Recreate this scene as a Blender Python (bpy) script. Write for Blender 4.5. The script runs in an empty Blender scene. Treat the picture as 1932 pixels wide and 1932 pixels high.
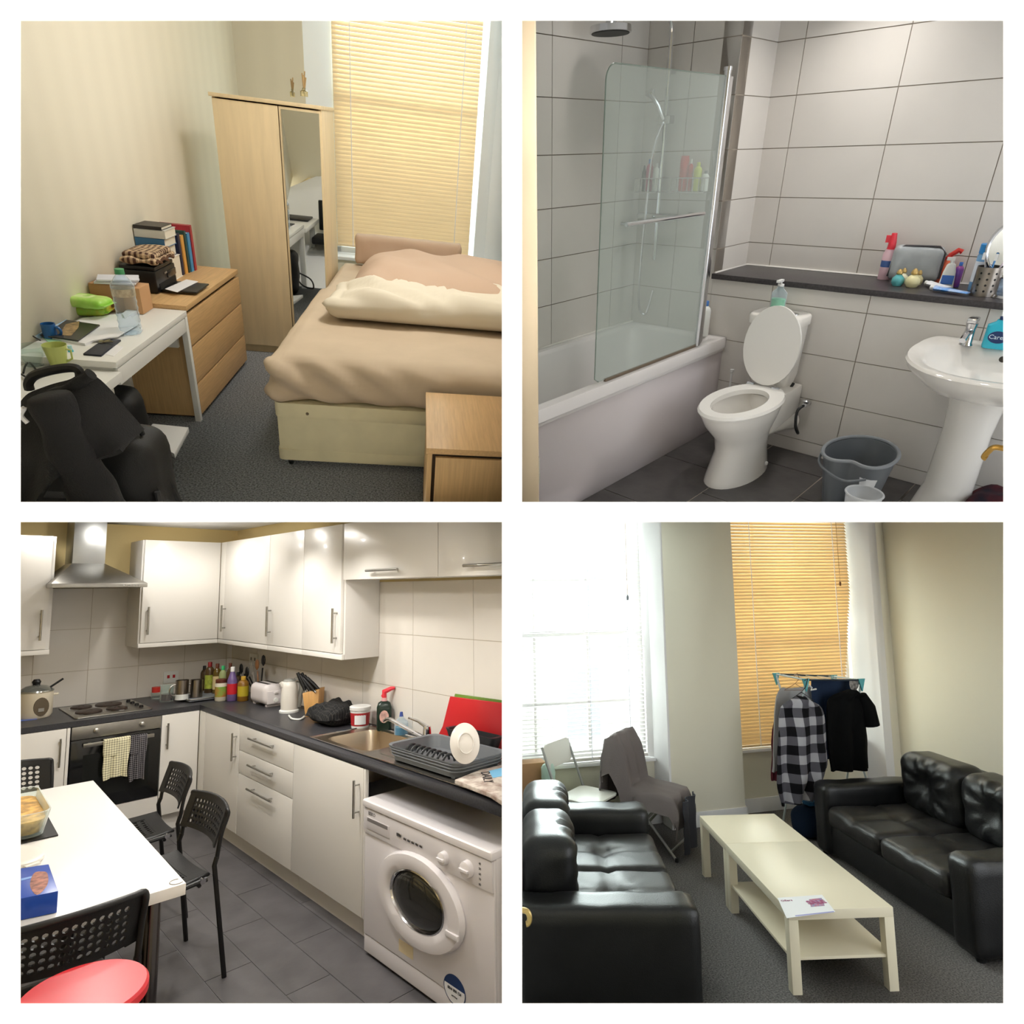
import bpy, bmesh, math, random
from mathutils import Matrix, Vector
random.seed(7)
sc = bpy.context.scene
COL = sc.collection
# ---------------------------------------------------------------- camera, world, exposure
FC = 1200.0                       # focal length in pixels of the 1932 px frame
CAL = {
    'bed': ([[0.98897, -0.08816, 0.11898], [0.14264, 0.78299, -0.60545], [-0.03978, 0.61575, 0.78694]], 1.6509),
    'bath': ([[0.70707, -0.70698, -0.0151], [0.56651, 0.5791, -0.58627], [0.42323, 0.40598, 0.80997]], 1.5420),
    'kit': ([[0.71055, -0.70364, 0.0], [0.70364, 0.71055, 0.0], [0.0, 0.0, 1.0]], 1.6177),
    'liv': ([[0.96971, -0.24428, 0.0], [0.24428, 0.96971, 0.0], [0.0, 0.0, 1.0]], 2.1620),
}
RCB = [[0.99992, 0.00153, -0.01289], [-0.01298, 0.11748, -0.99299], [0.0, 0.99307, 0.11749]]

CAMZ = 2.162                      # camera height above the lower storey's floor
_R = Matrix(RCB)
cam_data = bpy.data.cameras.new('camera')
cam_data.sensor_fit = 'HORIZONTAL'; cam_data.sensor_width = 36.0
cam_data.lens = 36.0 * FC / 1932.0
cam_data.clip_start = 0.05; cam_data.clip_end = 200
cam = bpy.data.objects.new('camera', cam_data); COL.objects.link(cam)
_c = Matrix(((1, 0, 0), (0, -1, 0), (0, 0, -1))) @ _R          # world -> blender camera axes
cam.matrix_world = Matrix.Translation((0, 0, CAMZ)) @ _c.transposed().to_4x4()
sc.camera = cam
sc.view_settings.view_transform = 'Standard'
sc.view_settings.look = 'None'
sc.view_settings.exposure = 0.0
sc.view_settings.gamma = 1.0
sc.view_settings.use_curve_mapping = False
sc.cycles.use_denoising = True
sc.cycles.max_bounces = 10; sc.cycles.diffuse_bounces = 5; sc.cycles.glossy_bounces = 4
sc.cycles.transmission_bounces = 8; sc.cycles.transparent_max_bounces = 12
sc.cycles.caustics_reflective = False; sc.cycles.caustics_refractive = False
sc.cycles.sample_clamp_indirect = 6.0
world = bpy.data.worlds.new('overcast_sky'); sc.world = world; world.use_nodes = True
world.node_tree.nodes['Background'].inputs[0].default_value = (0.93, 0.97, 1.0, 1)
world.node_tree.nodes['Background'].inputs[1].default_value = 2.6

# ---------------------------------------------------------------- rooms
class Room:
    """A room with its own axes (x, y on the floor, z up); M takes room points to the world."""
    def __init__(s, key):
        W, h = CAL[key]
        s.W = Matrix(W); s.h = h; s.A = _R @ s.W; s.eye = Vector((0, 0, h))
        s.M = Matrix.Translation((0, 0, CAMZ)) @ s.W.to_4x4() @ Matrix.Translation((0, 0, -h))
    def ray(s, u, v): return s.A.transposed() @ Vector(((u - 966) / FC, (v - 966) / FC, 1.0))
    def F(s, u, v, z=0.0):
        r = s.ray(u, v); return s.eye + r * ((z - s.h) / r.z)
    def X(s, u, v, x):
        r = s.ray(u, v); return s.eye + r * (x / r.x)
    def Y(s, u, v, y):
        r = s.ray(u, v); return s.eye + r * (y / r.y)
    def D(s, u, v, d): return s.eye + s.ray(u, v) * d
    def px(s, p):
        q = s.A @ (Vector(p) - s.eye); return (q.x / q.z * FC + 966, q.y / q.z * FC + 966)
    def depth(s, p): return (s.A @ (Vector(p) - s.eye)).z
    def H(s, p, v):
        """height z of the point over p that is seen in pixel row v"""
        lo, hi = -0.5, 4.0
        for _ in range(50):
            m = (lo + hi) / 2
            if s.px((p[0], p[1], m))[1] > v: lo = m
            else: hi = m
        return lo
    def wid(s, p, n): return n * s.depth(p) / FC
    def face(s, p):
        """yaw that turns local -y towards the viewer"""
        return math.atan2(p[1], p[0]) - math.pi / 2
    def item(s, u, v, z, vtop, pw):
        """base point, height and radius of an upright thing standing at pixel (u, v) on height z"""
        p = s.F(u, v, z); return p, max(0.01, s.H(p, vtop) - z), s.wid(p, pw) / 2
BED, BATH, KIT, LIV = Room('bed'), Room('bath'), Room('kit'), Room('liv')
CUR = [BED]
# ---------------------------------------------------------------- materials
def lin(c): return tuple(((x / 255) / 12.92 if x / 255 <= 0.04045 else ((x / 255 + 0.055) / 1.055) ** 2.4) for x in c)
_mats = {}
def mat(name, rgb=(200, 200, 200), rough=0.5, metal=0.0, spec=0.5, var=0.0, vscale=8.0, bump=0.0, bscale=60.0, stretch=(1, 1, 1),
        trans=0.0, ior=1.45, coat=0.0, emit=0.0, rgb2=None, alpha=1.0, sheen=0.0, pattern=None, transluc=0.0):
    if name in _mats: return _mats[name]
    m = bpy.data.materials.new(name); m.use_nodes = True; _mats[name] = m
    nt = m.node_tree; N = nt.nodes; L = nt.links
    b = N['Principled BSDF']; I = b.inputs
    c = (*lin(rgb), 1)
    I['Base Color'].default_value = c; I['Roughness'].default_value = rough; I['Metallic'].default_value = metal
    I['Specular IOR Level'].default_value = spec; I['IOR'].default_value = ior
    I['Transmission Weight'].default_value = trans; I['Coat Weight'].default_value = coat; I['Alpha'].default_value = alpha
    I['Coat Roughness'].default_value = 0.08
    if sheen: I['Sheen Weight'].default_value = sheen
    if emit: I['Emission Color'].default_value = c; I['Emission Strength'].default_value = emit
    if var or bump or pattern:
        tc = N.new('ShaderNodeTexCoord'); mp = N.new('ShaderNodeMapping'); L.new(tc.outputs['Object'], mp.inputs[0])
        mp.inputs['Scale'].default_value = stretch
    if var:
        n = N.new('ShaderNodeTexNoise'); n.inputs['Scale'].default_value = vscale; n.inputs['Detail'].default_value = 5
        L.new(mp.outputs[0], n.inputs['Vector'])
        r = N.new('ShaderNodeValToRGB'); L.new(n.outputs['Fac'], r.inputs[0])
        d = lin(rgb2) if rgb2 else tuple(x * (1 - var) for x in c[:3])
        u = c[:3] if rgb2 else tuple(min(1, x * (1 + var)) for x in c[:3])
        r.color_ramp.elements[0].color = (*d, 1); r.color_ramp.elements[1].color = (*u, 1)
        r.color_ramp.elements[0].position = 0.32; r.color_ramp.elements[1].position = 0.68
        L.new(r.outputs[0], I['Base Color'])
    if pattern: pattern(nt, mp, b)
    if bump:
        n2 = N.new('ShaderNodeTexNoise'); n2.inputs['Scale'].default_value = bscale; n2.inputs['Detail'].default_value = 3
        L.new(mp.outputs[0], n2.inputs['Vector'])
        bp = N.new('ShaderNodeBump'); bp.inputs['Strength'].default_value = bump; bp.inputs['Distance'].default_value = 0.01
        L.new(n2.outputs['Fac'], bp.inputs['Height']); L.new(bp.outputs[0], I['Normal'])
    if transluc:
        t = N.new('ShaderNodeBsdfTranslucent'); t.inputs[0].default_value = c
        mx = N.new('ShaderNodeMixShader'); mx.inputs[0].default_value = transluc
        L.new(b.outputs[0], mx.inputs[1]); L.new(t.outputs[0], mx.inputs[2]); L.new(mx.outputs[0], N['Material Output'].inputs[0])
    return m
def check_pattern(s1, s2, ca, cb, axes=(0, 2), lo=0.0):
    """woven check: two sets of stripes multiplied"""
    def f(nt, mp, b):
        N, L = nt.nodes, nt.links
        sep = N.new('ShaderNodeSeparateXYZ'); L.new(mp.outputs[0], sep.inputs[0])
        outs = []
        for k, s in zip(axes, (s1, s2)):
            m1 = N.new('ShaderNodeMath'); m1.operation = 'MULTIPLY'; m1.inputs[1].default_value = s; L.new(sep.outputs[k], m1.inputs[0])
            m2 = N.new('ShaderNodeMath'); m2.operation = 'FRACT'; L.new(m1.outputs[0], m2.inputs[0])
            m3 = N.new('ShaderNodeMath'); m3.operation = 'GREATER_THAN'; m3.inputs[1].default_value = 0.5 + lo; L.new(m2.outputs[0], m3.inputs[0])
            outs.append(m3)
        ad = N.new('ShaderNodeMath'); ad.operation = 'ADD'; L.new(outs[0].outputs[0], ad.inputs[0]); L.new(outs[1].outputs[0], ad.inputs[1])
        hv = N.new('ShaderNodeMath'); hv.operation = 'MULTIPLY'; hv.inputs[1].default_value = 0.5; L.new(ad.outputs[0], hv.inputs[0])
        mx = N.new('ShaderNodeMix'); mx.data_type = 'RGBA'; L.new(hv.outputs[0], mx.inputs[0])
        mx.inputs[6].default_value = (*lin(ca), 1); mx.inputs[7].default_value = (*lin(cb), 1)
        L.new(mx.outputs[2], b.inputs['Base Color'])
    return f
# ---------------------------------------------------------------- mesh builder
class MB:
    def __init__(s): s.v = []; s.f = []; s.mi = []; s.cur = 0
    def add(s, vs, fs):
        o = len(s.v); s.v += [tuple(p) for p in vs]
        for f in fs: s.f.append(tuple(i + o for i in f)); s.mi.append(s.cur)
        return s
    def box(s, x0, x1, y0, y1, z0, z1):
        if x0 > x1: x0, x1 = x1, x0
        if y0 > y1: y0, y1 = y1, y0
        if z0 > z1: z0, z1 = z1, z0
        return s.add([(x0, y0, z0), (x1, y0, z0), (x1, y1, z0), (x0, y1, z0), (x0, y0, z1), (x1, y0, z1), (x1, y1, z1), (x0, y1, z1)],
                     [(3, 2, 1, 0), (4, 5, 6, 7), (0, 1, 5, 4), (1, 2, 6, 5), (2, 3, 7, 6), (3, 0, 4, 7)])
    def rings(s, rings, cap0=True, cap1=True, closed=True):
        """loft through rings of equal point count"""
        o = len(s.v); n = len(rings[0])
        for r in rings: s.v += [tuple(p) for p in r]
        m = n if closed else n - 1
        for k in range(len(rings) - 1):
            for i in range(m):
                a, b = o + k * n + i, o + k * n + (i + 1) % n
                s.f.append((a, b, b + n, a + n)); s.mi.append(s.cur)
        if cap0: s.f.append(tuple(o + i for i in reversed(range(n)))); s.mi.append(s.cur)
        if cap1: s.f.append(tuple(o + (len(rings) - 1) * n + i for i in range(n))); s.mi.append(s.cur)
        return s
    def lathe(s, prof, c=(0, 0, 0), n=20, sx=1.0, sy=1.0, cap0=True, cap1=True):
        rs = [[(c[0] + r * sx * math.cos(2 * math.pi * i / n), c[1] + r * sy * math.sin(2 * math.pi * i / n), c[2] + z) for i in range(n)] for r, z in prof]
        return s.rings(rs, cap0, cap1)
    def tube(s, path, r, n=8, caps=True, closed=False):
        P = [Vector(p) for p in path]; R = r if isinstance(r, (list, tuple)) else [r] * len(P)
        rings = []; up = None
        for i, p in enumerate(P):
            if closed: t = P[(i + 1) % len(P)] - P[i - 1]
            else: t = P[min(i + 1, len(P) - 1)] - P[max(i - 1, 0)]
            t = t.normalized() if t.length > 1e-9 else Vector((0, 0, 1))
            if up is None: up = Vector((0, 0, 1)) if abs(t.z) < 0.9 else Vector((1, 0, 0))
            a = t.cross(up)
            if a.length < 1e-6: a = t.orthogonal()
            a.normalize(); b = a.cross(t).normalized(); up = b
            rings.append([p + (a * math.cos(2 * math.pi * k / n) + b * math.sin(2 * math.pi * k / n)) * R[i] for k in range(n)])
        if closed: rings.append(rings[0])
        return s.rings(rings, caps and not closed, caps and not closed)
    def prism(s, poly, d, z0=0.0):
        """polygon in x-y extruded z0..z0+d"""
        n = len(poly)
        return s.rings([[(x, y, z0) for x, y in poly], [(x, y, z0 + d) for x, y in poly]])
    def grid(s, fn, nu, nv, thick=0.0):
        """surface fn(a, b), a, b in 0..1; thick closes it into a sheet along fn's normal"""
        P = [[Vector(fn(i / nu, j / nv)) for i in range(nu + 1)] for j in range(nv + 1)]
        o = len(s.v); w = nu + 1
        for row in P: s.v += [tuple(p) for p in row]
        for j in range(nv):
            for i in range(nu):
                a = o + j * w + i; s.f.append((a, a + 1, a + w + 1, a + w)); s.mi.append(s.cur)
        if thick:
            o2 = len(s.v)
            for j in range(nv + 1):
                for i in range(w):
                    du = P[j][min(i + 1, nu)] - P[j][max(i - 1, 0)]; dv = P[min(j + 1, nv)][i] - P[max(j - 1, 0)][i]
                    nn = du.cross(dv); nn = nn.normalized() if nn.length > 1e-12 else Vector((0, 0, 1))
                    s.v.append(tuple(P[j][i] - nn * thick))
            for j in range(nv):
                for i in range(nu):
                    a = o2 + j * w + i; s.f.append((a + w, a + w + 1, a + 1, a)); s.mi.append(s.cur)
            edge = [(0, i) for i in range(nu)] + [(j, nu) for j in range(nv)] + [(nv, i) for i in range(nu, 0, -1)] + [(j, 0) for j in range(nv, 0, -1)]
            for k in range(len(edge)):
                (j0, i0), (j1, i1) = edge[k], edge[(k + 1) % len(edge)]
                s.f.append((o + j1 * w + i1, o + j0 * w + i0, o2 + j0 * w + i0, o2 + j1 * w + i1)); s.mi.append(s.cur)
        return s
    def tf(s, m, k=0):
        """transform the vertices from index k on"""
        s.v[k:] = [tuple(m @ Vector(p)) for p in s.v[k:]]; return s
def rrect(w, d, r, n=5, cx=0.0, cy=0.0):
    """rounded rectangle outline"""
    r = min(r, w / 2 - 1e-4, d / 2 - 1e-4); out = []
    for k, (sx, sy) in enumerate(((1, 1), (-1, 1), (-1, -1), (1, -1))):
        for i in range(n + 1):
            a = math.pi / 2 * (k + i / n)
            out.append((cx + sx * (w / 2 - r) + r * math.cos(a), cy + sy * (d / 2 - r) + r * math.sin(a)))
    return out
def arc(c, r, a0, a1, n=8, plane='xz'):
    out = []
    for i in range(n + 1):
        a = math.radians(a0 + (a1 - a0) * i / n); x, y = r * math.cos(a), r * math.sin(a)
        out.append({'xz': (c[0] + x, c[1], c[2] + y), 'yz': (c[0], c[1] + x, c[2] + y), 'xy': (c[0] + x, c[1] + y, c[2])}[plane])
    return out
def smooth_path(P, k=6):
    """Catmull-Rom through P"""
    P = [Vector(p) for p in P]; out = []
    for i in range(len(P) - 1):
        a, b, c, d = P[max(i - 1, 0)], P[i], P[i + 1], P[min(i + 2, len(P) - 1)]
        for j in range(k):
            t = j / k
            out.append(0.5 * ((2 * b) + (c - a) * t + (2 * a - 5 * b + 4 * c - d) * t * t + (3 * b - a - 3 * c + d) * t ** 3))
    out.append(P[-1]); return out
def nz(x, y, z=0.0):
    from mathutils import noise
    return noise.noise((x, y, z))
# ---------------------------------------------------------------- objects
ALL = []
def mesh_of(name, mb, bevel=0.0, seg=2, smooth=35):
    me = bpy.data.meshes.new(name); me.from_pydata(mb.v, [], mb.f)
    if any(mb.mi): me.polygons.foreach_set('material_index', mb.mi)
    bm = bmesh.new(); bm.from_mesh(me)
    bmesh.ops.recalc_face_normals(bm, faces=bm.faces)
    if bevel:
        ed = [e for e in bm.edges if len(e.link_faces) == 2 and e.calc_face_angle(0) > 0.6]
        bmesh.ops.bevel(bm, geom=ed, offset=bevel, segments=seg, profile=0.6, affect='EDGES', clamp_overlap=True)
    bm.to_mesh(me); bm.free()
    if smooth:
        me.polygons.foreach_set('use_smooth', [True] * len(me.polygons)); me.set_sharp_from_angle(angle=math.radians(smooth))
    me.update(); return me
def tag(o, label=None, cat=None, group=None, kind=None):
    if label: o['label'] = label
    if cat: o['category'] = cat
    if group: o['group'] = group
    if kind: o['kind'] = kind
    return o
def base(p, yaw=0.0): return CUR[0].M @ Matrix.Translation(Vector(p)) @ Matrix.Rotation(yaw, 4, 'Z')
def thing(name, label, cat, p=(0, 0, 0), yaw=0.0, group=None, tilt=None):
    o = bpy.data.objects.new(name, None); COL.objects.link(o); o.empty_display_size = 0.05
    o.matrix_world = base(p, yaw) @ (tilt or Matrix()); o['_room'] = CUR[0] is not None and [BED, BATH, KIT, LIV].index(CUR[0]); tag(o, label, cat, group); ALL.append(o); return o
def link(name, me, m, parent=None):
    o = bpy.data.objects.new(name, me); COL.objects.link(o)
    if not me.materials:
        for x in (m if isinstance(m, (list, tuple)) else [m]): me.materials.append(x)
    if parent is not None: o.parent = parent
    o['_room'] = [BED, BATH, KIT, LIV].index(CUR[0]); ALL.append(o); return o
def part(name, mb, m, parent, bevel=0.0, seg=2, smooth=35, label=None):
    """one mesh under its thing, in the thing's own coordinates"""
    o = link(name, mesh_of(name, mb, bevel, seg, smooth), m, parent)
    if label: o['label'] = label
    return o
def solo(name, label, cat, mb, m, p=(0, 0, 0), yaw=0.0, group=None, bevel=0.0, seg=2, smooth=35, tilt=None):
    """a thing that is one mesh"""
    o = link(name, mesh_of(name, mb, bevel, seg, smooth), m); o.matrix_world = base(p, yaw) @ (tilt or Matrix()); tag(o, label, cat, group); return o
def struct(name, mb, m, bevel=0.0, smooth=35):
    o = link(name, mesh_of(name, mb, bevel, 2, smooth), m); o.matrix_world = CUR[0].M.copy(); o['kind'] = 'structure'; return o
def dup(root, p, yaw=0.0, label=None, group=None):
    c = root.copy(); COL.objects.link(c); ALL.append(c); c.matrix_world = base(p, yaw)
    if label: c['label'] = label
    if group: c['group'] = group
    for ch in root.children:
        d = ch.copy(); COL.objects.link(d); d.parent = c; ALL.append(d)
        for g in ch.children:
            e = g.copy(); COL.objects.link(e); e.parent = d; ALL.append(e)
    return c
def area(name, p, target, size, power, color=(1, 1, 1), sizey=None, spread=180, room=None):
    l = bpy.data.lights.new(name, 'AREA'); l.energy = power; l.color = color; l.size = size
    if sizey: l.shape = 'RECTANGLE'; l.size_y = sizey
    else: l.shape = 'DISK'
    l.spread = math.radians(spread)
    o = bpy.data.objects.new(name, l); COL.objects.link(o)
    R = CUR[0]; a = R.M @ Vector(p); b = R.M @ Vector(target)
    o.matrix_world = Matrix.Translation(a) @ (b - a).to_track_quat('-Z', 'Y').to_matrix().to_4x4(); return o
def spot(name, p, target, power, angle, blend=0.5, color=(1, 1, 1), r=0.03):
    l = bpy.data.lights.new(name, 'SPOT'); l.energy = power; l.color = color; l.spot_size = math.radians(angle); l.spot_blend = blend; l.shadow_soft_size = r
    o = bpy.data.objects.new(name, l); COL.objects.link(o)
    R = CUR[0]; a = R.M @ Vector(p); b = R.M @ Vector(target)
    o.matrix_world = Matrix.Translation(a) @ (b - a).to_track_quat('-Z', 'Y').to_matrix().to_4x4(); return o
def text(name, s, size, m, parent, loc, rot=(0, 0, 0), bold=0.0, align='CENTER', sx=1.0):
    """flat lettering on a surface of its thing; rot in degrees"""
    c = bpy.data.curves.new(name, 'FONT'); c.body = s; c.size = size; c.align_x = align; c.align_y = 'CENTER'; c.extrude = 0.0004; c.offset = bold; c.resolution_u = 2
    t = bpy.data.objects.new(name, c); COL.objects.link(t)
    me = bpy.data.meshes.new_from_object(t.evaluated_get(bpy.context.evaluated_depsgraph_get()))
    bpy.data.objects.remove(t); bpy.data.curves.remove(c)
    me.transform(Matrix.Translation(loc) @ Matrix.Rotation(math.radians(rot[2]), 4, 'Z') @ Matrix.Rotation(math.radians(rot[1]), 4, 'Y') @ Matrix.Rotation(math.radians(rot[0]), 4, 'X') @ Matrix.Diagonal((sx, 1, 1, 1)))
    me.name = name; me.materials.clear(); return link(name, me, m, parent)

WHITE = mat('white_paint', (238, 238, 236), 0.6)
CHROME = mat('chrome', (215, 215, 218), 0.12, 1.0)
STEEL = mat('brushed_steel', (168, 166, 160), 0.32, 1.0, var=0.08, vscale=30, stretch=(1, 1, 20))
BLACK = mat('black_plastic', (16, 16, 17), 0.45)
GREY = mat('grey_plastic', (92, 96, 100), 0.5)
BRASS = mat('brass', (190, 150, 80), 0.25, 1.0)
def thin_glass(name, tint=(255, 255, 255), body=0.12, rough=0.03):
    """thin clear pane or shell: straight-through light plus a sheen"""
    if name in _mats: return _mats[name]
    m = bpy.data.materials.new(name); m.use_nodes = True; _mats[name] = m; nt = m.node_tree; N, L = nt.nodes, nt.links
    b = N['Principled BSDF']; b.inputs['Base Color'].default_value = (*lin(tint), 1); b.inputs['Roughness'].default_value = rough; b.inputs['Specular IOR Level'].default_value = .8
    t = N.new('ShaderNodeBsdfTransparent'); t.inputs[0].default_value = (*lin(tint), 1)
    lw = N.new('ShaderNodeLayerWeight'); f = N.new('ShaderNodeMath'); f.operation = 'POWER'; f.inputs[1].default_value = 3.0; L.new(lw.outputs['Facing'], f.inputs[0])
    a = N.new('ShaderNodeMath'); a.operation = 'ADD'; a.use_clamp = True; a.inputs[1].default_value = body; L.new(f.outputs[0], a.inputs[0])
    x = N.new('ShaderNodeMixShader'); L.new(a.outputs[0], x.inputs[0]); L.new(t.outputs[0], x.inputs[1]); L.new(b.outputs[0], x.inputs[2]); L.new(x.outputs[0], N['Material Output'].inputs[0]); return m
PET = thin_glass('clear_plastic', (236, 244, 250), .10)
GLASS = thin_glass('thin_glass', (244, 250, 248), .07)
CLEAR = mat('clear_glass', (250, 252, 252), 0.02, trans=1.0, ior=1.3)
PAPER = mat('white_paper', (232, 232, 234), 0.7)
# ---------------------------------------------------------------- the white dividing walls between the four rooms
def cam_pt(u, v, d): return Vector((0, 0, CAMZ)) + (_R.transposed() @ Vector(((u - 966) / FC, (v - 966) / FC, 1.0))) * d
def world_struct(name, mb, m):
    o = link(name, mesh_of(name, mb, 0, 2, 0), m); o['kind'] = 'structure'; o['_room'] = -1; return o
PLASTER = mat('white_plaster', (245, 245, 244), 0.85)
def front_wall():
    us = [-1800, 39, 947, 985, 1893, 3732]; ub = [-1700, 33, 954, 978, 1899, 3632]
    mb = MB(); d0, d1 = 0.98, 1.05; n = 6
    mb.v = [tuple(cam_pt(us[i], us[j], d0)) for j in range(n) for i in range(n)] + [tuple(cam_pt(ub[i], ub[j], d1)) for j in range(n) for i in range(n)]
    hole = lambda i, j: i in (1, 3) and j in (1, 3)
    for j in range(5):
        for i in range(5):
            q = [j * n + i, j * n + i + 1, (j + 1) * n + i + 1, (j + 1) * n + i]
            if hole(i, j):
                for k in range(4):
                    a, b = q[k], q[(k + 1) % 4]; mb.f.append((a, b, b + 36, a + 36)); mb.mi.append(0)
            else:
                mb.f.append(tuple(q)); mb.mi.append(0); mb.f.append(tuple(x + 36 for x in reversed(q))); mb.mi.append(1)
    for k in range(5):
        for a, b in ((k, k + 1), (30 + k, 31 + k), (k * n, k * n + n), (k * n + 5, k * n + 11)):
            mb.f.append((a, b, b + 36, a + 36)); mb.mi.append(0)
    world_struct('wall_front', mb, [PLASTER, mat('cream_inner_paint', (228, 220, 194), .8)])
front_wall()
def wedge(a0, a1, b0, b1, d0, d1):
    """solid between two sight planes, from depth d0 to d1"""
    mb = MB(); mb.add([cam_pt(u, v, d) for d in (d0, d1) for u, v in ((a0, b0), (a1, b0), (a1, b1), (a0, b1))],
                      [(3, 2, 1, 0), (4, 5, 6, 7), (0, 1, 5, 4), (1, 2, 6, 5), (2, 3, 7, 6), (3, 0, 4, 7)]); return mb
world_struct('wall_middle', wedge(957, 975, -700, 2700, 1.04, 9.5), PLASTER)
world_struct('floor_upper', wedge(-900, 2900, 957, 975, 1.04, 9.5), PLASTER)
# added unseen enclosure behind the eye: shuts out sky light, tints the mirror
def added_enclosure():
    ENCL = mat('added_enclosure_cream', (228, 224, 214), .8); q = lambda x, y, z: Vector((0, 0, CAMZ)) + _R.transposed() @ Vector((x, y, z)); s = 2.2; b = -2.6
    for nm, (x0, x1, y0, y1, z0, z1) in (('wall_added_back', (-s, s, -s, s, b - .1, b)), ('wall_added_left', (-s - .1, -s, -s, s, b, 1.04)), ('wall_added_right', (s, s + .1, -s, s, b, 1.04)), ('floor_added', (-s, s, s, s + .1, b, 1.04)), ('ceiling_added', (-s, s, -s - .1, -s, b, 1.04))):
        mb = MB().box(x0, x1, y0, y1, z0, z1); mb.v = [tuple(q(*p)) for p in mb.v]; world_struct(nm, mb, ENCL)
    for k, (x, y, sx, sy) in enumerate(((-1.75, 0, .12, 2.6), (1.75, 0, .12, 2.6), (0, -1.75, 2.6, .12), (0, 1.75, 2.6, .12))):
        l = bpy.data.lights.new('added_wall_light', 'AREA'); l.shape = 'RECTANGLE'; l.size, l.size_y = sx, sy; l.energy = 60; l.color = (1, 1, 1)  # added lamps, out of view, that whiten the front wall from its edges
        o = bpy.data.objects.new('added_wall_light', l); COL.objects.link(o); a = q(x, y, .42); t = q(x * .25, y * .25, .98)
        X = _R.transposed() @ Vector((1, 0, 0)); d = (t - a).normalized(); Z = -d; Y = Z.cross(X) if sx > sy else None
        if Y is not None: X2, Y2 = X, Y.normalized()
        else: Y2 = _R.transposed() @ Vector((0, -1, 0)); X2 = Y2.cross(Z).normalized()
        X2 = Y2.cross(Z).normalized()
        o.matrix_world = Matrix((( X2.x, Y2.x, Z.x, a.x), (X2.y, Y2.y, Z.y, a.y), (X2.z, Y2.z, Z.z, a.z), (0, 0, 0, 1)))
added_enclosure()
# ---------------------------------------------------------------- shared soft shapes
def soft(x0, x1, y0, y1, z0, z1, r, n=(8, 8, 4), disp=None, mb=None):
    """rounded, subdivided box; disp(p, normal) -> offset along the normal"""
    mb = mb or MB(); idx = {}; lo = Vector((x0, y0, z0)); hi = Vector((x1, y1, z1)); c = (lo + hi) / 2
    rr = [min(r, (hi[k] - lo[k]) / 2) for k in range(3)]
    def vid(i, j, k):
        if (i, j, k) in idx: return idx[(i, j, k)]
        t = (i / n[0], j / n[1], k / n[2]); p = []
        for a in range(3):
            s = t[a]; e = rr[a] / max(1e-6, hi[a] - lo[a])
            # spend more divisions on the rounded ends
            s = 0.5 - 0.5 * math.copysign(abs(1 - 2 * s) ** 0.8, 1 - 2 * s)
            p.append(lo[a] + (hi[a] - lo[a]) * s)
        p = Vector(p); inner = Vector([min(max(p[a], lo[a] + rr[a]), hi[a] - rr[a]) for a in range(3)])
        d = p - inner
        nn = Vector([d[a] / max(rr[a], 1e-6) for a in range(3)])
        if nn.length > 1e-6:
            nn.normalize(); p = inner + Vector([nn[a] * rr[a] for a in range(3)])
        else: nn = (p - c).normalized()
        if disp: p = p + nn * disp(p, nn)
        idx[(i, j, k)] = len(mb.v); mb.v.append(tuple(p)); return idx[(i, j, k)]
    def quad(*q): mb.f.append(tuple(vid(*a) for a in q)); mb.mi.append(mb.cur)
    N = n
    for i in range(N[0]):
        for j in range(N[1]):
            quad((i, j + 1, 0), (i + 1, j + 1, 0), (i + 1, j, 0), (i, j, 0)); quad((i, j, N[2]), (i + 1, j, N[2]), (i + 1, j + 1, N[2]), (i, j + 1, N[2]))
        for k in range(N[2]):
            quad((i, 0, k), (i + 1, 0, k), (i + 1, 0, k + 1), (i, 0, k + 1)); quad((i, N[1], k + 1), (i + 1, N[1], k + 1), (i + 1, N[1], k), (i, N[1], k))
    for j in range(N[1]):
        for k in range(N[2]):
            quad((0, j, k + 1), (0, j + 1, k + 1), (0, j + 1, k), (0, j, k)); quad((N[0], j, k), (N[0], j + 1, k), (N[0], j + 1, k + 1), (N[0], j, k + 1))
    return mb
def flat(name, label, cat, corners, z, t, m, group=None, bevel=0.0, lift=0.0):
    """thin slab whose top corners are seen at the given pixels on height z + t"""
    R = CUR[0]; P = [R.F(u, v, z + t) for u, v in corners]
    if R is BED:
        for p in P: p.x = max(p.x, -1.738)
    c = sum(P, Vector()) / len(P)
    a = P[1] - P[0]; yaw = math.atan2(a.y, a.x); rot = Matrix.Rotation(-yaw, 2)
    poly = [tuple(rot @ Vector((p.x - c.x, p.y - c.y))) for p in P]
    if sum(poly[i][0] * poly[(i + 1) % len(poly)][1] - poly[(i + 1) % len(poly)][0] * poly[i][1] for i in range(len(poly))) < 0: poly.reverse()
    mb = MB().prism(poly, t); return solo(name, label, cat, mb, m, (c.x, c.y, z + lift), yaw, group, bevel)
def quadpts(corners, z):
    return [CUR[0].F(u, v, z) for u, v in corners]
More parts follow.
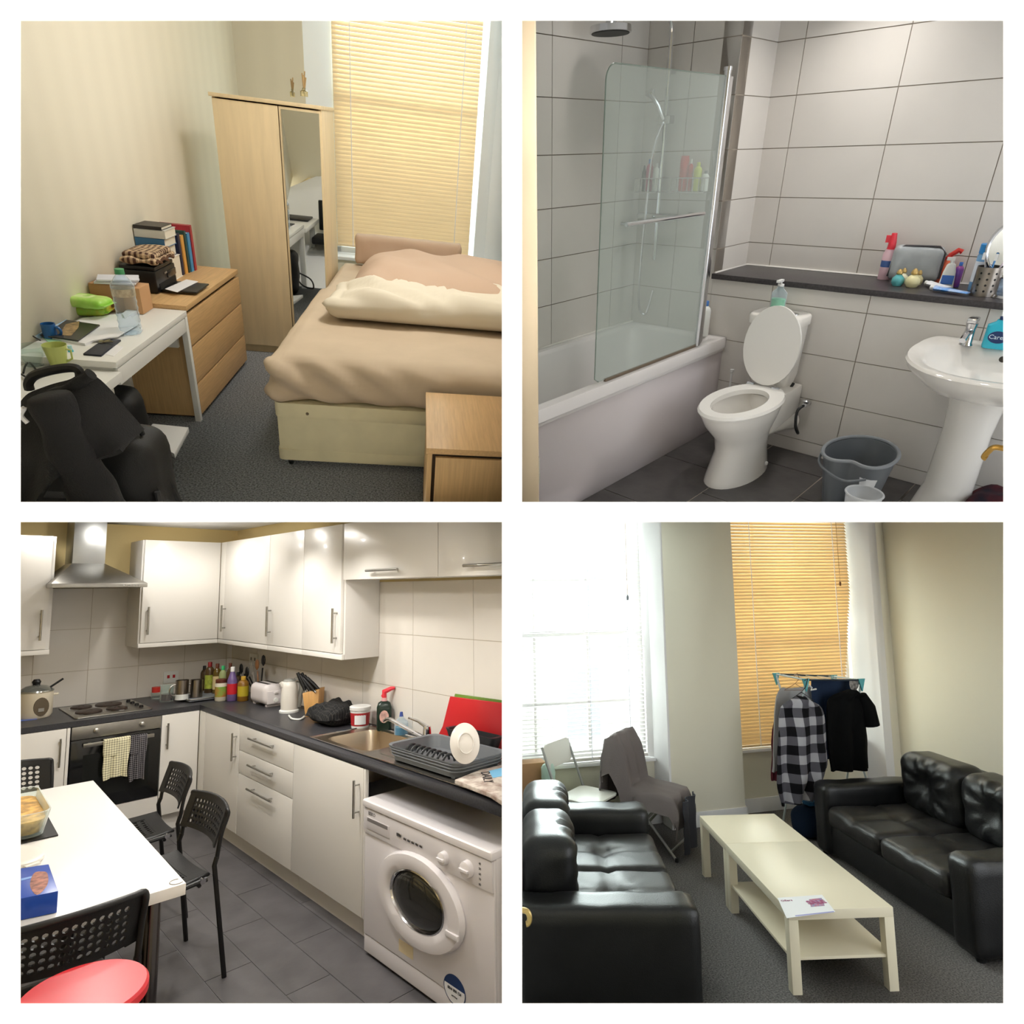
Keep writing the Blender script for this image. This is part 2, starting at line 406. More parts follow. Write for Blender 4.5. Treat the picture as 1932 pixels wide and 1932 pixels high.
def blind(name, label, x0f, x1f, y, z0, z1, pitch, depth, tilt, m, mcord, cords, x0clip=None, group=None, rail=True):
    """venetian blind, every slat a part; x0f(z), x1f(z) give its side edges"""
    t = thing(name, label, 'blind', ((x0f(z0) + x1f(z0)) / 2, y, z0), 0, group); bx = (x0f(z0) + x1f(z0)) / 2
    k = 0; z = z0 + 0.03
    ca, sa = math.cos(tilt) * depth / 2, math.sin(tilt) * depth / 2
    while z < z1:
        a, b = x0f(z) - bx, x1f(z) - bx; h = z - z0; th = 0.0016
        mb = MB().add([(a, -ca, h - sa - th), (b, -ca, h - sa - th), (b, 0, h + 0.0015 - th), (a, 0, h + 0.0015 - th), (b, ca, h + sa - th), (a, ca, h + sa - th),
                       (a, -ca, h - sa), (b, -ca, h - sa), (b, 0, h + 0.0015), (a, 0, h + 0.0015), (b, ca, h + sa), (a, ca, h + sa)],
                      [(0, 3, 2, 1), (3, 5, 4, 2), (6, 7, 8, 9), (9, 8, 10, 11), (0, 1, 7, 6), (4, 5, 11, 10), (0, 6, 9, 3), (3, 9, 11, 5), (1, 2, 8, 7), (2, 4, 10, 8)])
        part('slat', mb, m, t, smooth=0); z += pitch; k += 1
    if rail: part('bottom_rail', MB().box(x0f(z0) - bx, x1f(z0) - bx, -depth * 0.55, depth * 0.55, 0, 0.022), m, t, bevel=0.004)
    for cx in cords:
        part('ladder_cord', MB().tube([(cx - bx, -depth * 0.62, 0.01), (cx - bx, -depth * 0.62, z1 - z0)], 0.0035, 6), mcord, t)
    return t
# ================================================================ BEDROOM
R = CUR[0] = BED
XW, YB, YW = -1.742, 6.756, 6.957
def stripes(nt, mp, b):
    N, L = nt.nodes, nt.links
    w = N.new('ShaderNodeTexWave'); w.inputs['Scale'].default_value = 3.2; w.inputs['Distortion'].default_value = 0.6; w.bands_direction = 'DIAGONAL'
    L.new(mp.outputs[0], w.inputs['Vector'])
    mx = N.new('ShaderNodeMix'); mx.data_type = 'RGBA'; mx.inputs[6].default_value = (*lin((228, 222, 203)), 1); mx.inputs[7].default_value = (*lin((231, 225, 206)), 1)
    L.new(w.outputs['Fac'], mx.inputs[0]); L.new(mx.outputs[2], b.inputs['Base Color'])
CREAM = mat('cream_wallpaper', (226, 219, 196), 0.75, pattern=stripes, stretch=(1, 1, 0.0), bump=0.05, bscale=40)
CARPET = mat('grey_carpet', (146, 149, 152), 0.95, var=0.6, vscale=110, bump=0.6, bscale=420, spec=0.1)
OAK = mat('pale_oak_veneer', (196, 160, 112), 0.45, var=0.10, vscale=5, stretch=(22, 1.2, 22))
OAKV = mat('pale_oak_veneer_upright', (198, 164, 116), 0.45, var=0.10, vscale=5, stretch=(22, 22, 1.0))
MAPLE = mat('maple_veneer', (218, 198, 160), 0.4, var=0.06, vscale=3.5, stretch=(7, 7, 0.7))
GAP = mat('shadow_gap_brown', (60, 46, 32), 0.8)
LAMW = mat('white_laminate', (226, 226, 222), 0.35)
REVEAL = mat('white_window_paint', (236, 238, 240), 0.5)
floor = struct('floor', MB().box(XW - .1, 1.6, .6, 7.2, -.05, 0), CARPET)
struct('wall_left', MB().box(XW - .1, XW, .6, 7.3, -.05, 3.0), CREAM)
xr0 = R.Y(573, 110, YB).x; zs = R.Y(645, 483, YB).z; bl = R.Y(632, 260, YW).x; br = R.Y(899, 260, YW).x
xr1 = R.Y(962, 300, YB).x
mbw = MB().box(XW - .1, xr0, YB, YB + .12, -.05, 3.0).box(xr0, 1.6, YB, YB + .12, -.05, zs - .02)
struct('wall_back', mbw, CREAM)
struct('wall_right', MB().box(1.5, 1.6, .6, 7.3, -.05, 3.0), CREAM)
struct('ceiling', MB().box(XW - .1, 1.6, .6, 7.3, 3.0, 3.1), PLASTER)
# window: splayed reveals, frame, pane, sill
w1 = struct('window_1', MB().prism([(xr0, YB), (bl - .012, YW), (bl - .012, YW + .2), (xr0 - .25, YW + .2), (xr0 - .25, YB + .1), (xr0, YB + .1)], 2.2, zs), REVEAL)
xf = R.Y(934, 200, YW).x
part('reveal', MB().prism([(xf, YW), (xr1 + .12, YB), (xr1 + .3, YB), (xr1 + .3, YW + .2), (xf, YW + .2)], 2.2, zs), REVEAL, w1)
part('frame', MB().box(bl - .05, bl + .03, YW + .03, YW + .09, zs, 3).box(br + .05, xf + .01, YW - .01, YW + .09, zs, 3).box(bl - .05, br + .1, YW + .03, YW + .09, zs, zs + .05).box(bl, br, YW + .04, YW + .08, 1.75, 1.80), REVEAL, w1, bevel=.006)
part('pane', MB().box(bl, br + .06, YW + .06, YW + .065, zs + .04, 3), GLASS, w1)
part('window_sill', MB().box(xr0 - .03, xr1 + .05, YB - .035, YW + .1, zs - .03, zs), REVEAL, w1, bevel=.006)
SLAT = mat('honey_wood_slat', (246, 226, 192), 0.4, var=0.06, vscale=4, stretch=(1, 20, 20), transluc=0.16)
CORD = mat('white_ladder_tape', (238, 238, 246), 0.8)
zb0 = R.Y(720, 470, YW).z
e1 = [R.Y(912, 42, YW), R.Y(884, 468, YW)]
x1f = lambda z: e1[1].x + (e1[0].x - e1[1].x) * (z - e1[1].z) / (e1[0].z - e1[1].z)
blind('window_blind', 'honey wooden venetian blind closed over the window behind the bed', lambda z: bl, x1f, YW - .02, zb0, 2.75, 0.0345, 0.042, math.radians(52), SLAT, CORD,
      [R.Y(664, 260, YW).x, R.Y(868, 260, YW).x])
# ---- wardrobe
wx0, wy0, wx1, wy1, wh = -1.453, 4.995, -.776, 5.553, 1.668
w, d = wx1 - wx0, wy1 - wy0
t = thing('wardrobe', 'tall maple two-door wardrobe with one mirrored door', 'wardrobe', (wx0, wy0, 0))
part('side_panel', MB().box(0, .02, 0, d, 0, wh - .02), MAPLE, t, .002); part('side_panel', MB().box(w - .02, w, 0, d, 0, wh - .02), MAPLE, t, .002)
part('back_panel', MB().box(.02, w - .02, d - .01, d, .05, wh - .02), MAPLE, t)
part('top_panel', MB().box(-.012, w + .006, -.03, d, wh - .022, wh), MAPLE, t, .003)
part('plinth', MB().box(.02, w - .02, .01, .03, 0, .055), MAPLE, t)
xs = -1.044 - wx0
part('door', MB().box(.004, xs - .003, -.02, 0, .06, wh - .03), MAPLE, t, .002, label='plain maple door')
dm = part('door', MB().box(xs + .003, w - .004, -.02, 0, .06, wh - .03), MAPLE, t, .002, label='door faced with a tall mirror')
part('mirror', MB().box(xs + .018, w - .012, -.0235, -.0201, .075, wh - .045), mat('mirror_glass', (236, 238, 236), 0.015, 1.0), dm)
# reed diffusers on the wardrobe
def diffuser(u, v, vt, vneck, label, wd):
    p, h, r = R.item(u, v, wh, vneck, wd)
    t = thing('reed_diffuser', label, 'diffuser', p, 0, 'diffusers on the wardrobe')
    part('bottle', MB().lathe([(r, 0), (r, h * .6), (r * .45, h * .8), (r * .45, h)], n=14), mat('diffuser_glass', (214, 200, 150), .1, trans=.6), t)
    hh = R.H(p, vt) - wh
    for k, (dx, dy) in enumerate(((.3, .1), (-.25, .1), (.1, -.3), (.5, 0))):
        part('reed', MB().tube([(0, 0, h * .2), (dx * hh * .22, dy * hh * .22, hh * (1 - .08 * k))], .0013, 5), mat('reed_stick', (170, 140, 96), .7), t)
diffuser(552, 183, 146, 168, 'slim reed diffuser nearest the middle of the wardrobe top', 9)
diffuser(574, 182, 134, 166, 'squat amber reed diffuser at the right of the wardrobe top', 14)
# ---- chest of drawers
cx1, cy0, cy1, ch = -1.324, 3.672, 4.703, .66
cx0 = XW + .012; W_, D_ = cx1 - cx0, cy1 - cy0
t = thing('chest_of_drawers', 'oak veneer chest of three wide drawers beside the desk', 'chest of drawers', (cx0, cy0, 0))
zg = [R.H((cx1, cy0), v) for v in (654, 724)] ; zt0 = ch - .03
part('top_panel', MB().box(0, W_, 0, D_, ch - .028, ch), OAK, t, .002)
part('side_panel', MB().box(0, W_ - .021, 0, .02, .02, ch - .03), OAKV, t); part('side_panel', MB().box(0, W_ - .021, D_ - .02, D_, .02, ch - .03), OAKV, t)
part('carcass', MB().box(0.01, W_ - .03, .02, D_ - .02, .03, ch - .03), GAP, t)
part('plinth', MB().box(.02, W_ - .03, .03, D_ - .03, 0, .04), GAP, t)
ed = [ch - .04, zg[0], zg[1], .03]
for k in range(3):
    part('drawer', MB().box(W_ - .022, W_, 0, D_, ed[k + 1] + .003, ed[k] - .009), OAK, t, .0015)
# ---- desk
dy0, dz = 2.787, .637
t = thing('desk', 'white laminate desk with a shallow drawer, covered in papers', 'desk', (XW + .01, dy0, 0)); W_, D_ = cx1 - XW - .01, cy0 - .003 - dy0
part('desk_top', MB().box(0, W_, 0, D_, dz - .028, dz), LAMW, t, .002)
zd = R.H((cx1, cy0 - .03), 625)
part('drawer', MB().box(W_ - .02, W_ - .002, .01, D_ - .036, zd, dz - .033), LAMW, t, .0015)
part('carcass', MB().box(0.03, W_ - .022, .012, D_ - .04, zd + .005, dz - .03), LAMW, t)
part('leg', MB().box(W_ - .03, W_, D_ - .034, D_, 0, dz - .029), LAMW, t, .002); part('leg', MB().box(0, .06, D_ - .034, D_, 0, dz - .029), LAMW, t, .002)
part('leg', MB().box(0, .06, 0, .034, 0, dz - .029), LAMW, t, .002)
part('rail', MB().box(.06, W_ - .06, D_ - .034, D_ - .01, dz - .2, dz - .029), LAMW, t)
# ---- lower side table at the near end
tz = .598; pc_ = R.F(238, 694, tz)
t = thing('side_table', 'low white side table butted against the near end of the desk', 'table', (XW + .01, 1.985, 0)); W_, D_ = pc_.x - XW - .01, min(pc_.y, dy0 - .003) - 1.985
part('tabletop', MB().box(0, W_, 0, D_, tz - .04, tz), LAMW, t, .002)
for x in (.02, W_ - .08):
    for y in (.1, D_ - .08): part('leg', MB().box(x, x + .05, y, y + .05, 0, tz - .04), LAMW, t, .002)
# ---- things on the desk

p, h, r = R.item(248, 628, dz, 507, 39)
t = thing('water_bottle', 'large clear ribbed plastic water bottle with a green cap', 'bottle', p)
prof = [(r * .8, 0), (r, .01)]
for k in range(14): prof.append((r * (1.0 if k % 2 else .93), h * (.06 + .05 * k)))
prof += [(r, h * .76), (r * .55, h * .88), (r * .34, h * .92), (r * .34, h * .94)]
part('body', MB().lathe(prof, n=24), PET, t)
part('cap', MB().lathe([(r * .4, h * .93), (r * .4, h), (r * .36, h * 1.0)], n=16), mat('green_cap', (70, 150, 100), .45), t)
part('label', MB().lathe([(r * 1.01, h * .60), (r * 1.01, h * .72)], n=24, cap0=False, cap1=False), mat('bottle_label', (206, 190, 160), .5, alpha=.55, var=.4, vscale=40), t)
part('ring', MB().lathe([(r * .42, h * .925), (r * .42, h * .935)], n=16), mat('green_cap'), t)
NAVY = mat('navy_leather', (34, 38, 52), .5)
flat('notebook', 'small navy passport-sized folder lying at the front of the desk', 'notebook', [(156.5, 667), (190.6, 669.8), (228, 640.6), (198, 638)], dz, .008, NAVY, bevel=.001)
pk = R.F(192, 647, dz + .008)
t = thing('keys', 'bunch of keys lying on the navy folder', 'keys', pk, .6)
for k, a in enumerate((0, .5, -.4)):
    mb = MB().lathe([(.010, 0), (.010, .0025)], n=12).box(.008, .045, -.003, .003, 0, .0025)
    part('key', mb.tf(Matrix.Translation((0, 0, .001 + k * .003)) @ Matrix.Rotation(a, 4, 'Z')), mat('key_metal', (176, 168, 140), .3, 1.0), t)
part('key_ring', MB().tube(arc((-.008, 0, .005), .012, 0, 342, 16, 'xy'), .0012, 6), STEEL, t)
flat('paper_sheet', 'single white sheet half under the navy folder', 'paper', [(196, 668), (214, 672), (233, 655), (218, 650)], dz, .001, PAPER)
MAG = mat('black_magazine_cover', (44, 42, 40), .3)
o = flat('magazine', 'black magazine with a golden picture on its cover', 'magazine', [(76, 632), (122.5, 603), (188, 612.6), (147, 642)], dz + .012, .006, MAG)
def patch_on(parent_o, name, corners, z, m, t=.0008):
    P = [CUR[0].F(u, v, z) for u, v in corners]; inv = parent_o.matrix_world.inverted() @ CUR[0].M
    mb = MB().rings([[inv @ p for p in P], [inv @ (p + Vector((0, 0, t))) for p in P]]); return part(name, mb, m, parent_o, smooth=0)
patch_on(o, 'cover_picture', [(112, 632), (124, 612), (150, 606), (148, 618), (134, 634)], dz + .0182, mat('gold_print', (150, 124, 84), .4, var=.5, vscale=60))
flat('papers', 'thick pile of white printed sheets in the middle of the desk', 'papers', [(84, 634), (156, 600), (238, 590), (226, 622), (160, 648)], dz, .011, PAPER)
flat('green_leaflet', 'pale green leaflet sticking out under the black magazine', 'leaflet', [(74, 634), (100, 652), (122, 648), (100, 632)], dz, .004, mat('pale_green_paper', (150, 206, 170), .6))
flat('leaflet', 'pale blue and white folded leaflet beside the blue mug', 'leaflet', [(40, 628), (96, 603), (122, 602), (96, 622), (48, 632)], dz, .02, mat('pale_blue_paper', (150, 190, 220), .5, var=.3, vscale=25, rgb2=(235, 240, 244)))
flat('documents', 'white stapled documents lying beside the water bottle', 'papers', [(176, 642), (212, 606), (246, 596), (262, 610), (222, 634)], dz + .0112, .005, PAPER)
flat('paper_stack', 'white papers sticking out behind the water bottle', 'papers', [(236, 600), (230, 591), (266, 566), (276, 566), (276, 574)], dz, .02, PAPER)
# mug
p, h, r = R.item(66, 618, dz, 594, 30); p = Vector((XW + .045, 3.04, dz + .001)); h = .065; r = .028
t = thing('mug', 'dark blue mug by the wall at the back of the desk', 'mug', p)
BLUEC = mat('blue_ceramic', (34, 90, 150), .25)
part('body', MB().lathe([(r * .9, 0), (r, .01), (r, h), (r * .9, h), (r * .85, .012), (0.001, .012)], n=24, cap1=False), BLUEC, t)
part('handle', MB().tube(arc((r, 0, h * .5), h * .32, -90, 90, 8, 'xz'), .006, 8), BLUEC, t)
# wet wipes packs
WIPE = mat('lime_wipes_wrapper', (140, 200, 70), .3, var=.9, vscale=9, rgb2=(226, 120, 60))
WIPG = mat('lime_wrapper', (146, 208, 74), .3, var=.25, vscale=14, rgb2=(196, 226, 130))
def pack(name, label, u, v, z, L, Wd, Hh, yaw, m):
    p = R.F(u, v, z)
    def dsp(q, n): return -.25 * Hh * max(0, abs(q.x) / (L / 2) - .6) * abs(n.z) + .004 * nz(q.x * 30, q.y * 30)
    t = thing(name, label, 'wipes', p, yaw, 'packs of wipes')
    part('pouch', soft(-L / 2, L / 2, -Wd / 2, Wd / 2, 0, Hh, Hh * .45, (14, 8, 5), dsp), m, t, smooth=60)
    part('seam', MB().box(-L / 2 - .012, -L / 2 + .01, -Wd * .42, Wd * .42, Hh * .40, Hh * .46), m, t); part('seam', MB().box(L / 2 - .01, L / 2 + .012, -Wd * .42, Wd * .42, Hh * .40, Hh * .46), m, t)
    part('flap', MB().prism(rrect(L * .4, Wd * .45, .01), .003, Hh * .94), mat('clear_flap', (214, 236, 170), .3), t)
pack('wipes_pack', 'orange and green pack of wipes, underneath the other', 155, 591, dz + .004, .25, .13, .05, .1, WIPE)
pack('wipes_pack', 'lime green pack of wipes lying on top of the other', 160, 577, dz + .054, .24, .12, .05, -.15, WIPG)
# cardboard box and envelopes
CARD = mat('brown_card', (168, 128, 90), .8, var=.08, vscale=10)
p = R.F(187, 566, dz); p = Vector((XW + .17, 3.525, dz + .001)); hb = R.H(p, 541) - dz
t = thing('cardboard_box', 'small brown cardboard box at the back of the desk', 'box', p)
mbx = MB().box(-.155, .0, 0, .13, 0.001, hb); part('body', mbx, CARD, t, .002)
part('flap', MB().box(-.155, .0, .0, .064, hb + .0005, hb + .003), CARD, t); part('flap', MB().box(-.155, .0, .066, .13, hb + .0005, hb + .003), CARD, t)
part('side', MB().box(.0, .085, .0, .13, 0.001, hb * .98), mat('paler_card', (188, 146, 104), .8), t, .002, label='paler end of the box')
for k, (dx, dy, yw3) in enumerate(((-.05, .065, .2), (-.045, .07, .35))):
    solo('envelope', ('white envelope under another on the cardboard box', 'uppermost white envelope on the cardboard box')[k], 'envelope', MB().box(-.085, .10, -.06, .06, 0, .010), mat('white_envelope', (214, 216, 226), .6), (p.x + dx, p.y + dy, dz + hb + .006 + k * .013), yw3, 'envelopes on the box', .001)
for k, (m_, nm) in enumerate(((mat('black_folder', (36, 34, 36), .5), 'black folder at the bottom of the little pile before the printer'), (mat('maroon_folder', (96, 34, 44), .5), 'maroon folder on top of the little pile before the printer'))):
    flat('folder', nm, 'folder', [(206, 580 - 6 * k), (232, 584 - 6 * k), (256, 570 - 6 * k), (226, 566 - 6 * k)], dz + .014 * k, .012, m_, 'folders on the desk')
# tumbler, cup, brush pack
p, h, r = R.item(66, 688, tz, 652, 44)
solo('tumbler', 'empty clear glass tumbler at the left edge of the tables', 'glass', MB().lathe([(r * .7, 0), (r * .95, h * .5), (r, h), (r * .95, h), (r * .88, h * .5), (r * .6, .008), (.001, .008)], n=24, cap1=False), GLASS, p)
p, h, r = R.item(113, 694, tz, 650, 40)
t = thing('plastic_cup', 'lime green plastic beaker at the end of the side table', 'cup', p)
LIME = mat('lime_plastic', (184, 194, 112), .4)
part('body', MB().lathe([(r * .62, 0), (r, h), (r * .96, h), (r * .6, .006), (.001, .006)], n=28, cap1=False), LIME, t)
part('handle', MB().tube([(r * .95, 0, h * .85), (r * 1.35, 0, h * .8), (r * 1.3, 0, h * .45), (r * .8, 0, h * .3)], .004, 8), LIME, t)
p, h, r = R.item(138, 680, tz, 652, 9)
t = thing('deodorant_stick', 'slim turquoise plastic tube standing behind the lime beaker', 'tube', p)
part('tube', MB().lathe([(r, 0), (r, h * .7), (r * .9, h * .72)], n=14), mat('turquoise_plastic', (70, 190, 205), .4), t)
part('cap', MB().lathe([(r * .8, h * .72), (r * .8, h), (r * .5, h)], n=14), mat('pale_turquoise', (180, 220, 226), .4), t)
pts = [R.F(u, v, tz + .01) for u, v in ((40, 706), (60, 716), (72, 706), (56, 684), (48, 690), (44, 704))]
solo('cable', 'black cable curled on the side table at the left edge', 'cable', MB().tube(smooth_path(pts), .004, 6), BLACK)
pts = [R.F(u, v, dz + .02) for u, v in ((42, 618), (56, 626), (62, 634), (76, 642))]
solo('cable', 'thin black lead lying across the papers by the blue mug', 'cable', MB().tube(smooth_path(pts), .003, 6), BLACK)
flat('book', 'dark red paperback at the left edge under the clear tumbler', 'book', [(40, 652), (66, 648), (100, 652), (92, 662), (40, 664)], tz, .03, mat('maroon_cover', (92, 62, 62), .5))
# laptop, mostly seen in the mirror
t = thing('laptop', 'open laptop at the near end of the desks, seen in the mirror', 'laptop', (-1.50, 2.16, tz + .001))
part('keyboard', MB().box(-.13, .13, -.16, .16, 0, .018), BLACK, t, .003)
part('screen', MB().box(-.13, -.12, -.16, .16, .05, .29).tf(Matrix.Rotation(-.2, 4, 'Y')), mat('dark_screen', (50, 52, 50), .3), t, .002)
# ---- things on the chest
p = R.F(300, 556, ch); hp = R.H(p, 513) - ch
t = thing('printer', 'black inkjet printer on the chest with paper in its tray', 'printer', p)
pw, pl = p.x - (XW + .012), .30
PRN = mat('black_printer', (22, 22, 23), .35)
part('body', MB().box(-pw, 0, 0, pl, 0.004, hp), PRN, t, .012)
part('lid', MB().box(-pw + .01, -.005, .01, pl - .01, hp, hp + .02), PRN, t, .006)
part('control_panel', MB().box(-.001, .006, .16, .285, hp * .5, hp * .8), mat('printer_gloss', (34, 34, 36), .15), t, .002)
part('badge', MB().box(.0005, .003, .12, .16, hp * .72, hp * .80), mat('silver_badge', (160, 160, 160), .3, .8), t)
part('output_tray', MB().box(.002, .19, .04, .27, .012, .022), PRN, t, .004)
part('slot', MB().box(-.002, .002, .03, .28, .02, hp * .42), mat('slot_black', (6, 6, 6), .7), t)
p2 = R.F(340, 540, ch)
flat('printer_paper', 'white sheet lying in the printer tray', 'paper', [(311, 545), (334, 551), (374, 531), (352, 527)], ch + .0235, .002, PAPER)
# folded scarf
ps = R.F(300, 556, ch) + Vector((-pw * .45, pl * .5, 0)); zt = ch + hp + .021
KEF = mat('brown_patterned_cloth', (176, 140, 108), .9, pattern=check_pattern(34, 34, (206, 180, 146), (70, 44, 34), (0, 1)), bump=.4, bscale=60)
t = thing('folded_scarf', 'brown and beige patterned scarf folded on the printer', 'scarf', (ps.x, ps.y, zt))
for k in range(2):
    s = 1 - .12 * k
    def dsp(q, n, k=k): return .012 * nz(q.x * 14 + k, q.y * 14, k) + .004 * nz(q.x * 40, q.y * 40)
    part('fold', soft(-pw * .46 * s, pw * .5 * s, -.15 * s, .15 * s, .012 + .026 * k, .012 + .026 * k + .03, .014, (16, 14, 3), dsp), KEF, t, smooth=60)
part('fringe', MB().tube([(pw * .5 + .008 * math.sin(k * 1.9), -.14 + .014 * k, .025 + .01 * math.sin(k)) for k in range(20)], .008, 5), mat('brown_fringe', (96, 68, 50), .9), t)
# books: a flat pile and an upright row
pb = R.F(356, 512, ch)
def bookbox(mb, m, pg, name, label, p, yaw, group):
    """cover wrapped round a block of pages"""
    (x, y, z) = mb
    t = thing(name, label, 'book', p, yaw, group); cv = .0025
    part('cover', MB().box(0, x, 0, cv, 0, z).box(0, x, y - cv, y, 0, z).box(0, cv, 0, y, 0, z), m, t)
    part('pages', MB().box(cv, x - .004, cv, y - cv, .003, z - .003), pg, t); return t
PG = mat('book_pages', (226, 220, 204), .8)
cols = [((32, 40, 70), 'thin navy book at the near end of the upright row', .022, .215), ((222, 166, 84), 'ochre yellow book standing in the upright row', .024, .205), ((40, 70, 66), 'dark green book standing beside the ochre one', .014, .215),
        ((70, 150, 200), 'bright blue book standing in the upright row', .024, .225), ((170, 50, 60), 'tall red book at the far end of the upright row', .016, .26)]
yb_ = 4.385
for k, (c, nm, th, vt) in enumerate([(cols[0][0], cols[0][1], .035, 441), (cols[1][0], cols[1][1], .045, 445), (cols[2][0], cols[2][1], .03, 436), (cols[3][0], cols[3][1], .045, 440), (cols[4][0], cols[4][1], .035, 425)]):
    hh = R.H((-1.57, yb_), vt) - ch
    o = thing('book', nm, 'book', (-1.735, yb_, ch), 0, 'books on the chest'); m_ = mat('cover_%d%d%d' % c, c, .4); L_ = .165 + .006 * k
    part('cover', MB().box(0, L_, 0, .0025, 0, hh).box(0, L_, th - .0025, th, 0, hh).box(L_ - .0025, L_, 0, th, 0, hh), m_, o); part('pages', MB().box(.006, L_ - .003, .0025, th - .0025, .003, hh - .004), PG, o)
    yb_ += th + .0015
zk = ch
hp2 = R.H((-1.64, 4.2), 426) - ch
pile = [((236, 232, 226), 'fat white book at the bottom of the flat pile', .42), ((28, 38, 66), 'dark navy book low in the flat pile', .2), ((60, 110, 150), 'steel blue book in the flat pile', .16), ((206, 206, 200), 'pale grey book near the top of the flat pile', .15), ((40, 36, 36), 'thin black book topping the flat pile', .06)]
for k, (c, nm, fr) in enumerate(pile):
    th = hp2 * fr; ln = .20 - .006 * k
    o = thing('book', nm, 'book', (XW + .006, 4.175 + .003 * k, zk), 0, 'books on the chest'); m_ = mat('cover_%d%d%d' % c, c, .4); L_ = .17 - .008 * ((k * 2) % 3)
    part('cover', MB().box(0, L_, 0, ln, 0, .0025).box(0, L_, 0, ln, th - .0025, th).box(0, L_, 0, .0025, 0, th), m_, o); part('pages', MB().box(.004, L_ - .004, .003, ln - .004, .0025, th - .0025), PG, o); zk += th + .0006
# ---- bed
bx0, by0, bx1, by1, bz, bm_ = -.767, 3.102, .78, 5.62, .383, .606
t = thing('bed', 'double divan bed with a cream base and fitted beige sheet', 'bed', ((bx0 + bx1) / 2, by0, 0)); ox = (bx0 + bx1) / 2
DIV = mat('cream_divan_fabric', (222, 214, 180), .7, var=.06, vscale=6)
SHEET = mat('beige_sheet', (196, 178, 154), .8, var=.04, vscale=5, spec=.2)
b = part('divan_base', soft(bx0 - ox, bx1 - ox, 0, by1 - by0, .05, bz - .012, .03, (10, 12, 6)), DIV, t)
part('border_band', MB().prism(rrect(bx1 - bx0 + .006, by1 - by0 + .006, .035, 6, 0, (by1 - by0) / 2), .075, bz - .085), DIV, t, label='wider band along the top of the base')
part('border_band', MB().prism(rrect(bx1 - bx0 + .004, by1 - by0 + .004, .035, 6, 0, (by1 - by0) / 2), .06, .055), DIV, t)
part('button', MB().lathe([(.008, 0), (.006, .006)], n=10).tf(Matrix.Translation((bx0 - ox + .16, -.004, bz - .06)) @ Matrix.Rotation(math.pi / 2, 4, 'X')), mat('button_brown', (110, 96, 76), .6), t)
for x in (bx0 - ox + .05, bx1 - ox - .2):
    for y in (.06, by1 - by0 - .08):
        part('castor', MB().lathe([(.02, -.012), (.026, -.006), (.026, .006), (.02, .012)], n=14).tf(Matrix.Translation((x, y, .027)) @ Matrix.Rotation(math.pi / 2, 4, 'Y')).box(x - .008, x + .008, y - .008, y + .008, .03, .06), BLACK, t)
def sheet_d(q, n):
    s = 0.0
    side = max(0.0, -n.y) + max(0.0, -n.x)
    if side > .3:      # diagonal pulls of the tucked sheet, strongest near the corner
        a = (q.x - (bx0 - ox)) ; k = max(0, 1 - a / 1.1) if n.y < -.3 else .35
        s += side * (.024 * k * math.sin((a * 26 + (q.z - bz) * 42)) + .006 * nz(q.x * 9, q.z * 14, q.y * 6))
        s += .02 * side * math.sin(max(0, min(1, (q.z - bz) / .22)) * math.pi)
        if n.x < -.3 and q.y > 1.6: s = min(s, 0) - .012
    else: s += .006 * nz(q.x * 2.2, q.y * 2.2, 3)
    return s
part('mattress', soft(bx0 - ox - .012, bx1 - ox, -.012, by1 - by0, bz - .01, bm_, .075, (64, 48, 16), sheet_d), SHEET, t, smooth=80)
PIL = mat('tan_pillowcase', (188, 164, 142), .85, spec=.2)
p0, p1 = R.Y(674, 480, 5.53), R.Y(866, 480, 5.53); zt = R.Y(770, 450, 5.53).z
mb = soft(p0.x, p1.x, 5.46, 5.60, bm_ + .014, zt, .04, (28, 6, 10), lambda q, n: .010 * nz(q.x * 8, q.z * 10, q.y * 5) + .005 * math.sin(q.x * 30 + q.z * 25 + 3 * nz(q.x * 4, q.z * 4)) * max(0, 1 - min(abs(q.x - p0.x), abs(q.x - p1.x)) * 6) + (.014 if abs(n.x) > .5 else 0))
cxp = (p0.x + p1.x) / 2
mb.v = [(x - cxp, y - 5.53, z - bm_) for x, y, z in mb.v]
solo('pillow', 'tan pillow standing against the window at the head of the bed', 'pillow', mb, PIL, (cxp, 5.53, bm_), smooth=80)
# duvet: tan body pushed up the bed, cream roll folded at the front
q0 = R.F(630, 596, bm_); q1 = R.F(700, 600, bm_); yr0 = R.F(760, 622, bm_).y; yr1 = yr0 + .62
zr = R.H((0, (yr0 + yr1) / 2), 546) - bm_
DUV = mat('tan_duvet', (192, 166, 144), .85, spec=.2); CRM = mat('cream_duvet_lining', (216, 207, 188), .85, spec=.2)
cxd = .0
t = thing('duvet', 'duvet pushed up the bed, its cream lining folded forward', 'duvet', (cxd, yr0, bm_))
zl = R.H((-.15, 5.0), 480) - bm_
def lump(q, n): return (.012 * nz(q.x * 5, q.y * 5, 1) + .01 * math.sin(q.x * 16 + q.y * 9 + 2 * nz(q.x * 3, q.y * 3)) * .6) * (.4 + max(0, n.z))
xl = R.F(664, 540, bm_).x
mb = MB()
xa, xb, ya, yb2 = xl, .72, .35, 5.43 - yr0
def lumpf(a, b):
    x = xa + (xb - xa) * a; y = ya + (yb2 - ya) * b
    ex = min(1, (a / .2)) if a < .2 else min(1, (1 - a) / .22); ey = min(1, (1 - b) / .3) if b > .7 else 1
    ey *= .45 + .55 * min(1, b / .22)
    ez = math.sin(max(0, ex) * math.pi / 2) ** .8 * math.sin(max(0, ey) * math.pi / 2)
    z = .014 + zl * ez + (.012 * math.sin(x * 17 + y * 8 + 2 * nz(x * 3, y * 3)) + .014 * nz(x * 4, y * 4, 1)) * ez
    return (x, y, max(z, .014))
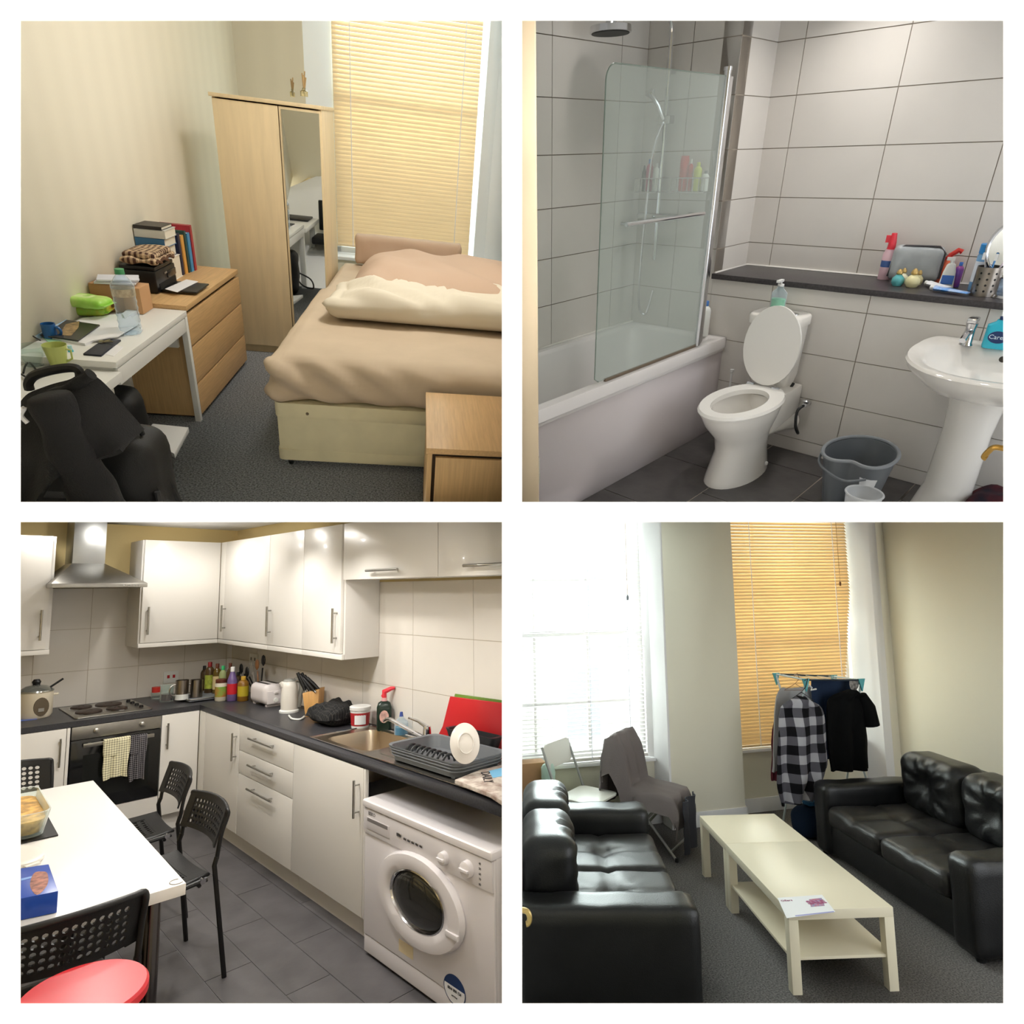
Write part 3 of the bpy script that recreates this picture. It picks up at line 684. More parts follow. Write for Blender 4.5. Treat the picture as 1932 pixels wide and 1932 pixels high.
part('tan_side', MB().grid(lumpf, 40, 36, .004), DUV, t, smooth=80)
def roll(q, n): return (0 if n.z < -.2 else 1) * .014 * math.sin(q.x * 9 + q.y * 12 - q.z * 10 + 3 * nz(q.x * 2, q.y * 3, q.z * 2)) + (0 if n.z < -.2 else 1) * .012 * nz(q.x * 6, q.y * 6, q.z * 8) + (0 if n.z < -.2 else 1) * (.012 * math.sin(q.x * 22 + q.y * 26 + 4 * nz(q.x * 3, q.y * 3)) * max(0, .3 + n.z) - .10 * max(0, .25 - abs(q.x - QX0)) * max(0, n.z) * 3)
QX0 = R.F(620, 592, bm_).x
part('cream_fold', soft(R.F(620, 592, bm_).x, .74, 0, yr1 - yr0, .014, max(.17, zr), .09, (46, 14, 10), roll), CRM, t, smooth=80)
# ---- nightstand
nx0, ny0, ny1, nh = -.002, 2.37, 2.99, .523
t = thing('bedside_cabinet', 'oak veneer bedside cabinet at the foot of the bed', 'cabinet', (nx0, ny0, 0), .024); nw = .75; nd = ny1 - ny0
part('top_panel', MB().box(0, nw, -.012, nd, nh - .026, nh), OAK, t, .002)
part('side_panel', MB().box(.006, .026, .0, nd, 0, nh - .027), OAKV, t, .002)
part('door', MB().box(.04, nw, -.004, .014, .03, nh - .045), OAKV, t, .002)
part('carcass', MB().box(.027, nw, .015, nd, .02, nh - .027), GAP, t)
# ---- chair with jacket, backpack and bag
yj = 1.92
CLOTH = mat('black_fleece', (30, 30, 31), .95, bump=.3, bscale=200)
NYL = mat('black_nylon', (13, 13, 14), .6, bump=.2, bscale=300)
pc2 = R.Y(110, 900, yj)
t = thing('office_chair', 'black chair under a draped jacket at the lower left', 'chair', (pc2.x, yj + .05, 0))
hp_ = [R.Y(u, v, yj + .05) - Vector((pc2.x, yj + .05, 0)) for u, v in ((56, 735), (54, 722), (66, 708), (100, 698), (136, 694), (150, 702), (150, 726))]
part('back_hoop', MB().tube(smooth_path(hp_), .014, 8), BLACK, t)
zse = .42
part('backrest', MB().box(-.15, .15, -.02, .01, zse + .06, hp_[0].z - .04), BLACK, t, .015)
part('seat', MB().box(-.18, .12, .0, .36, zse - .04, zse + .03), NYL, t, .02)
part('post', MB().lathe([(.03, .05), (.025, zse - .04)], c=(0, .21, 0), n=12), BLACK, t)
for k in range(5): part('leg', MB().tube([(0, .21, .07), (.26 * math.cos(k * 1.2566 + .3), .21 + .26 * math.sin(k * 1.2566 + .3), .03)], .018, 6), BLACK, t)
topl = [(30, 790), (52, 760), (72, 738), (100, 726), (130, 716), (156, 708), (176, 698), (196, 704), (216, 728), (236, 762), (252, 790), (266, 812)]
botl = [(30, 960), (52, 956), (76, 946), (100, 930), (124, 905), (146, 872), (163, 846), (186, 842), (208, 838), (228, 834), (248, 828), (264, 820)]
T_ = smooth_path([R.Y(u, v, yj) for u, v in topl], 4); B_ = smooth_path([R.Y(u, v, yj - .05) for u, v in botl], 4)
def jac(a, b):
    i = a * (len(T_) - 1); k = min(int(i), len(T_) - 2); f = i - k
    p = T_[k].lerp(T_[k + 1], f); q = B_[k].lerp(B_[k + 1], f); r_ = p.lerp(q, b)
    r_.y += -.10 * math.sin(min(1, b * 1.6) * math.pi / 2) - .022 * math.sin(a * 11 + b * 3) * b - .012 * nz(a * 5, b * 4) - .05 * math.sin(a * math.pi)
    return r_ - Vector((pc2.x, yj, .7))
t = thing('jacket', 'black fleece jacket draped over the back of the chair', 'jacket', (pc2.x, yj, .7))
part('body', MB().grid(jac, 44, 20, .012), CLOTH, t, smooth=80)
sl = [R.Y(u, v, yj - .17) - Vector((pc2.x, yj, .7)) for u, v in ((92, 748), (116, 800), (140, 860), (168, 915), (196, 965))]
part('sleeve', MB().tube(smooth_path(sl, 5), [.052 + .004 * math.sin(k * .9) + .0008 * k for k in range(21)], 14), CLOTH, t, smooth=80)
cl = [R.Y(u, v, yj - .09) - Vector((pc2.x, yj, .7)) for u, v in ((56, 778), (84, 752), (120, 738), (150, 722), (172, 706))]
part('collar', MB().tube(smooth_path(cl, 5), [.016 + .002 * math.sin(k) for k in range(21)], 10), CLOTH, t, smooth=80)
part('hanger_loop', MB().tube(smooth_path([R.Y(u, v, yj - .2) - Vector((pc2.x, yj, .7)) for u, v in ((36, 776), (46, 770), (40, 784), (52, 798))]), .006, 6), PAPER, t, label='white loop of tape')
pbk = R.Y(262, 900, 2.05)
t = thing('backpack', 'black backpack with trailing straps on the floor by the jacket', 'backpack', (pbk.x, 2.05, 0))
zb1 = R.H((pbk.x, 2.0), 826); wb = R.wid(pbk, 125)
def bpd(q, n): return .02 * nz(q.x * 7, q.y * 7, q.z * 7) + .008 * nz(q.x * 20, q.y * 20, q.z * 20)
part('main_body', soft(-wb * .62, wb * .42, -.14, .12, .0, zb1, .09, (16, 12, 14), bpd), NYL, t, smooth=80)
part('front_pocket', soft(-wb * .35, wb * .34, -.2, -.1, .03, zb1 * .6, .05, (12, 6, 8), bpd), NYL, t, smooth=80)
part('zip', MB().tube(smooth_path([(-wb * .3, -.19, zb1 * .62), (0, -.21, zb1 * .66), (wb * .3, -.18, zb1 * .55)]), .004, 6), mat('zip_grey', (110, 108, 104), .4), t, label='grey zip')
part('strap', MB().tube(smooth_path([Vector((wb * .2, -.05, zb1 * .9)), Vector((wb * .5, -.1, zb1 * .5)), Vector((wb * .62, -.12, .1)), Vector((wb * .75, -.1, .02)), Vector((wb * .95, -.08, .02))]), [.02] * 12 + [.012] * 13, 6), NYL, t)
part('strap', MB().tube(smooth_path([Vector((wb * .3, .02, zb1 * .8)), Vector((wb * .58, .02, zb1 * .42)), Vector((wb * .8, .03, .05)), Vector((wb * .88, .0, .015))]), .014, 6), NYL, t)
part('zip', MB().tube(smooth_path([(-wb * .28, -.205, zb1 * .3), (0, -.222, zb1 * .34), (wb * .26, -.2, zb1 * .28)]), .003, 6), mat('zip_grey'), t, label='grey zip')
part('haul_loop', MB().tube(arc((0, -.02, zb1), .05, 0, 180, 8, 'xz'), .008, 6), NYL, t)
part('side_strap', MB().tube(smooth_path([(wb * .42, -.1, zb1 * .75), (wb * .47, -.12, zb1 * .5), (wb * .44, -.13, zb1 * .25)]), .010, 6), mat('strap_grey', (44, 44, 46), .6), t, label='dark grey strap')
part('buckle', MB().box(wb * .45, wb * .52, -.15, -.13, zb1 * .42, zb1 * .5), mat('buckle_grey', (90, 88, 86), .35), t, .004)
pbg = R.F(262, 830, .0)
t = thing('shoulder_bag', 'black soft bag standing under the desk', 'bag', (-1.46, 3.0, 0)); zh = min(.5, R.H((-1.46, 3.0), 738))
part('body', soft(-.17, .1, -.1, .12, 0.004, zh, .08, (12, 10, 12), bpd), NYL, t, smooth=80)
part('strap', MB().tube(smooth_path([(.08, -.02, zh * .5), (.2, -.06, zh * .34), (.22, -.08, zh * .12), (.12, -.1, .06), (.06, -.1, .12)]), .008, 6), NYL, t)
sc_ = flat('bathroom_scale', 'white flat bathroom scale on the carpet under the desk', 'scale', [(266, 824), (288, 799), (356, 806), (329, 856)], 0, .03, LAMW, bevel=.004)
patch_on(sc_, 'dial', [(R_[0], R_[1]) for R_ in [(284 + 9 * math.cos(a), 820 + 6 * math.sin(a)) for a in [k * .6283 for k in range(10)]]], .0302, mat('dial_grey', (90, 90, 94), .4))
# ---- light: shaded ceiling lamp above the frame and daylight at the window
area('ceiling_lamp', (-.1, 4.0, 2.93), (-.1, 4.0, 0), .5, 35, (1.0, .95, .89))
area('window_daylight', ((bl + br) / 2, YW + .35, 2.2), ((bl + br) / 2, 3.5, .9), 1.3, 46, (.84, .92, 1.0), 1.8)
# ================================================================ BATHROOM
R = CUR[0] = BATH
XE, XS, YL, YR, YF, ZS = 3.561, 3.954, 2.452, 1.907, 1.768, .928
TILE = mat('pale_grey_wall_tile', (214, 209, 203), 0.3, var=.03, vscale=3)
GROUT = mat('beige_grout', (150, 140, 128), 0.9)
SLATE = mat('dark_slate_tile', (74, 71, 70), 0.35, var=.25, vscale=7, bump=.06, bscale=40)
FGROUT = mat('light_floor_grout', (196, 186, 174), 0.9)
CERAM = mat('white_ceramic', (232, 228, 222), 0.12, coat=.4)
ACRYL = mat('white_acrylic', (226, 222, 221), 0.2, coat=.3)
rows = [-.2] + [1.056 + .245 * k for k in range(-4, 5)] + [2.4]
def tile_wall(name, axis, pos, sgn, a0, a1, seams, zz, th=.1, ext=(0, 0)):
    """grout slab with every tile a part; axis 'x' or 'y' is the wall's normal, sgn its outward side"""
    def bx(mb, a, b, z0, z1, d0, d1):
        d0, d1 = pos + sgn * d0, pos + sgn * d1
        return mb.box(d0, d1, a, b, z0, z1) if axis == 'x' else mb.box(a, b, d0, d1, z0, z1)
    s = struct(name, bx(MB(), a0 - ext[0], a1 + ext[1], zz[0] - .02, zz[-1] + (.05 if ext[1] else 0), -th, -.004), GROUT)
    ss = [a0] + [q for q in sorted(seams) if a0 + .01 < q < a1 - .01] + [a1]
    g = .0022
    for i in range(len(ss) - 1):
        for k in range(len(zz) - 1):
            part('tile', bx(MB(), ss[i] + (g if i else 0), ss[i + 1] - (g if i < len(ss) - 2 else 0), zz[k] + (g if k else 0), zz[k + 1] - g, -.006, 0), TILE, s, smooth=0)
    return s
full = [0] + [z for z in rows if z > .02]
tile_wall('wall_left', 'y', YL, -1, .7, XE + .1, [XE] + [XE - .24 - .55 * k for k in range(6)], full)
tile_wall('wall_end', 'x', XE, -1, YR, YL, [YR + .27], full, ext=(0, .1))
tile_wall('wall_return', 'y', YR, -1, XE, XS, [], [ZS] + [z for z in full if z > ZS + .02], ext=(0, .1))
tile_wall('wall_right', 'x', XS, -1, -1.4, YR, [1.76 - .5 * k for k in range(7)], [ZS] + [z for z in full if z > ZS + .02], ext=(0, .1))
tile_wall('wall_lower', 'x', XE, -1, -1.4, YR - .001, [1.045 - .5 * k for k in range(5)] + [1.545], [z for z in full if z < ZS - .06] + [ZS - .03])
struct('ceiling', MB().box(.6, XS + .1, -1.4, YL + .1, 2.4, 2.5), PLASTER)
fl = struct('floor', MB().box(.7, XE + .05, -1.4, YF + .1, -.06, -.004), FGROUT)
fx = [R.F(1258, 860).x, R.F(1351, 910).x]
tw, tl = .385, .58
y0 = YF + .1
rowk = 0; y = y0
while y > -1.3:
    ys = y - (.48 if rowk == 0 else tw); off = (fx[0] + (.30 if rowk % 2 else 0)) % tl; x = off - tl + .6 - (.6 % tl)
    while x < XE:
        a, b = max(x, .72), min(x + tl, XE)
        if b - a > .02: part('tile', MB().box(a + .004, b - .004, max(ys, -1.4) + .004, y - .004, -.02, 0), SLATE, fl, smooth=0)
        x += tl
    y = ys; rowk += 1
# shelf on the boxed-in pipes
t = thing('shelf', 'long dark laminate shelf on top of the tiled boxing', 'shelf', (XE, .3, ZS - .03))
part('board', MB().box(-.02, XS - XE - .0005, -1.6, YR - .3 - .0005, 0.001, .03), mat('dark_speckled_laminate', (62, 58, 60), .35, var=.3, vscale=90), t, .003)
part('sealant', MB().tube([(XS - XE - .006, -1.6, .032), (XS - XE - .006, YR - .31, .032), (.0, YR - .31, .032)], .006, 6), mat('white_sealant', (236, 232, 226), .5), t)
# door frame at the left
pd = R.D(1015, 500, 1.3)
d1 = struct('door_1', MB().box(-.3, 0, -.0, .14, 0, 2.4), mat('cream_gloss_paint', (196, 178, 150), .4), .004)
yaw = R.face(pd); d1.matrix_world = R.M @ Matrix.Translation((pd.x, pd.y, 0)) @ Matrix.Rotation(yaw + .25, 4, 'Z')
part('stop', MB().box(-.02, .012, .05, .09, 0, 2.4), mat('cream_gloss_paint'), d1, .003)
zk = R.H(pd, 890)
part('strike_plate', MB().box(-.002, .003, .005, .045, zk - .035, zk + .035), STEEL, d1, .001); part('latch_hole', MB().box(.001, .0035, .015, .035, zk - .012, zk + .012), BLACK, d1)
# ---- bath
tx0, tx1, rz = 1.35, XE - .001, .583; ty0, ty1 = YF, YL - .001
cx, cy = (tx0 + tx1) / 2, (ty0 + ty1) / 2
t = thing('bathtub', 'white bathtub with a flat front panel along the left wall', 'bathtub', (cx, cy, 0)); L, Wd = tx1 - tx0, ty1 - ty0
def rr(w, d, r, z, ox=0, oy=0): return [(x, y, z) for x, y in rrect(w, d, r, 6, ox, oy)]
mb = MB().rings([rr(L, Wd, .01, .525), rr(L, Wd, .01, rz - .012), rr(L - .008, Wd - .008, .012, rz), rr(L - .10, Wd - .11, .09, rz), rr(L - .13, Wd - .14, .1, rz - .02), rr(L - .22, Wd - .2, .12, .25), rr(L - .4, Wd - .3, .12, .19)], cap0=False)
part('tub', mb, ACRYL, t, smooth=50)
part('front_panel', MB().box(-L / 2, L / 2, -Wd / 2 + .018, -Wd / 2 + .03, 0, .505), mat('panel_acrylic', (214, 206, 208), .25), t, .003)
part('panel_lip', MB().box(-L / 2, L / 2, -Wd / 2 + .006, -Wd / 2 + .03, .505, .522), ACRYL, t, .003)
part('mould_spot', MB().lathe([(.014, 0), (.01, .004)], n=9).tf(Matrix.Translation((-.42, Wd / 2 - .02, rz))), mat('mould_stain', (60, 50, 36), .9), t, label='dark mould spot at the wall joint')
part('sealant', MB().box(-L / 2, L / 2, Wd / 2 - .016, Wd / 2, rz, rz + .008), mat('white_sealant'), t)
# ---- shower screen
gx0, gx1, gy, gz1 = 2.343, 3.249, 1.80, 1.847
FROST = thin_glass('misted_glass', (234, 239, 236), .10, .25)
t = thing('shower_screen', 'frameless glass shower screen with chrome pole and towel bar', 'shower screen', (gx1, gy, rz)); gh = gz1 - rz; gl = gx1 - gx0
out = [(0, .012), (-gl + .03, .012), (-gl, .03)] + [(-gl + .06 - .06 * math.cos(a), gh - .06 + .06 * math.sin(a)) for a in [k * math.pi / 12 for k in range(7)]] + [(0, gh)]
part('glass', MB().rings([[(x, -.003, z) for x, z in out], [(x, .003, z) for x, z in out]]), FROST, t, smooth=0)
part('glass_edge', MB().tube([(x, 0, z) for x, z in out[1:]], .0026, 5), mat('green_glass_edge', (120, 134, 124), .2), t, label='greenish polished glass edge')
part('pole', MB().lathe([(.016, .008), (.016, gh + .02), (.02, gh + .02), (.02, gh + .035)], c=(.012, -.004, 0), n=16), CHROME, t)
part('wall_profile', MB().box(.028, .056, -.012, .016, .008, gh), CHROME, t, .003)
part('seal', MB().box(-gl + .08, 0, -.006, .006, .001, .014), mat('grey_seal', (110, 96, 80), .6), t)
ba, bb = R.Y(1182, 419, gy - .05), R.Y(1328, 407, gy - .05); zb = (ba.z + bb.z) / 2 - rz
br_ = part('towel_bar', MB().tube([(ba.x - gx1, -.05, zb), (bb.x - gx1, -.05, zb)], .009, 10), CHROME, t)
for x in (ba.x - gx1 + .03, bb.x - gx1 - .06): part('bracket', MB().tube([(x, -.05, zb), (x, -.002, zb)], .006, 8), CHROME, br_)
# ---- shower riser with rain head and hand shower
rx, ry = XE - .045, R.X(1267, 100, XE - .045).y
t = thing('shower_riser', 'chrome shower riser with a round rain head and hand shower', 'shower', (rx, ry, 1.0))
ph = R.D(1152, 56, 3.0); hd = Vector((ph.x - rx, ph.y - ry, ph.z - 1.0))
zb0 = R.H((rx, ry), 136) - 1.0; ztop = hd.z + .12
pth = [(0, 0, -.02), (0, 0, zb0), (0, 0, ztop - .1)] + [(-.1 + .1 * math.cos(a), 0, ztop - .1 + .1 * math.sin(a)) for a in [k * math.pi / 10 for k in range(1, 6)]]
pth += [(hd.x + .02, hd.y, ztop), (hd.x, hd.y, ztop - .03), (hd.x, hd.y, hd.z + .02)]
part('pipe', MB().tube([(x - .012, y, z) for x, y, z in pth], .011, 10), CHROME, t)
part('wall_bracket', MB().tube([(-.012, 0, zb0), (.028, -.014, zb0)], .010, 8), CHROME, t)
rh = part('rain_head', MB().lathe([(.015, .05), (.03, .02), (.095, .014), (.098, -.012), (.09, -.014)], c=tuple(hd), n=32), CHROME, t)
part('nozzle_plate', MB().lathe([(.09, -.0145), (.088, -.017)], c=tuple(hd), n=32), mat('dark_nozzle_plate', (62, 62, 60), .6), rh)
hs = R.X(1262, 226, rx); hh = R.X(1226, 172, rx - .1)
a = Vector((0, 0, hs.z - 1.0)); b = Vector((-.1, hh.y - ry, hh.z - 1.0))
part('slider', MB().box(-.03, .02, -.04, .04, a.z - .02, a.z + .02), CHROME, t, .006)
part('hand_shower', MB().tube([a + Vector((-.03, 0, 0)), a.lerp(b, .5), a.lerp(b, .8), b], [.011, .012, .014, .03], 10), CHROME, t)
part('hose', MB().tube(smooth_path([(-.03, .0, a.z - .01), (-.07, .03, a.z - .2), (-.08, .05, -.2), (-.04, .02, -.34), (0, 0, -.2)]), .007, 8), CHROME, t)
zv = R.H((rx, ry), 408) - 1.0
part('mixer_valve', MB().tube([(-.02, -.13, zv), (-.02, .13, zv)], .018, 12), CHROME, t)
# ---- two wire caddies with bottles
def caddy(u0, u1, v, label):
    a, b = R.X(u0, v, XE - .07), R.X(u1, v, XE - .07); w = a.y - b.y; c = ((a + b) / 2)
    t = thing('wire_caddy', label, 'caddy', (XE - .07, c.y, c.z), 0, 'caddies on the shower wall')
    for z in (0, .07):
        part('rim', MB().tube([(-.06, -w / 2, z), (.06, -w / 2, z), (.06, w / 2, z), (-.06, w / 2, z)], .003, 6, closed=True), CHROME, t)
    for k in range(7): part('wire', MB().tube([(-.06, -w / 2 + w * k / 6, .07), (-.06, -w / 2 + w * k / 6, 0), (.06, -w / 2 + w * k / 6, 0)], .0022, 5), CHROME, t)
    return c
def bottle(name, label, cat, p, h, r, m, mcap, sx=1.0, shoulder=.72, neck=.4, cap=.14, yaw=0.0, group=None, lab=None):
    t = thing(name, label, cat, p, yaw, group)
    part('body', MB().lathe([(r * .92, 0), (r, .006), (r, h * shoulder), (r * .8, h * (shoulder + .08)), (r * neck, h * (1 - cap))], n=20, sy=sx), m, t, smooth=45)
    part('cap', MB().lathe([(r * neck * 1.1, h * (1 - cap)), (r * neck * 1.1, h * .985), (r * neck * .95, h)], n=16, sy=1), mcap, t)
    if lab: part('label', MB().lathe([(r * 1.012, h * .2), (r * 1.012, h * shoulder * .85)], n=20, sy=sx, cap0=False, cap1=False), lab, t)
    return t
c1 = caddy(1208, 1248, 362, 'wire caddy on the left of the shower pipe'); c2 = caddy(1276, 1338, 362, 'wire caddy on the right of the shower pipe')
WCAP = mat('white_cap', (226, 226, 224), .4)
def on_caddy(u, v, vt, wpx, c, name, label, m, mc, **k):
    p = R.X(u, 362, XE - .07); p.z = c.z + .004; h = R.H(p, vt) - p.z
    return bottle(name, label, 'bottle', p, h, R.wid(p, wpx) / 2, m, mc, yaw=0, group='bottles in the shower caddies', **k)
on_caddy(1213, 362, 312, 8, c1, 'shampoo_bottle', 'small black bottle at the left of the left caddy', BLACK, BLACK)
on_caddy(1223, 362, 300, 13, c1, 'shampoo_bottle', 'magenta bottle with a blue cap in the left caddy', mat('magenta_plastic', (176, 50, 100), .4), mat('blue_cap', (70, 120, 190), .4))
on_caddy(1236, 362, 308, 11, c1, 'shampoo_bottle', 'white bottle at the right of the left caddy', mat('white_plastic', (226, 228, 224), .4), WCAP)
on_caddy(1287, 362, 294, 16, c2, 'shampoo_bottle', 'tall red carton-like bottle at the left of the right caddy', mat('red_plastic', (196, 52, 44), .4), mat('red_plastic'), shoulder=.9, neck=.9, cap=.02)
on_caddy(1299, 362, 300, 9, c2, 'shampoo_bottle', 'slim red bottle beside the tall red one', mat('red_plastic'), WCAP)
on_caddy(1313, 362, 306, 15, c2, 'shampoo_bottle', 'lime yellow bottle in the right caddy', mat('lime_bottle', (196, 206, 60), .4), mat('lime_bottle'))
on_caddy(1328, 362, 322, 13, c2, 'shampoo_bottle', 'white bottle with a dark cap at the right of the right caddy', mat('white_plastic'), mat('dark_cap', (50, 50, 50), .4))
pb = Vector((XE - .06, R.X(1330, 600, XE - .06).y, rz + .001))
bottle('shampoo_bottle', 'white bottle with a blue cap standing on the bath end behind the screen', 'bottle', pb, R.H(pb, 568) - rz, .03, mat('white_plastic'), mat('blue_cap'))
# ---- toilet
ox, oy = 3.03, 1.375
def ell(cx, rx, ry, z, n=32, sq=2.0, oy_=0.0):
    out = []
    for i in range(n):
        a = 2 * math.pi * i / n; c, s = math.cos(a), math.sin(a)
        w = 1.0 if c < 0 else 1.0
        out.append((cx + rx * math.copysign(abs(c) ** (2 / sq), c), oy_ + ry * math.copysign(abs(s) ** (2 / sq), s), z))
    return out
t = thing('toilet', 'white close-coupled toilet with its seat down and lid up', 'toilet', (ox, oy, 0))
part('bowl', MB().rings([ell(.06, .27, .125, 0), ell(.06, .265, .12, .03), ell(.07, .21, .105, .16), ell(.06, .22, .115, .24), ell(.02, .28, .15, .33), ell(.01, .305, .163, .385), ell(.01, .305, .163, .402), ell(.0, .235, .115, .402), ell(0, .22, .105, .34), ell(.03, .15, .07, .24), ell(.05, .07, .04, .2)], cap0=True, cap1=True), CERAM, t, smooth=50)
part('pan_link', MB().rings([[(.2, -.1, .2), (.2, .1, .2), (.2, .1, .4), (.2, -.1, .4)], [(.52, -.1, .24), (.52, .1, .24), (.52, .1, .405), (.52, -.1, .405)]]), CERAM, t, .02)
part('water', MB().rings([ell(.03, .13, .062, .232), ell(.03, .13, .062, .234)]), mat('still_water', (180, 184, 180), .03, alpha=.6), t)
part('seat', MB().rings([ell(.0, .318, .17, .404), ell(0, .324, .175, .414), ell(0, .316, .168, .428), ell(-.025, .225, .112, .428), ell(-.025, .222, .11, .404), ell(.0, .318, .17, .404)], cap0=False, cap1=False), mat('white_seat_plastic', (238, 235, 230), .2), t, smooth=50)
lidm = MB().rings([[(z_, y_, x_) for x_, y_, z_ in ell(.21, .205, .15, z)] for z in (0, .006, .016)] + [[(z_, y_, x_) for x_, y_, z_ in ell(.21, .195, .14, .02)]])
lidm.tf(Matrix.Translation((.262, 0.02, .43)) @ Matrix.Rotation(.10, 4, 'Y'))
part('lid', lidm, mat('white_seat_plastic'), t, smooth=50)
for y in (-.07, .07): part('hinge', MB().tube([(.27, y - .02 + .02, .425), (.27, y + .02 + .02, .425)], .012, 10), CHROME, t)
c0 = 1.30 - oy; c1_ = 1.56 - oy; X0 = 3.355 - ox; X1 = XE - .003 - ox
cist = part('cistern', MB().rings([[(x, y, z) for x, y in rrect(X1 - x0, (c1_ - c0) - i, .05, 5, (x0 + X1) / 2, (c0 + c1_) / 2)] for z, x0, i in ((.40, X0 + .05, .05), (.46, X0 + .02, .02), (.735, X0, 0))]), CERAM, t, smooth=50)
part('cistern_lid', MB().rings([[(x, y, z) for x, y in rrect(X1 - X0 + .015 - i, (c1_ - c0) + .02 - i, .055, 5, (X0 + X1) / 2 - .006, (c0 + c1_) / 2)] for z, i in ((.735, 0), (.775, 0), (.783, .012))]), CERAM, t, smooth=50)
part('flush_button', MB().lathe([(.022, .783), (.022, .788), (.016, .79)], c=((X0 + X1) / 2, c0 + .06, 0), n=16), CHROME, t)
part('fixing_cap', MB().lathe([(.012, 0), (.01, .01)], n=12).tf(Matrix.Translation((.16, -.112, .05)) @ Matrix.Rotation(math.pi / 2, 4, 'X')), mat('white_cap'), t)
part('waste_pipe', MB().tube([(.28, -.02, .2), (.44, -.06, .2), (XE - ox - .03, -.08, .19)], .05, 16), mat('white_pipe', (218, 214, 206), .4), t)
pv = R.X(1522, 762, XE - .03)
t = thing('isolation_valve', 'chrome pipe valve with black hose on the wall beside the toilet', 'valve', pv)
part('body', MB().lathe([(.012, -.03), (.016, -.02), (.016, .02), (.012, .028)], n=12).tf(Matrix.Rotation(math.pi / 2, 4, 'Y')), CHROME, t)
part('knob', MB().lathe([(.018, 0), (.02, .01), (.012, .018)], n=10).tf(Matrix.Translation((-.02, 0, .012))), CHROME, t)
part('hose', MB().tube(smooth_path([(-.02, 0, 0), (-.06, .02, -.03), (-.1, .0, -.10), (-.07, -.01, -.15), (-.02, .03, -.13), (-.04, .07, -.04), (-.08, .08, .06), (-.06, .07, .12)]), .008, 8), BLACK, t)
p, h, r = R.item(1474, 583, .79, 527, 30)
p = Vector((3.45, 1.455, .784)); h = R.H(p, 527) - .784
t = thing('soap_dispenser', 'clear pump bottle of pale green soap on the cistern', 'soap dispenser', p)
GREENS = mat('pale_green_soap', (160, 222, 180), .2)
part('bottle', MB().lathe([(.036, 0), (.04, .006), (.04, h * .6), (.016, h * .74), (.016, h * .8)], n=20, sx=.7), PET, t)
part('soap', MB().lathe([(.035, .003), (.037, h * .42)], n=20, sx=.7), GREENS, t)
part('pump', MB().lathe([(.016, h * .8), (.016, h * .86), (.005, h * .87), (.005, h * .95)], n=12).box(-.045, .012, -.008, .008, h * .93, h), WCAP, t)
pbz = R.F(1391, 724, .0)
pbz = Vector((3.46, 1.66, 0)); zz = R.H(pbz, 697)
t = thing('toilet_brush', 'white toilet brush handle standing between bath and toilet', 'brush', pbz)
part('handle', MB().lathe([(.006, .12), (.006, zz - .02), (.011, zz - .015), (.011, zz)], n=10), WCAP, t); part('holder', MB().lathe([(.045, 0), (.05, .01), (.045, .14), (.03, .15)], n=18), WCAP, t)
# ---- basin on pedestal
bz, by, bxw = .755, .42, XE - .002
def bas(sx, sy, z, back=0.0, n=40):
    """D-shaped outline: flat against the wall, round to the front"""
    out = []
    for i in range(n):
        a = 2 * math.pi * i / n; c, s = math.cos(a), math.sin(a)
        x = -.27 * sx + c * .27 * sx if c > 0 else -.27 * sx + c * .42 * sx
        if c > 0: x = -.27 * sx + .27 * sx * min(1, c * 1.9) ** .6
        out.append((x - back, .325 * sy * math.copysign(abs(s) ** .85, s), z))
    return out
t = thing('washbasin', 'white oval washbasin on a pedestal below the shelf', 'washbasin', (bxw, by, 0))
part('basin', MB().rings([bas(.55, .4, bz - .17, .0), bas(.8, .75, bz - .12), bas(.97, .97, bz - .04), bas(1, 1, bz - .01), bas(.985, .985, bz), bas(.80, .82, bz - .002, .085), bas(.74, .76, bz - .02, .1), bas(.6, .62, bz - .09, .13), bas(.3, .3, bz - .125, .22)]), CERAM, t, smooth=50)
part('pedestal', MB().lathe([(.13, 0), (.125, .02), (.1, .12), (.095, .4), (.11, bz - .16)], c=(-.2, .03, 0), n=28, sx=.9), CERAM, t, smooth=50)
part('overflow', MB().lathe([(.014, 0), (.014, .006), (.008, .006)], n=14).tf(Matrix.Translation((-.128, -.0, bz - .035)) @ Matrix.Rotation(-math.pi / 2 - .35, 4, 'Y')), mat('dark_hole', (50, 46, 40), .5), t)
pt = R.F(1822, 650, bz)
t = thing('basin_tap', 'chrome mixer tap standing on the washbasin', 'tap', (pt.x, pt.y, bz - .002)); ht = R.H(pt, 598) - bz
part('body', MB().lathe([(.028, .002), (.022, .012), (.02, ht * .6), (.024, ht * .8)], n=16), CHROME, t)
part('spout', MB().tube([(0, 0, ht * .5), (-.06, 0, ht * .48), (-.1, 0, ht * .32)], [.017, .014, .013], 10), CHROME, t)
part('lever', MB().box(-.03, .035, -.018, .018, ht * .82, ht), CHROME, t, .006)
p = R.F(1876, 656, bz); hs_ = R.H(p, 588) - bz
t = thing('soap_dispenser', 'turquoise pump soap bottle on the right of the washbasin', 'soap dispenser', p, R.face(p))
TURQ = mat('turquoise_soap', (52, 180, 206), .15)
part('bottle', MB().rings([[(x, y, z) for x, y in rrect(.10 * k, .06 * k, .02 * k, 4)] for z, k in ((0, .95), (.01, 1), (hs_ * .62, 1), (hs_ * .72, .5), (hs_ * .78, .4))]), TURQ, t, smooth=50)
part('label', MB().rings([[(.036 * math.cos(a), y, hs_ * .33 + .026 * math.sin(a)) for a in [k * math.pi / 12 for k in range(24)]] for y in (-.0305, -.0315)]), mat('navy_label', (24, 52, 100), .4), t)
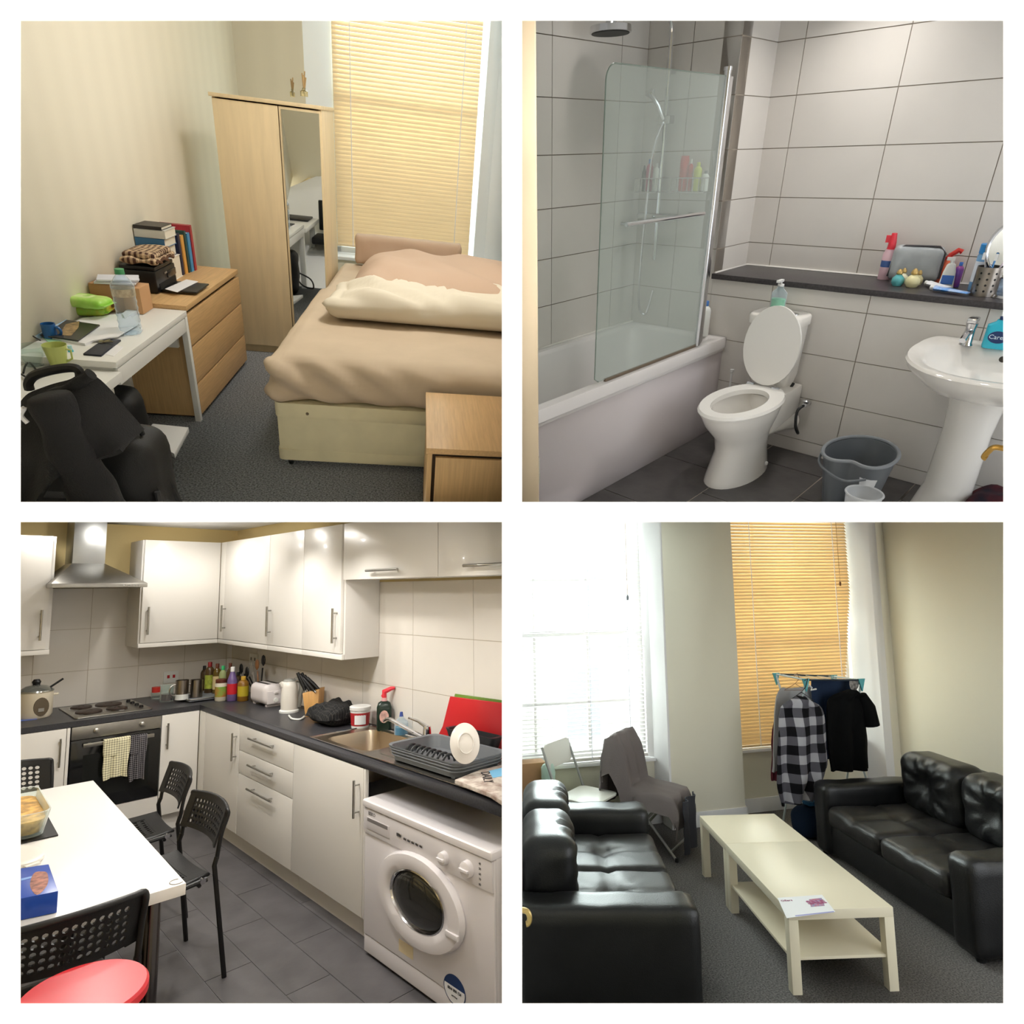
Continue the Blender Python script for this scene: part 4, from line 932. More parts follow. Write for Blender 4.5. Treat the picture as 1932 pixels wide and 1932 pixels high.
text('lettering', 'Carex', .026, mat('label_print', (210, 230, 240), .5), t, (0, -.032, hs_ * .33), (90, 0, 0))
part('collar', MB().lathe([(.016, hs_ * .78), (.016, hs_ * .86)], n=14), mat('navy_label'), t)
part('pump', MB().lathe([(.006, hs_ * .86), (.006, hs_ * .95)], n=10).box(-.012, .012, -.045, .014, hs_ * .93, hs_), WCAP, t)
# ---- things on the shelf
Z = ZS
def shelfp(u, v, x):
    p = R.F(u, v, Z); k = x if x else p.x
    q = R.X(u, v, k); return Vector((k, q.y, Z + .001))
p = shelfp(1668, 523, 3.87); h = R.H(p, 440) - Z
t = thing('spray_can', 'pink and white spray can with a red trigger at the left of the shelf', 'spray can', p, R.face(p)); r = R.wid(p, 22) / 2
part('can', MB().lathe([(r * .95, 0), (r, .004), (r, h * .55), (r * .8, h * .62), (r * .8, h * .66)], n=20), mat('pink_can', (226, 190, 200), .35), t)
part('label', MB().lathe([(r * 1.01, h * .28), (r * 1.01, h * .42)], n=20, cap0=False, cap1=False), mat('can_blue', (70, 100, 160), .4), t)
part('trigger', MB().lathe([(r * .8, h * .66), (r * .75, h * .8), (r * .5, h)], n=14, sx=.8).box(-r * 1.1, 0, -r * .3, r * .3, h * .8, h * .95), mat('trigger_red', (222, 56, 70), .35), t)
p = shelfp(1720, 528, 3.86); p.z += .006; h = R.H(p, 466) - Z; w = R.wid(p, 84)
t = thing('toiletry_bag', 'grey transparent toiletry bag with dark piping on the shelf', 'bag', p, R.face(p))
def bg(q, n): return .004 * nz(q.x * 20, q.z * 20, q.y * 9)
part('pouch', soft(-w / 2, w / 2, -.035, .035, 0, h, .03, (14, 6, 10), bg), mat('grey_vinyl', (166, 170, 172), .2, var=.12, vscale=12), t, smooth=70)
part('piping', MB().tube([(-w / 2, -.02, .02), (-w / 2 + .02, -.02, h - .015), (-w / 2 + .05, -.02, h), (w / 2 - .03, -.02, h), (w / 2, -.02, h - .03), (w / 2, -.02, .02)], .005, 6), mat('dark_piping', (66, 62, 64), .5), t)
def perfume(u, v, vt, wpx, x, label, m):
    p = shelfp(u, v, x); h = R.H(p, vt) - Z; r = R.wid(p, wpx) / 2
    t = thing('perfume_bottle', label, 'perfume', p, 0, 'perfume bottles')
    part('bottle', MB().lathe([(r * .7, 0), (r, h * .2), (r * .95, h * .45), (r * .35, h * .68)], n=20), m, t, smooth=50)
    part('cap', MB().lathe([(r * .4, h * .68), (r * .5, h * .75), (r * .4, h * .88), (r * .15, h)], n=14), mat('gold_cap', (200, 170, 110), .3, .7), t)
perfume(1691, 541, 508, 22, 3.72, 'squat teal perfume bottle before the grey bag', mat('teal_glass', (96, 176, 180), .1))
perfume(1700, 536, 506, 18, 3.80, 'pale perfume bottle half behind the teal one', mat('pale_glass', (226, 220, 190), .1))
perfume(1719, 542, 507, 26, 3.72, 'cream perfume bottle with a golden cap before the grey bag', mat('cream_glass', (226, 218, 170), .1))
perfume(1730, 538, 510, 16, 3.80, 'small straw-coloured perfume bottle at the right of the cream one', mat('straw_glass', (216, 206, 160), .1))
p = shelfp(1783, 542, 3.80); h = R.H(p, 486) - Z
t = thing('lotion_bottle', 'white and blue pump lotion bottle on the shelf', 'bottle', p, R.face(p)); r = R.wid(p, 24) / 2
part('bottle', MB().rings([[(x, y, z) for x, y in rrect(2 * r * k, r * 1.1, .01, 4)] for z, k in ((0, 1.05), (h * .5, .85), (h * .75, .6), (h * .8, .4))]), mat('white_plastic'), t, smooth=50)
part('label', MB().box(-r * .8, r * .8, -r * .57, -r * .555, h * .12, h * .42), mat('label_blue', (60, 110, 190), .4), t)
part('pump', MB().lathe([(r * .3, h * .8), (r * .3, h * .9)], n=10).box(-r * .8, r * .3, -.008, .008, h * .9, h), WCAP, t)
p = shelfp(1778, 536, 3.90); h = R.H(p, 472) - Z
t = thing('spray_bottle', 'orange trigger spray bottle behind the white pump bottle', 'bottle', p, R.face(p)); r = R.wid(p, 30) / 2
part('bottle', MB().lathe([(r, 0), (r, h * .5), (r * .4, h * .72)], n=18, sy=.6), mat('orange_plastic', (230, 110, 76), .3), t, smooth=50)
part('trigger', MB().tube([(0, 0, h * .7), (0, 0, h * .85), (r * .7, 0, h), (r * 1.1, 0, h * .95)], .012, 8).tube([(0, 0, h * .86), (-r * .7, 0, h * .66)], .008, 6), mat('red_plastic'), t)
p = shelfp(1802, 537, 3.84); h = R.H(p, 495) - Z
bottle('deodorant', 'slim blue and purple roll-on bottle beside the white pump bottle', 'deodorant', p, h, R.wid(p, 14) / 2, mat('purple_blue_plastic', (70, 80, 170), .3, var=.5, vscale=14, rgb2=(150, 60, 130)), mat('label_blue'))
p = shelfp(1836, 556, 3.78); h = R.H(p, 460) - Z
bottle('shower_gel', 'tall blue bottle with a bright blue cap behind the steel cup', 'bottle', p, h, R.wid(p, 24) / 2, mat('pale_blue_bottle', (120, 170, 214), .3), mat('bright_blue_cap', (50, 140, 210), .35), neck=.9, cap=.2, shoulder=.75, lab=mat('label_white', (226, 232, 240), .4))
p = shelfp(1852, 560, 3.68); h = R.H(p, 503) - Z; r = R.wid(p, 42) / 2
t = thing('steel_cup', 'perforated steel toothbrush cup on the shelf', 'cup', p, R.face(p))
part('cup', MB().lathe([(r, 0), (r, h), (r * .95, h), (r * .95, .004), (.001, .004)], n=28, cap1=False), mat('dull_steel', (150, 142, 134), .28, 1.0), t)
mbh = MB()
for k in range(4):
    for j in range(3):
        a = -math.pi / 2 + (j - 1) * .6; hx, hy = r * 1.004 * math.cos(a), r * 1.004 * math.sin(a)
        mbh.lathe([(.005, 0), (.004, .0012)], n=8).tf(Matrix.Translation((hx, hy, h * (.2 + .2 * k))) @ Matrix.Rotation(a, 4, 'Z') @ Matrix.Rotation(math.pi / 2, 4, 'Y'), len(mbh.v) - 16)
part('holes', mbh, BLACK, t)
for k, (dx, dy, c, nm) in enumerate(((-.5, .2, (235, 236, 240), 'white toothbrush leaning left in the steel cup'), (.1, -.2, (90, 150, 210), 'blue toothbrush in the middle of the steel cup'), (.75, .1, (236, 220, 230), 'pale toothbrush leaning right in the steel cup'))):
    tb = thing('toothbrush', nm, 'toothbrush', p + Vector((0, 0, .004)), R.face(p), 'toothbrushes in the cup'); m_ = mat('brush_%d' % k, c, .35)
    a, b = Vector((-dx * r * .4, dy * r, .002)), Vector((dx * r * 1.5, dy * r, h * 1.42))
    part('handle', MB().tube([a, b], .0045, 6), m_, tb); part('bristles', MB().box(-.006, .006, -.01, .0, -.014, .014).tf(Matrix.Translation(b + Vector((0, -.004, -.016)))), mat('white_cap'), tb)
def tubeof(corn, label, m, m2, z):
    a, b = R.F(*corn[0], z), R.F(*corn[1], z); w = .022
    d = b - a; L = d.length; yaw = math.atan2(d.y, d.x)
    t = thing('toothpaste_tube', label, 'toothpaste', (a.x, a.y, z), yaw, 'toothpaste tubes on the shelf')
    part('tube', MB().rings([[(.02, w * math.cos(q), .016 + .013 * math.sin(q)) for q in [k * math.pi / 8 for k in range(16)]], [(L, w * 1.15 * math.cos(q), .012 + .003 * math.sin(q)) for q in [k * math.pi / 8 for k in range(16)]]]), m, t, smooth=50)
    part('cap', MB().lathe([(.012, 0), (.011, .02)], n=12).tf(Matrix.Translation((0, 0, .016)) @ Matrix.Rotation(math.pi / 2, 4, 'Y')), m2, t)
tubeof([(1754, 549), (1826, 558)], 'blue and white toothpaste tube lying at the front of the shelf', mat('tube_blue', (70, 140, 215), .35, var=.5, vscale=20, rgb2=(230, 236, 244)), WCAP, Z + .001)
tubeof([(1745, 540), (1790, 548)], 'white toothpaste tube lying across the blue one', mat('tube_white', (234, 234, 238), .35), WCAP, Z + .002)
# round mirror on a stand at the frame's edge
p = shelfp(1896, 565, 3.70)
t = thing('vanity_mirror', 'round make-up mirror on a stand at the right end of the shelf', 'mirror', p, R.face(p)); r = R.wid(p, 52); hz = R.H(p, 470) - Z
part('stand', MB().lathe([(.06, 0), (.055, .01), (.01, .02), (.008, hz - r * .8)], n=20), CHROME, t)
part('frame', MB().tube([(r * math.cos(a), 0, hz + r * math.sin(a)) for a in [k * math.pi / 16 for k in range(32)]], .008, 8, closed=True), CHROME, t)
part('mirror', MB().rings([[(r * .97 * math.cos(a), y, hz + r * .97 * math.sin(a)) for a in [k * math.pi / 16 for k in range(32)]] for y in (-.003, .003)]), mat('mirror_glass'), t)
p = shelfp(1888, 540, 3.82)
solo('plastic_bag', 'crumpled clear plastic bag behind the steel cup', 'bag', soft(-.08, .08, -.06, .06, 0, .12, .05, (10, 8, 8), lambda q, n: .012 * nz(q.x * 30, q.y * 30, q.z * 30)), thin_glass('clear_bag', (220, 232, 244), .3, .1), p, smooth=0)
# ---- bucket and jug
c = R.F(1632, 853, .27); c = Vector((3.13, .80, 0))
t = thing('bucket', 'grey kidney-shaped mop bucket on the floor', 'bucket', c, 0)
def kid(s, z, n=48):
    out = []
    for i in range(n):
        a = 2 * math.pi * i / n
        dent = .40 * math.exp(-((((a - math.radians(185)) + math.pi) % (2 * math.pi) - math.pi) / .55) ** 2)
        k = s * (1 - dent); out.append((.225 * k * math.cos(a), .155 * k * math.sin(a), z))
    return out
GB = mat('grey_bucket_plastic', (98, 102, 106), .45)
part('body', MB().rings([kid(.72, 0), kid(.98, .262), kid(.94, .262), kid(.70, .006)], cap1=True), GB, t, smooth=50)
part('rim', MB().tube(kid(1.0, .268), .009, 8, closed=True), mat('grey_rim_plastic', (128, 132, 136), .45), t)
part('handle', MB().tube(smooth_path([(-.05, .155, .25), (-.14, .13, .225), (-.21, .05, .215), (-.24, -.03, .215), (-.2, -.1, .23)]), .006, 8), GB, t)
p = R.F(1636, 958, .0); p = Vector((2.855, .672, 0)); h = .2; r = R.wid(p, 62) / 2
t = thing('jug', 'small translucent plastic jug in front of the grey bucket', 'jug', p, R.face(p))
JUG = mat('milky_plastic', (206, 208, 210), .35, alpha=.75)
part('body', MB().lathe([(r * .7, 0), (r, h), (r * .95, h), (r * .66, .006), (.001, .006)], n=28, cap1=False), JUG, t)
part('rim', MB().tube([(r * math.cos(a), r * math.sin(a), h) for a in [k * math.pi / 14 for k in range(28)]], .005, 6, closed=True), JUG, t)
part('grip', MB().prism([(-.03, 0), (.03, 0), (.036, .035), (.012, .03), (-.012, .03), (-.036, .035)], .004).tf(Matrix.Translation((0, r * .95, h + .002)) @ Matrix.Rotation(.9, 4, 'X')), JUG, t)
# ---- brass lever of the open door, and dark red cloth below it
p = R.D(1899, 850, 1.75)
t = thing('door_handle', 'brass lever handle of the open door at the right edge', 'door handle', p, R.face(p))
part('lever', MB().tube(smooth_path([(.06, .0, .005), (.0, -.005, .006), (-.028, -.006, .004), (-.038, -.002, -.012), (-.043, 0, -.03), (-.036, 0, -.034)]), [.008] * 31, 10), BRASS, t)
part('neck', MB().tube([(.06, 0, .005), (.06, .05, .005)], .008, 10), BRASS, t)
part('rose', MB().lathe([(.022, 0), (.022, .005)], n=16).tf(Matrix.Translation((.06, .055, .005)) @ Matrix.Rotation(math.pi / 2, 4, 'X')), BRASS, t)
p = R.F(1896, 945, 0)
p = R.F(1902, 925, .1); p.z = 0; p.x -= .2
solo('towel', 'dark red and navy cloth heaped at the lower right corner', 'towel', soft(-.12, .12, -.16, .12, 0, .16, .08, (12, 12, 8), lambda q, n: .02 * nz(q.x * 12, q.y * 12, q.z * 12)), mat('dark_red_cloth', (96, 20, 26), .9, var=.6, vscale=9, rgb2=(24, 20, 34)), p, smooth=80)
# ---- light: recessed downlights in the ceiling and daylight from the hall side
for k, (x, y, e) in enumerate(((3.58, 1.35, 4.8), (2.6, 1.2, 2.7), (2.9, 2.1, .9), (3.3, .5, 1.4))):
    area('downlight', (x, y, 2.385), (x, y, 0), .12, e, (1.0, .96, .91), spread=120)
area('hall_window', (2.2, -1.2, 1.6), (3.5, .6, .8), .9, 8, (.62, .76, 1.0))
# ================================================================ KITCHEN
R = CUR[0] = KIT
XS, YH, XF, YFR, ZT = 2.169, 5.579, 1.687, 4.889, .814
UX, UY, UZB, UZT, UY1, ZC = 1.917, 5.239, 1.215, 2.001, 3.342, 2.135
KTILE = mat('cream_wall_tile', (220, 215, 207), .25, var=.02, vscale=3); KGROUT = mat('kitchen_grout', (176, 164, 146), .9)
MUST = mat('mustard_wall_paint', (226, 204, 148), .8)
KFLOOR = mat('grey_slate_vinyl_tile', (88, 86, 88), .45, var=.18, vscale=6, bump=.05, bscale=50); KJOINT = mat('pale_floor_joint', (160, 160, 160), .9)
DOOR = mat('ivory_gloss_door', (230, 227, 221), .28, coat=.12); CARC = mat('white_carcass', (226, 223, 218), .45)
WTOP = mat('anthracite_worktop', (56, 56, 60), .38, var=.25, vscale=120)
TILE_, GROUT_ = TILE, GROUT
def ktile_wall(name, axis, pos, a0, a1, seams, zz):
    def bx(mb, a, b, z0, z1, d0, d1): return mb.box(pos + d0, pos + d1, a, b, z0, z1) if axis == 'x' else mb.box(a, b, pos + d0, pos + d1, z0, z1)
    s = struct(name, bx(MB(), a0, a1 + .1, -.05, ZC + .05, .004, .1), MUST)
    ss = [a0] + [q for q in sorted(seams) if a0 + .02 < q < a1 - .02] + [a1]
    part('grout', bx(MB(), a0, a1, zz[0], zz[-1], .0025, .005), KGROUT, s, smooth=0)
    for i in range(len(ss) - 1):
        for k in range(len(zz) - 1):
            part('tile', bx(MB(), ss[i] + .0015, ss[i + 1] - .0015, zz[k] + .0015, zz[k + 1] - .0015, 0, .006), KTILE, s, smooth=0)
    return s
ktile_wall('wall_back', 'y', YH, -.4, XS, [1.13 + .33 * k for k in range(-4, 4)], [.80, 1.055, 1.355, 1.66])
ktile_wall('wall_right', 'x', XS, 1.2, YH, [3.0 + .52 * k for k in range(-3, 5)], [.80, 1.055, 1.355, 1.66])
struct('wall_left', MB().box(-.5, -.4, .5, YH + .1, 0, ZC), MUST)
struct('ceiling', MB().box(-.5, XS + .1, 1.6, YH + .1, ZC, ZC + .1), PLASTER)
fl = struct('floor', MB().box(-.4, XS + .05, .55, YH + .05, -.06, -.0035), KJOINT)
px_, kx = 1.282 - .197 * 8, 0
while px_ < XS:
    y = (2.622 if kx % 2 == 0 else 2.955) - .67 * 4
    while y < YH:
        a, b, c, d = max(px_, -.4), min(px_ + .197, XS), max(y, .56), min(y + .67, YH)
        if b - a > .02 and d - c > .02: part('tile', MB().box(a + .0018, b - .0018, c + .0018, d - .0018, -.02, 0), KFLOOR, fl, smooth=0)
        y += .67
    px_ += .197; kx += 1
def bar(parent, p, vert, L, out, r=.006, label=None):
    """bar handle on two standoffs; out is the direction away from the door"""
    p = Vector(p); o = Vector(out) * .03; d = Vector((0, 0, 1)) if vert else (Vector((0, 1, 0)) if abs(out[0]) > .5 else Vector((1, 0, 0)))
    mb = MB().tube([p + o - d * L / 2, p + o + d * L / 2], r, 10)
    for s in (-.36, .36): mb.tube([p + d * L * s, p + d * L * s + o], r * .7, 8)
    return part('handle', mb, STEEL, parent)
def base_unit(label, x0, x1, y0, y1, face, doors, handle, group='base units', z1=None, low=0.0):
    """cabinet standing on the floor; face 'y' looks to the room along -y, 'x' along -x; doors = [(a, b, z0, z1, kind)]"""
    zt = (z1 or ZT) - .036
    t = thing('base_cabinet', label, 'cabinet', (x0, y0, 0), 0, group); W, D = x1 - x0, y1 - y0
    if face == 'y': part('carcass', MB().box(0.001, W - .001, .02, D, .115, zt), CARC, t); part('plinth', MB().box(0, W, .05, .066, 0, .11), CARC, t, label='plinth')
    else: part('carcass', MB().box(.02, W, .001, D - .001, .115, zt - low), CARC, t); part('plinth', MB().box(.05, .066, 0, D, 0, .11), CARC, t, label='plinth')
    for a, b, c, d, kind in doors:
        mb = MB().box(a + .002, b - .002, 0, .018, c + .002, d - .002) if face == 'y' else MB().box(0, .018, a + .002, b - .002, c + .002, d - .002)
        dr = part('drawer' if kind == 'drawer' else 'panel' if kind == 'panel' else 'door', mb, DOOR, t, .0015)
        if kind == 'panel': continue
        out = (0, -1, 0) if face == 'y' else (-1, 0, 0)
        if kind == 'drawer': q, vert, L = (a + b) / 2, False, (b - a) * .45; zc = d - .05
        else: q, vert, L = (b - .035 if kind == 'right' else a + .035), True, .17; zc = d - .14
        bar(dr, (q, 0, zc) if face == 'y' else (0, q, zc), vert, L, out)
    return t
ox0, ox1 = .923, 1.438
zt = ZT - .036
base_unit('white base cabinet at the left of the oven', .40, ox0 - .003, YFR, YH - .002, 'y', [(0, ox0 - .003 - .40 - .02, .115, zt, 'right'), (ox0 - .003 - .42, ox0 - .003 - .40, .115, zt, 'panel')], 1)
base_unit('white base cabinet further left of the oven, behind the black chair', -.38, .397, YFR, YH - .002, 'y', [(0, .777, .115, zt, 'left')], 1)
base_unit('narrow white base cabinet between oven and corner', ox1 + .003, XF - .0, YFR, YH - .002, 'y', [(0, XF - ox1 - .003, .115, zt, 'left')], 1)
ys = [4.885, 4.772, 4.179, 3.434, 2.70]
base_unit('white corner base cabinet with one tall bar handle', XF, XS - .002, ys[2] + .001, ys[0], 'x', [(0, ys[1] - ys[2] - .001, .115, zt, 'left'), (ys[1] - ys[2] - .001, ys[0] - ys[2] - .001, .115, zt, 'panel')], 1)
z1_, z2_ = R.H((XF, 4.0), 1424), R.H((XF, 3.85), 1478)
base_unit('white three-drawer base unit beside the sink cabinet', XF, XS - .002, ys[3] + .001, ys[2] - .001, 'x', [(0, ys[2] - ys[3] - .002, z1_, zt, 'drawer'), (0, ys[2] - ys[3] - .002, z2_, z1_, 'drawer'), (0, ys[2] - ys[3] - .002, .115, z2_, 'drawer')], 1)
base_unit('white sink base cabinet next to the washing machine', XF, XS - .002, ys[4], ys[3] - .001, 'x', [(.02, ys[3] - ys[4] - .001, .115, zt, 'left'), (0, .02, .115, zt, 'panel')], 1, low=.18)
# worktop, one L-shaped slab with a cut-out for the sink
sx0, sx1, sy0, sy1 = XF + .06, XS - .06, 2.05, 3.33
t = thing('worktop', 'dark speckled L-shaped laminate worktop', 'worktop', (XF, YFR, ZT - .035))
th = .035
mb = MB().box(-2.07, .0 + (XS - XF) - .002, -.0, YH - YFR - .002, 0, th)
mb.box(0, sx0 - XF, 1.25 - YFR, 0, 0, th).box(sx1 - XF, XS - XF - .002, 1.25 - YFR, 0, 0, th).box(sx0 - XF, sx1 - XF, sy1 - YFR, 0, 0, th).box(sx0 - XF, sx1 - XF, 1.25 - YFR, sy0 - YFR, 0, th)
part('slab', mb, WTOP, t)
# ---- oven with two tea towels
t = thing('oven', 'built-in electric oven with steel control panel and black glass door', 'oven', (ox0, YFR, 0)); W = ox1 - ox0
zp = R.H((ox0, YFR), 1398)
part('body', MB().box(.004, W - .004, .022, .5, .26, zt), BLACK, t)
part('control_panel', MB().box(.002, W - .002, -.004, .02, zp, zt - .002), STEEL, t, .002)
part('door', MB().box(.002, W - .002, -.006, .02, .255, zp - .004), mat('black_oven_glass', (14, 15, 16), .08, coat=.5), t, .002)
part('oven_window', MB().box(.07, W - .07, -.0075, -.006, .33, zp - .10), mat('oven_inner_glass', (26, 28, 26), .12), t)
zh = zp - .035
part('handle', MB().box(.06, W - .05, -.045, -.035, zh - .012, zh + .012).box(.09, .11, -.036, -.006, zh - .008, zh + .008).box(W - .1, W - .08, -.036, -.006, zh - .008, zh + .008), STEEL, t, .003)
for x in (.135, W - .115):
    part('knob', MB().lathe([(.019, 0), (.018, .014), (.012, .018)], n=16).tf(Matrix.Translation((x, -.004, (zp + zt) / 2)) @ Matrix.Rotation(math.pi / 2, 4, 'X')), STEEL, t)
base_filler = solo('filler_panel', 'white panel below the oven door', 'panel', MB().box(0, W, 0, .018, .115, .25).box(0, W, .05, .066, 0, .11), DOOR, (ox0, YFR, 0))
def towel(label, u0, u1, v1, m, back):
    a = R.Y(u0, 1400, YFR - .05); b = R.Y(u1, 1400, YFR - .05); zb = R.H(((a.x + b.x) / 2, YFR - .05), v1)
    t = thing('tea_towel', label, 'towel', ((a.x + b.x) / 2, YFR, zh), 0, 'tea towels on the oven'); w = b.x - a.x; dz = zh + .014 - zb
    def f(i, j):
        x = (i - .5) * w * (1 - .1 * j) + .006 * math.sin(j * 6)
        if j < .12: return (x, -.048 - .0 + .02 * (1 - j / .12), .016 - .0 * j)
        q = (j - .12) / .88
        return (x, -.051 - .014 * abs(math.sin(i * 7 + q)) * (.3 + q) - .004 * nz(i * 5, j * 4), .016 - q * dz * (1 - .05 * math.sin(i * 3)))
    part('front_fall', MB().grid(f, 26, 22, .004), m, t, smooth=70)
    def g(i, j):
        x = (i - .5) * w * .9; q = j
        return (x, -.030 + .004 * math.sin(i * 9), .014 - q * dz * back)
    part('back_fall', MB().grid(g, 14, 10, .003), m, t, smooth=70)
    part('fold', soft(-w / 2 * 1.06, w * .05, -.064, -.056, -dz * .36, .022, .012, (10, 3, 8), lambda q, n: .006 * nz(q.x * 20, q.z * 20)), m, t, smooth=70)
T1 = mat('yellow_check_cloth', (226, 214, 160), .9, pattern=check_pattern(70, 70, (236, 230, 196), (84, 80, 56), (0, 2), .22))
T2 = mat('grey_check_cloth', (70, 66, 70), .9, pattern=check_pattern(80, 80, (40, 38, 42), (150, 146, 150), (0, 2), .2))
towel('cream and yellow checked tea towel on the oven handle', 196, 245, 1469, T1, .5); towel('dark grey checked tea towel on the oven handle', 246, 276, 1473, T2, .5)
# ---- hob
hc = [R.F(u, v, ZT) for u, v in ((108, 1330), (134.6, 1352), (290, 1340), (246.5, 1322))]
hx0, hx1, hy0, hy1 = .95, 1.40, YFR + .06, YH - .09
t = thing('hob', 'stainless steel electric hob with four plates and a row of knobs', 'hob', (hx0, hy0, ZT)); W, D = hx1 - hx0, hy1 - hy0
part('tray', MB().prism(rrect(W, D, .02, 5, W / 2, D / 2), .008, .0005), STEEL, t, .003)
for k, (x, y, r) in enumerate(((.24, .32, .085), (.60, .30, .07), (.24, .74, .07), (.60, .72, .09))):
    pl = part('hotplate', MB().lathe([(r, .008), (r, .018), (r * .92, .021), (r * .3, .021), (r * .28, .018), (.001, .018)], c=(x * W, y * D, 0), n=28, sx=.9, sy=1.05), mat('burnt_iron_plate', (52, 40, 34), .5, var=.3, vscale=30), t)
    part('ring', MB().lathe([(r * 1.1, .0085), (r * 1.06, .0105), (r * 1.0, .009)], c=(x * W, y * D, 0), n=28, sx=.9, sy=1.05, cap0=False, cap1=False), CHROME, pl)
for k in range(4): part('knob', MB().lathe([(.014, .008), (.013, .022), (.01, .024)], c=(W * .9, D * (.2 + .2 * k), 0), n=14), BLACK, t)
# ---- cooker hood
t = thing('cooker_hood', 'stainless steel chimney cooker hood above the hob', 'hood', (1.08, YH, 1.6))
f0, f1 = R.Y(97, 1103, 5.06), R.Y(278, 1113, 5.06); zb = (f0.z + f1.z) / 2 - 1.6; c0, c1 = R.Y(136, 1063, 5.33), R.Y(198, 1063, 5.33); zc = (c0.z + c1.z) / 2 - 1.6
def rc(x0, x1, y0, y1, z): return [(x0 - 1.08, y0 - YH, z), (x1 - 1.08, y0 - YH, z), (x1 - 1.08, y1 - YH, z), (x0 - 1.08, y1 - YH, z)]
part('canopy', MB().rings([rc(f0.x, f1.x, 5.06, YH - .002, zb), rc(f0.x, f1.x, 5.06, YH - .002, zb + .028), rc(c0.x, c1.x, 5.33, YH - .002, zc)]), STEEL, t, .002)
part('chimney', MB().box(c0.x - 1.08, c1.x - 1.08, 5.33 - YH, -.002, zc - .002, ZC - 1.6 - .002), mat('chimney_steel', (172, 174, 174), .3, 1.0), t, .002)
part('filter', MB().box(f0.x - 1.04, f1.x - 1.12, 5.10 - YH, -.04, zb - .004, zb - .001), mat('grease_filter', (120, 110, 90), .5, .6), t)
for k in range(6): part('button', MB().lathe([(.004, 0), (.004, .004)], n=8).tf(Matrix.Translation((f1.x - 1.08 - .15 + .018 * k, 5.06 - YH, zb + .014)) @ Matrix.Rotation(math.pi / 2, 4, 'X')), CHROME, t)
# ---- wall cabinets
def wall_unit(label, x0, x1, y0, y1, z0, z1, face, doors, pelmet=True):
    t = thing('wall_cabinet', label, 'cabinet', (x0, y0, z0), 0, 'wall units'); W, D, H = x1 - x0, y1 - y0, z1 - z0
    if face == 'y': part('carcass', MB().box(0, W, .02, D, .0, H), CARC, t, .001)
    else: part('carcass', MB().box(.02, W, 0, D, .0, H), CARC, t, .001)
    if pelmet: part('pelmet', MB().box(0, W, 0, .018, 0, .03) if face == 'y' else MB().box(0, .018, 0, D, 0, .03), DOOR, t, .001)
    zb = .034 if pelmet else .0
    for a, b, hq, vert in doors:
        mb = MB().box(a + .0015, b - .0015, 0, .018, zb, H) if face == 'y' else MB().box(0, .018, a + .0015, b - .0015, zb, H)
        dr = part('door', mb, DOOR, t, .0015); out = (0, -1, 0) if face == 'y' else (-1, 0, 0)
        if hq is None: continue
        L = .20 if vert else .30
        zc_ = zb + .16 if vert else .045
        bar(dr, (hq, 0, zc_) if face == 'y' else (0, hq, zc_), vert, L, out, .007)
    return t
lx1 = .835
wall_unit('white wall cabinet at the left edge, left of the hood', .30, lx1, UY, YH - .002, UZB, UZT, 'y', [(0, lx1 - .30 - .02, lx1 - .30 - .06, True)])
wall_unit('white wall cabinet between hood and corner', 1.362, UX, UY, YH - .002, UZB, UZT, 'y', [(.01, UX - 1.362, .05, True)])
us = [5.236, 4.75, 4.338, 3.83, UY1]
wall_unit('white corner wall cabinet with its handle by the corner', UX, XS - .002, us[2] + .001, us[0], UZB, UZT, 'x', [(0, us[0] - us[2] - .1, us[0] - us[2] - .14, True), (us[0] - us[2] - .1, us[0] - us[2] - .001, None, True)])
wall_unit('middle white wall cabinet on the sink wall', UX, XS - .002, us[3] + .001, us[2] - .001, UZB, UZT, 'x', [(0, us[2] - us[3] - .002, us[2] - us[3] - .05, True)])
wall_unit('white wall cabinet at the right end of the tall wall units', UX, XS - .002, us[4], us[3] - .001, UZB, UZT, 'x', [(.018, us[3] - us[4] - .001, .06, True)])
ym = 2.45; zs_ = R.H((UX, 3.0), 1092)
wall_unit('short white wall cabinet over the sink, first from the corner', UX, XS - .002, ym + .001, UY1 - .002, zs_, UZT, 'x', [(0, UY1 - ym - .003, R.X(728, 1072, UX).y - ym, False)], False)
wall_unit('short white wall cabinet over the drainer at the right edge', UX, XS - .002, 1.5, ym - .001, zs_, UZT, 'x', [(0, ym - 1.501, R.X(925, 1049, UX).y - 1.5, False)], False)
# ---- washing machine
wy0, wy1, wz = 1.79, 2.655, .667
t = thing('washing_machine', 'white front-loading washing machine under the worktop', 'washing machine', (XF - .03, (wy0 + wy1) / 2, 0)); hw = (wy1 - wy0) / 2; D = XS - XF - .05
WM = mat('washer_enamel', (226, 222, 224), .25, coat=.3)
part('body', MB().box(0.012, D, -hw, hw, .015, wz - .03), WM, t, .006)
part('front', MB().box(0, .014, -hw, hw, .09, wz - .035), WM, t, .005)
part('top_panel', MB().box(-.015, D, -hw - .003, hw + .003, wz - .035, wz), WM, t, .012, 3)
part('control_panel', MB().box(-.008, .004, -hw + .002, hw - .002, wz - .145, wz - .037), mat('washer_panel', (216, 212, 214), .35), t, .004)
part('kick_panel', MB().box(.004, .014, -hw, hw, .015, .086), WM, t, .003)
dc = R.X(794, 1697, XF - .03); dy = dc.y - (wy0 + wy1) / 2; dzc = dc.z
ro = (R.X(716, 1690, XF - .03).y - R.X(874, 1725, XF - .03).y) / 2; rv = abs(R.X(770, 1601, XF - .03).z - R.X(815, 1797, XF - .03).z) / 2
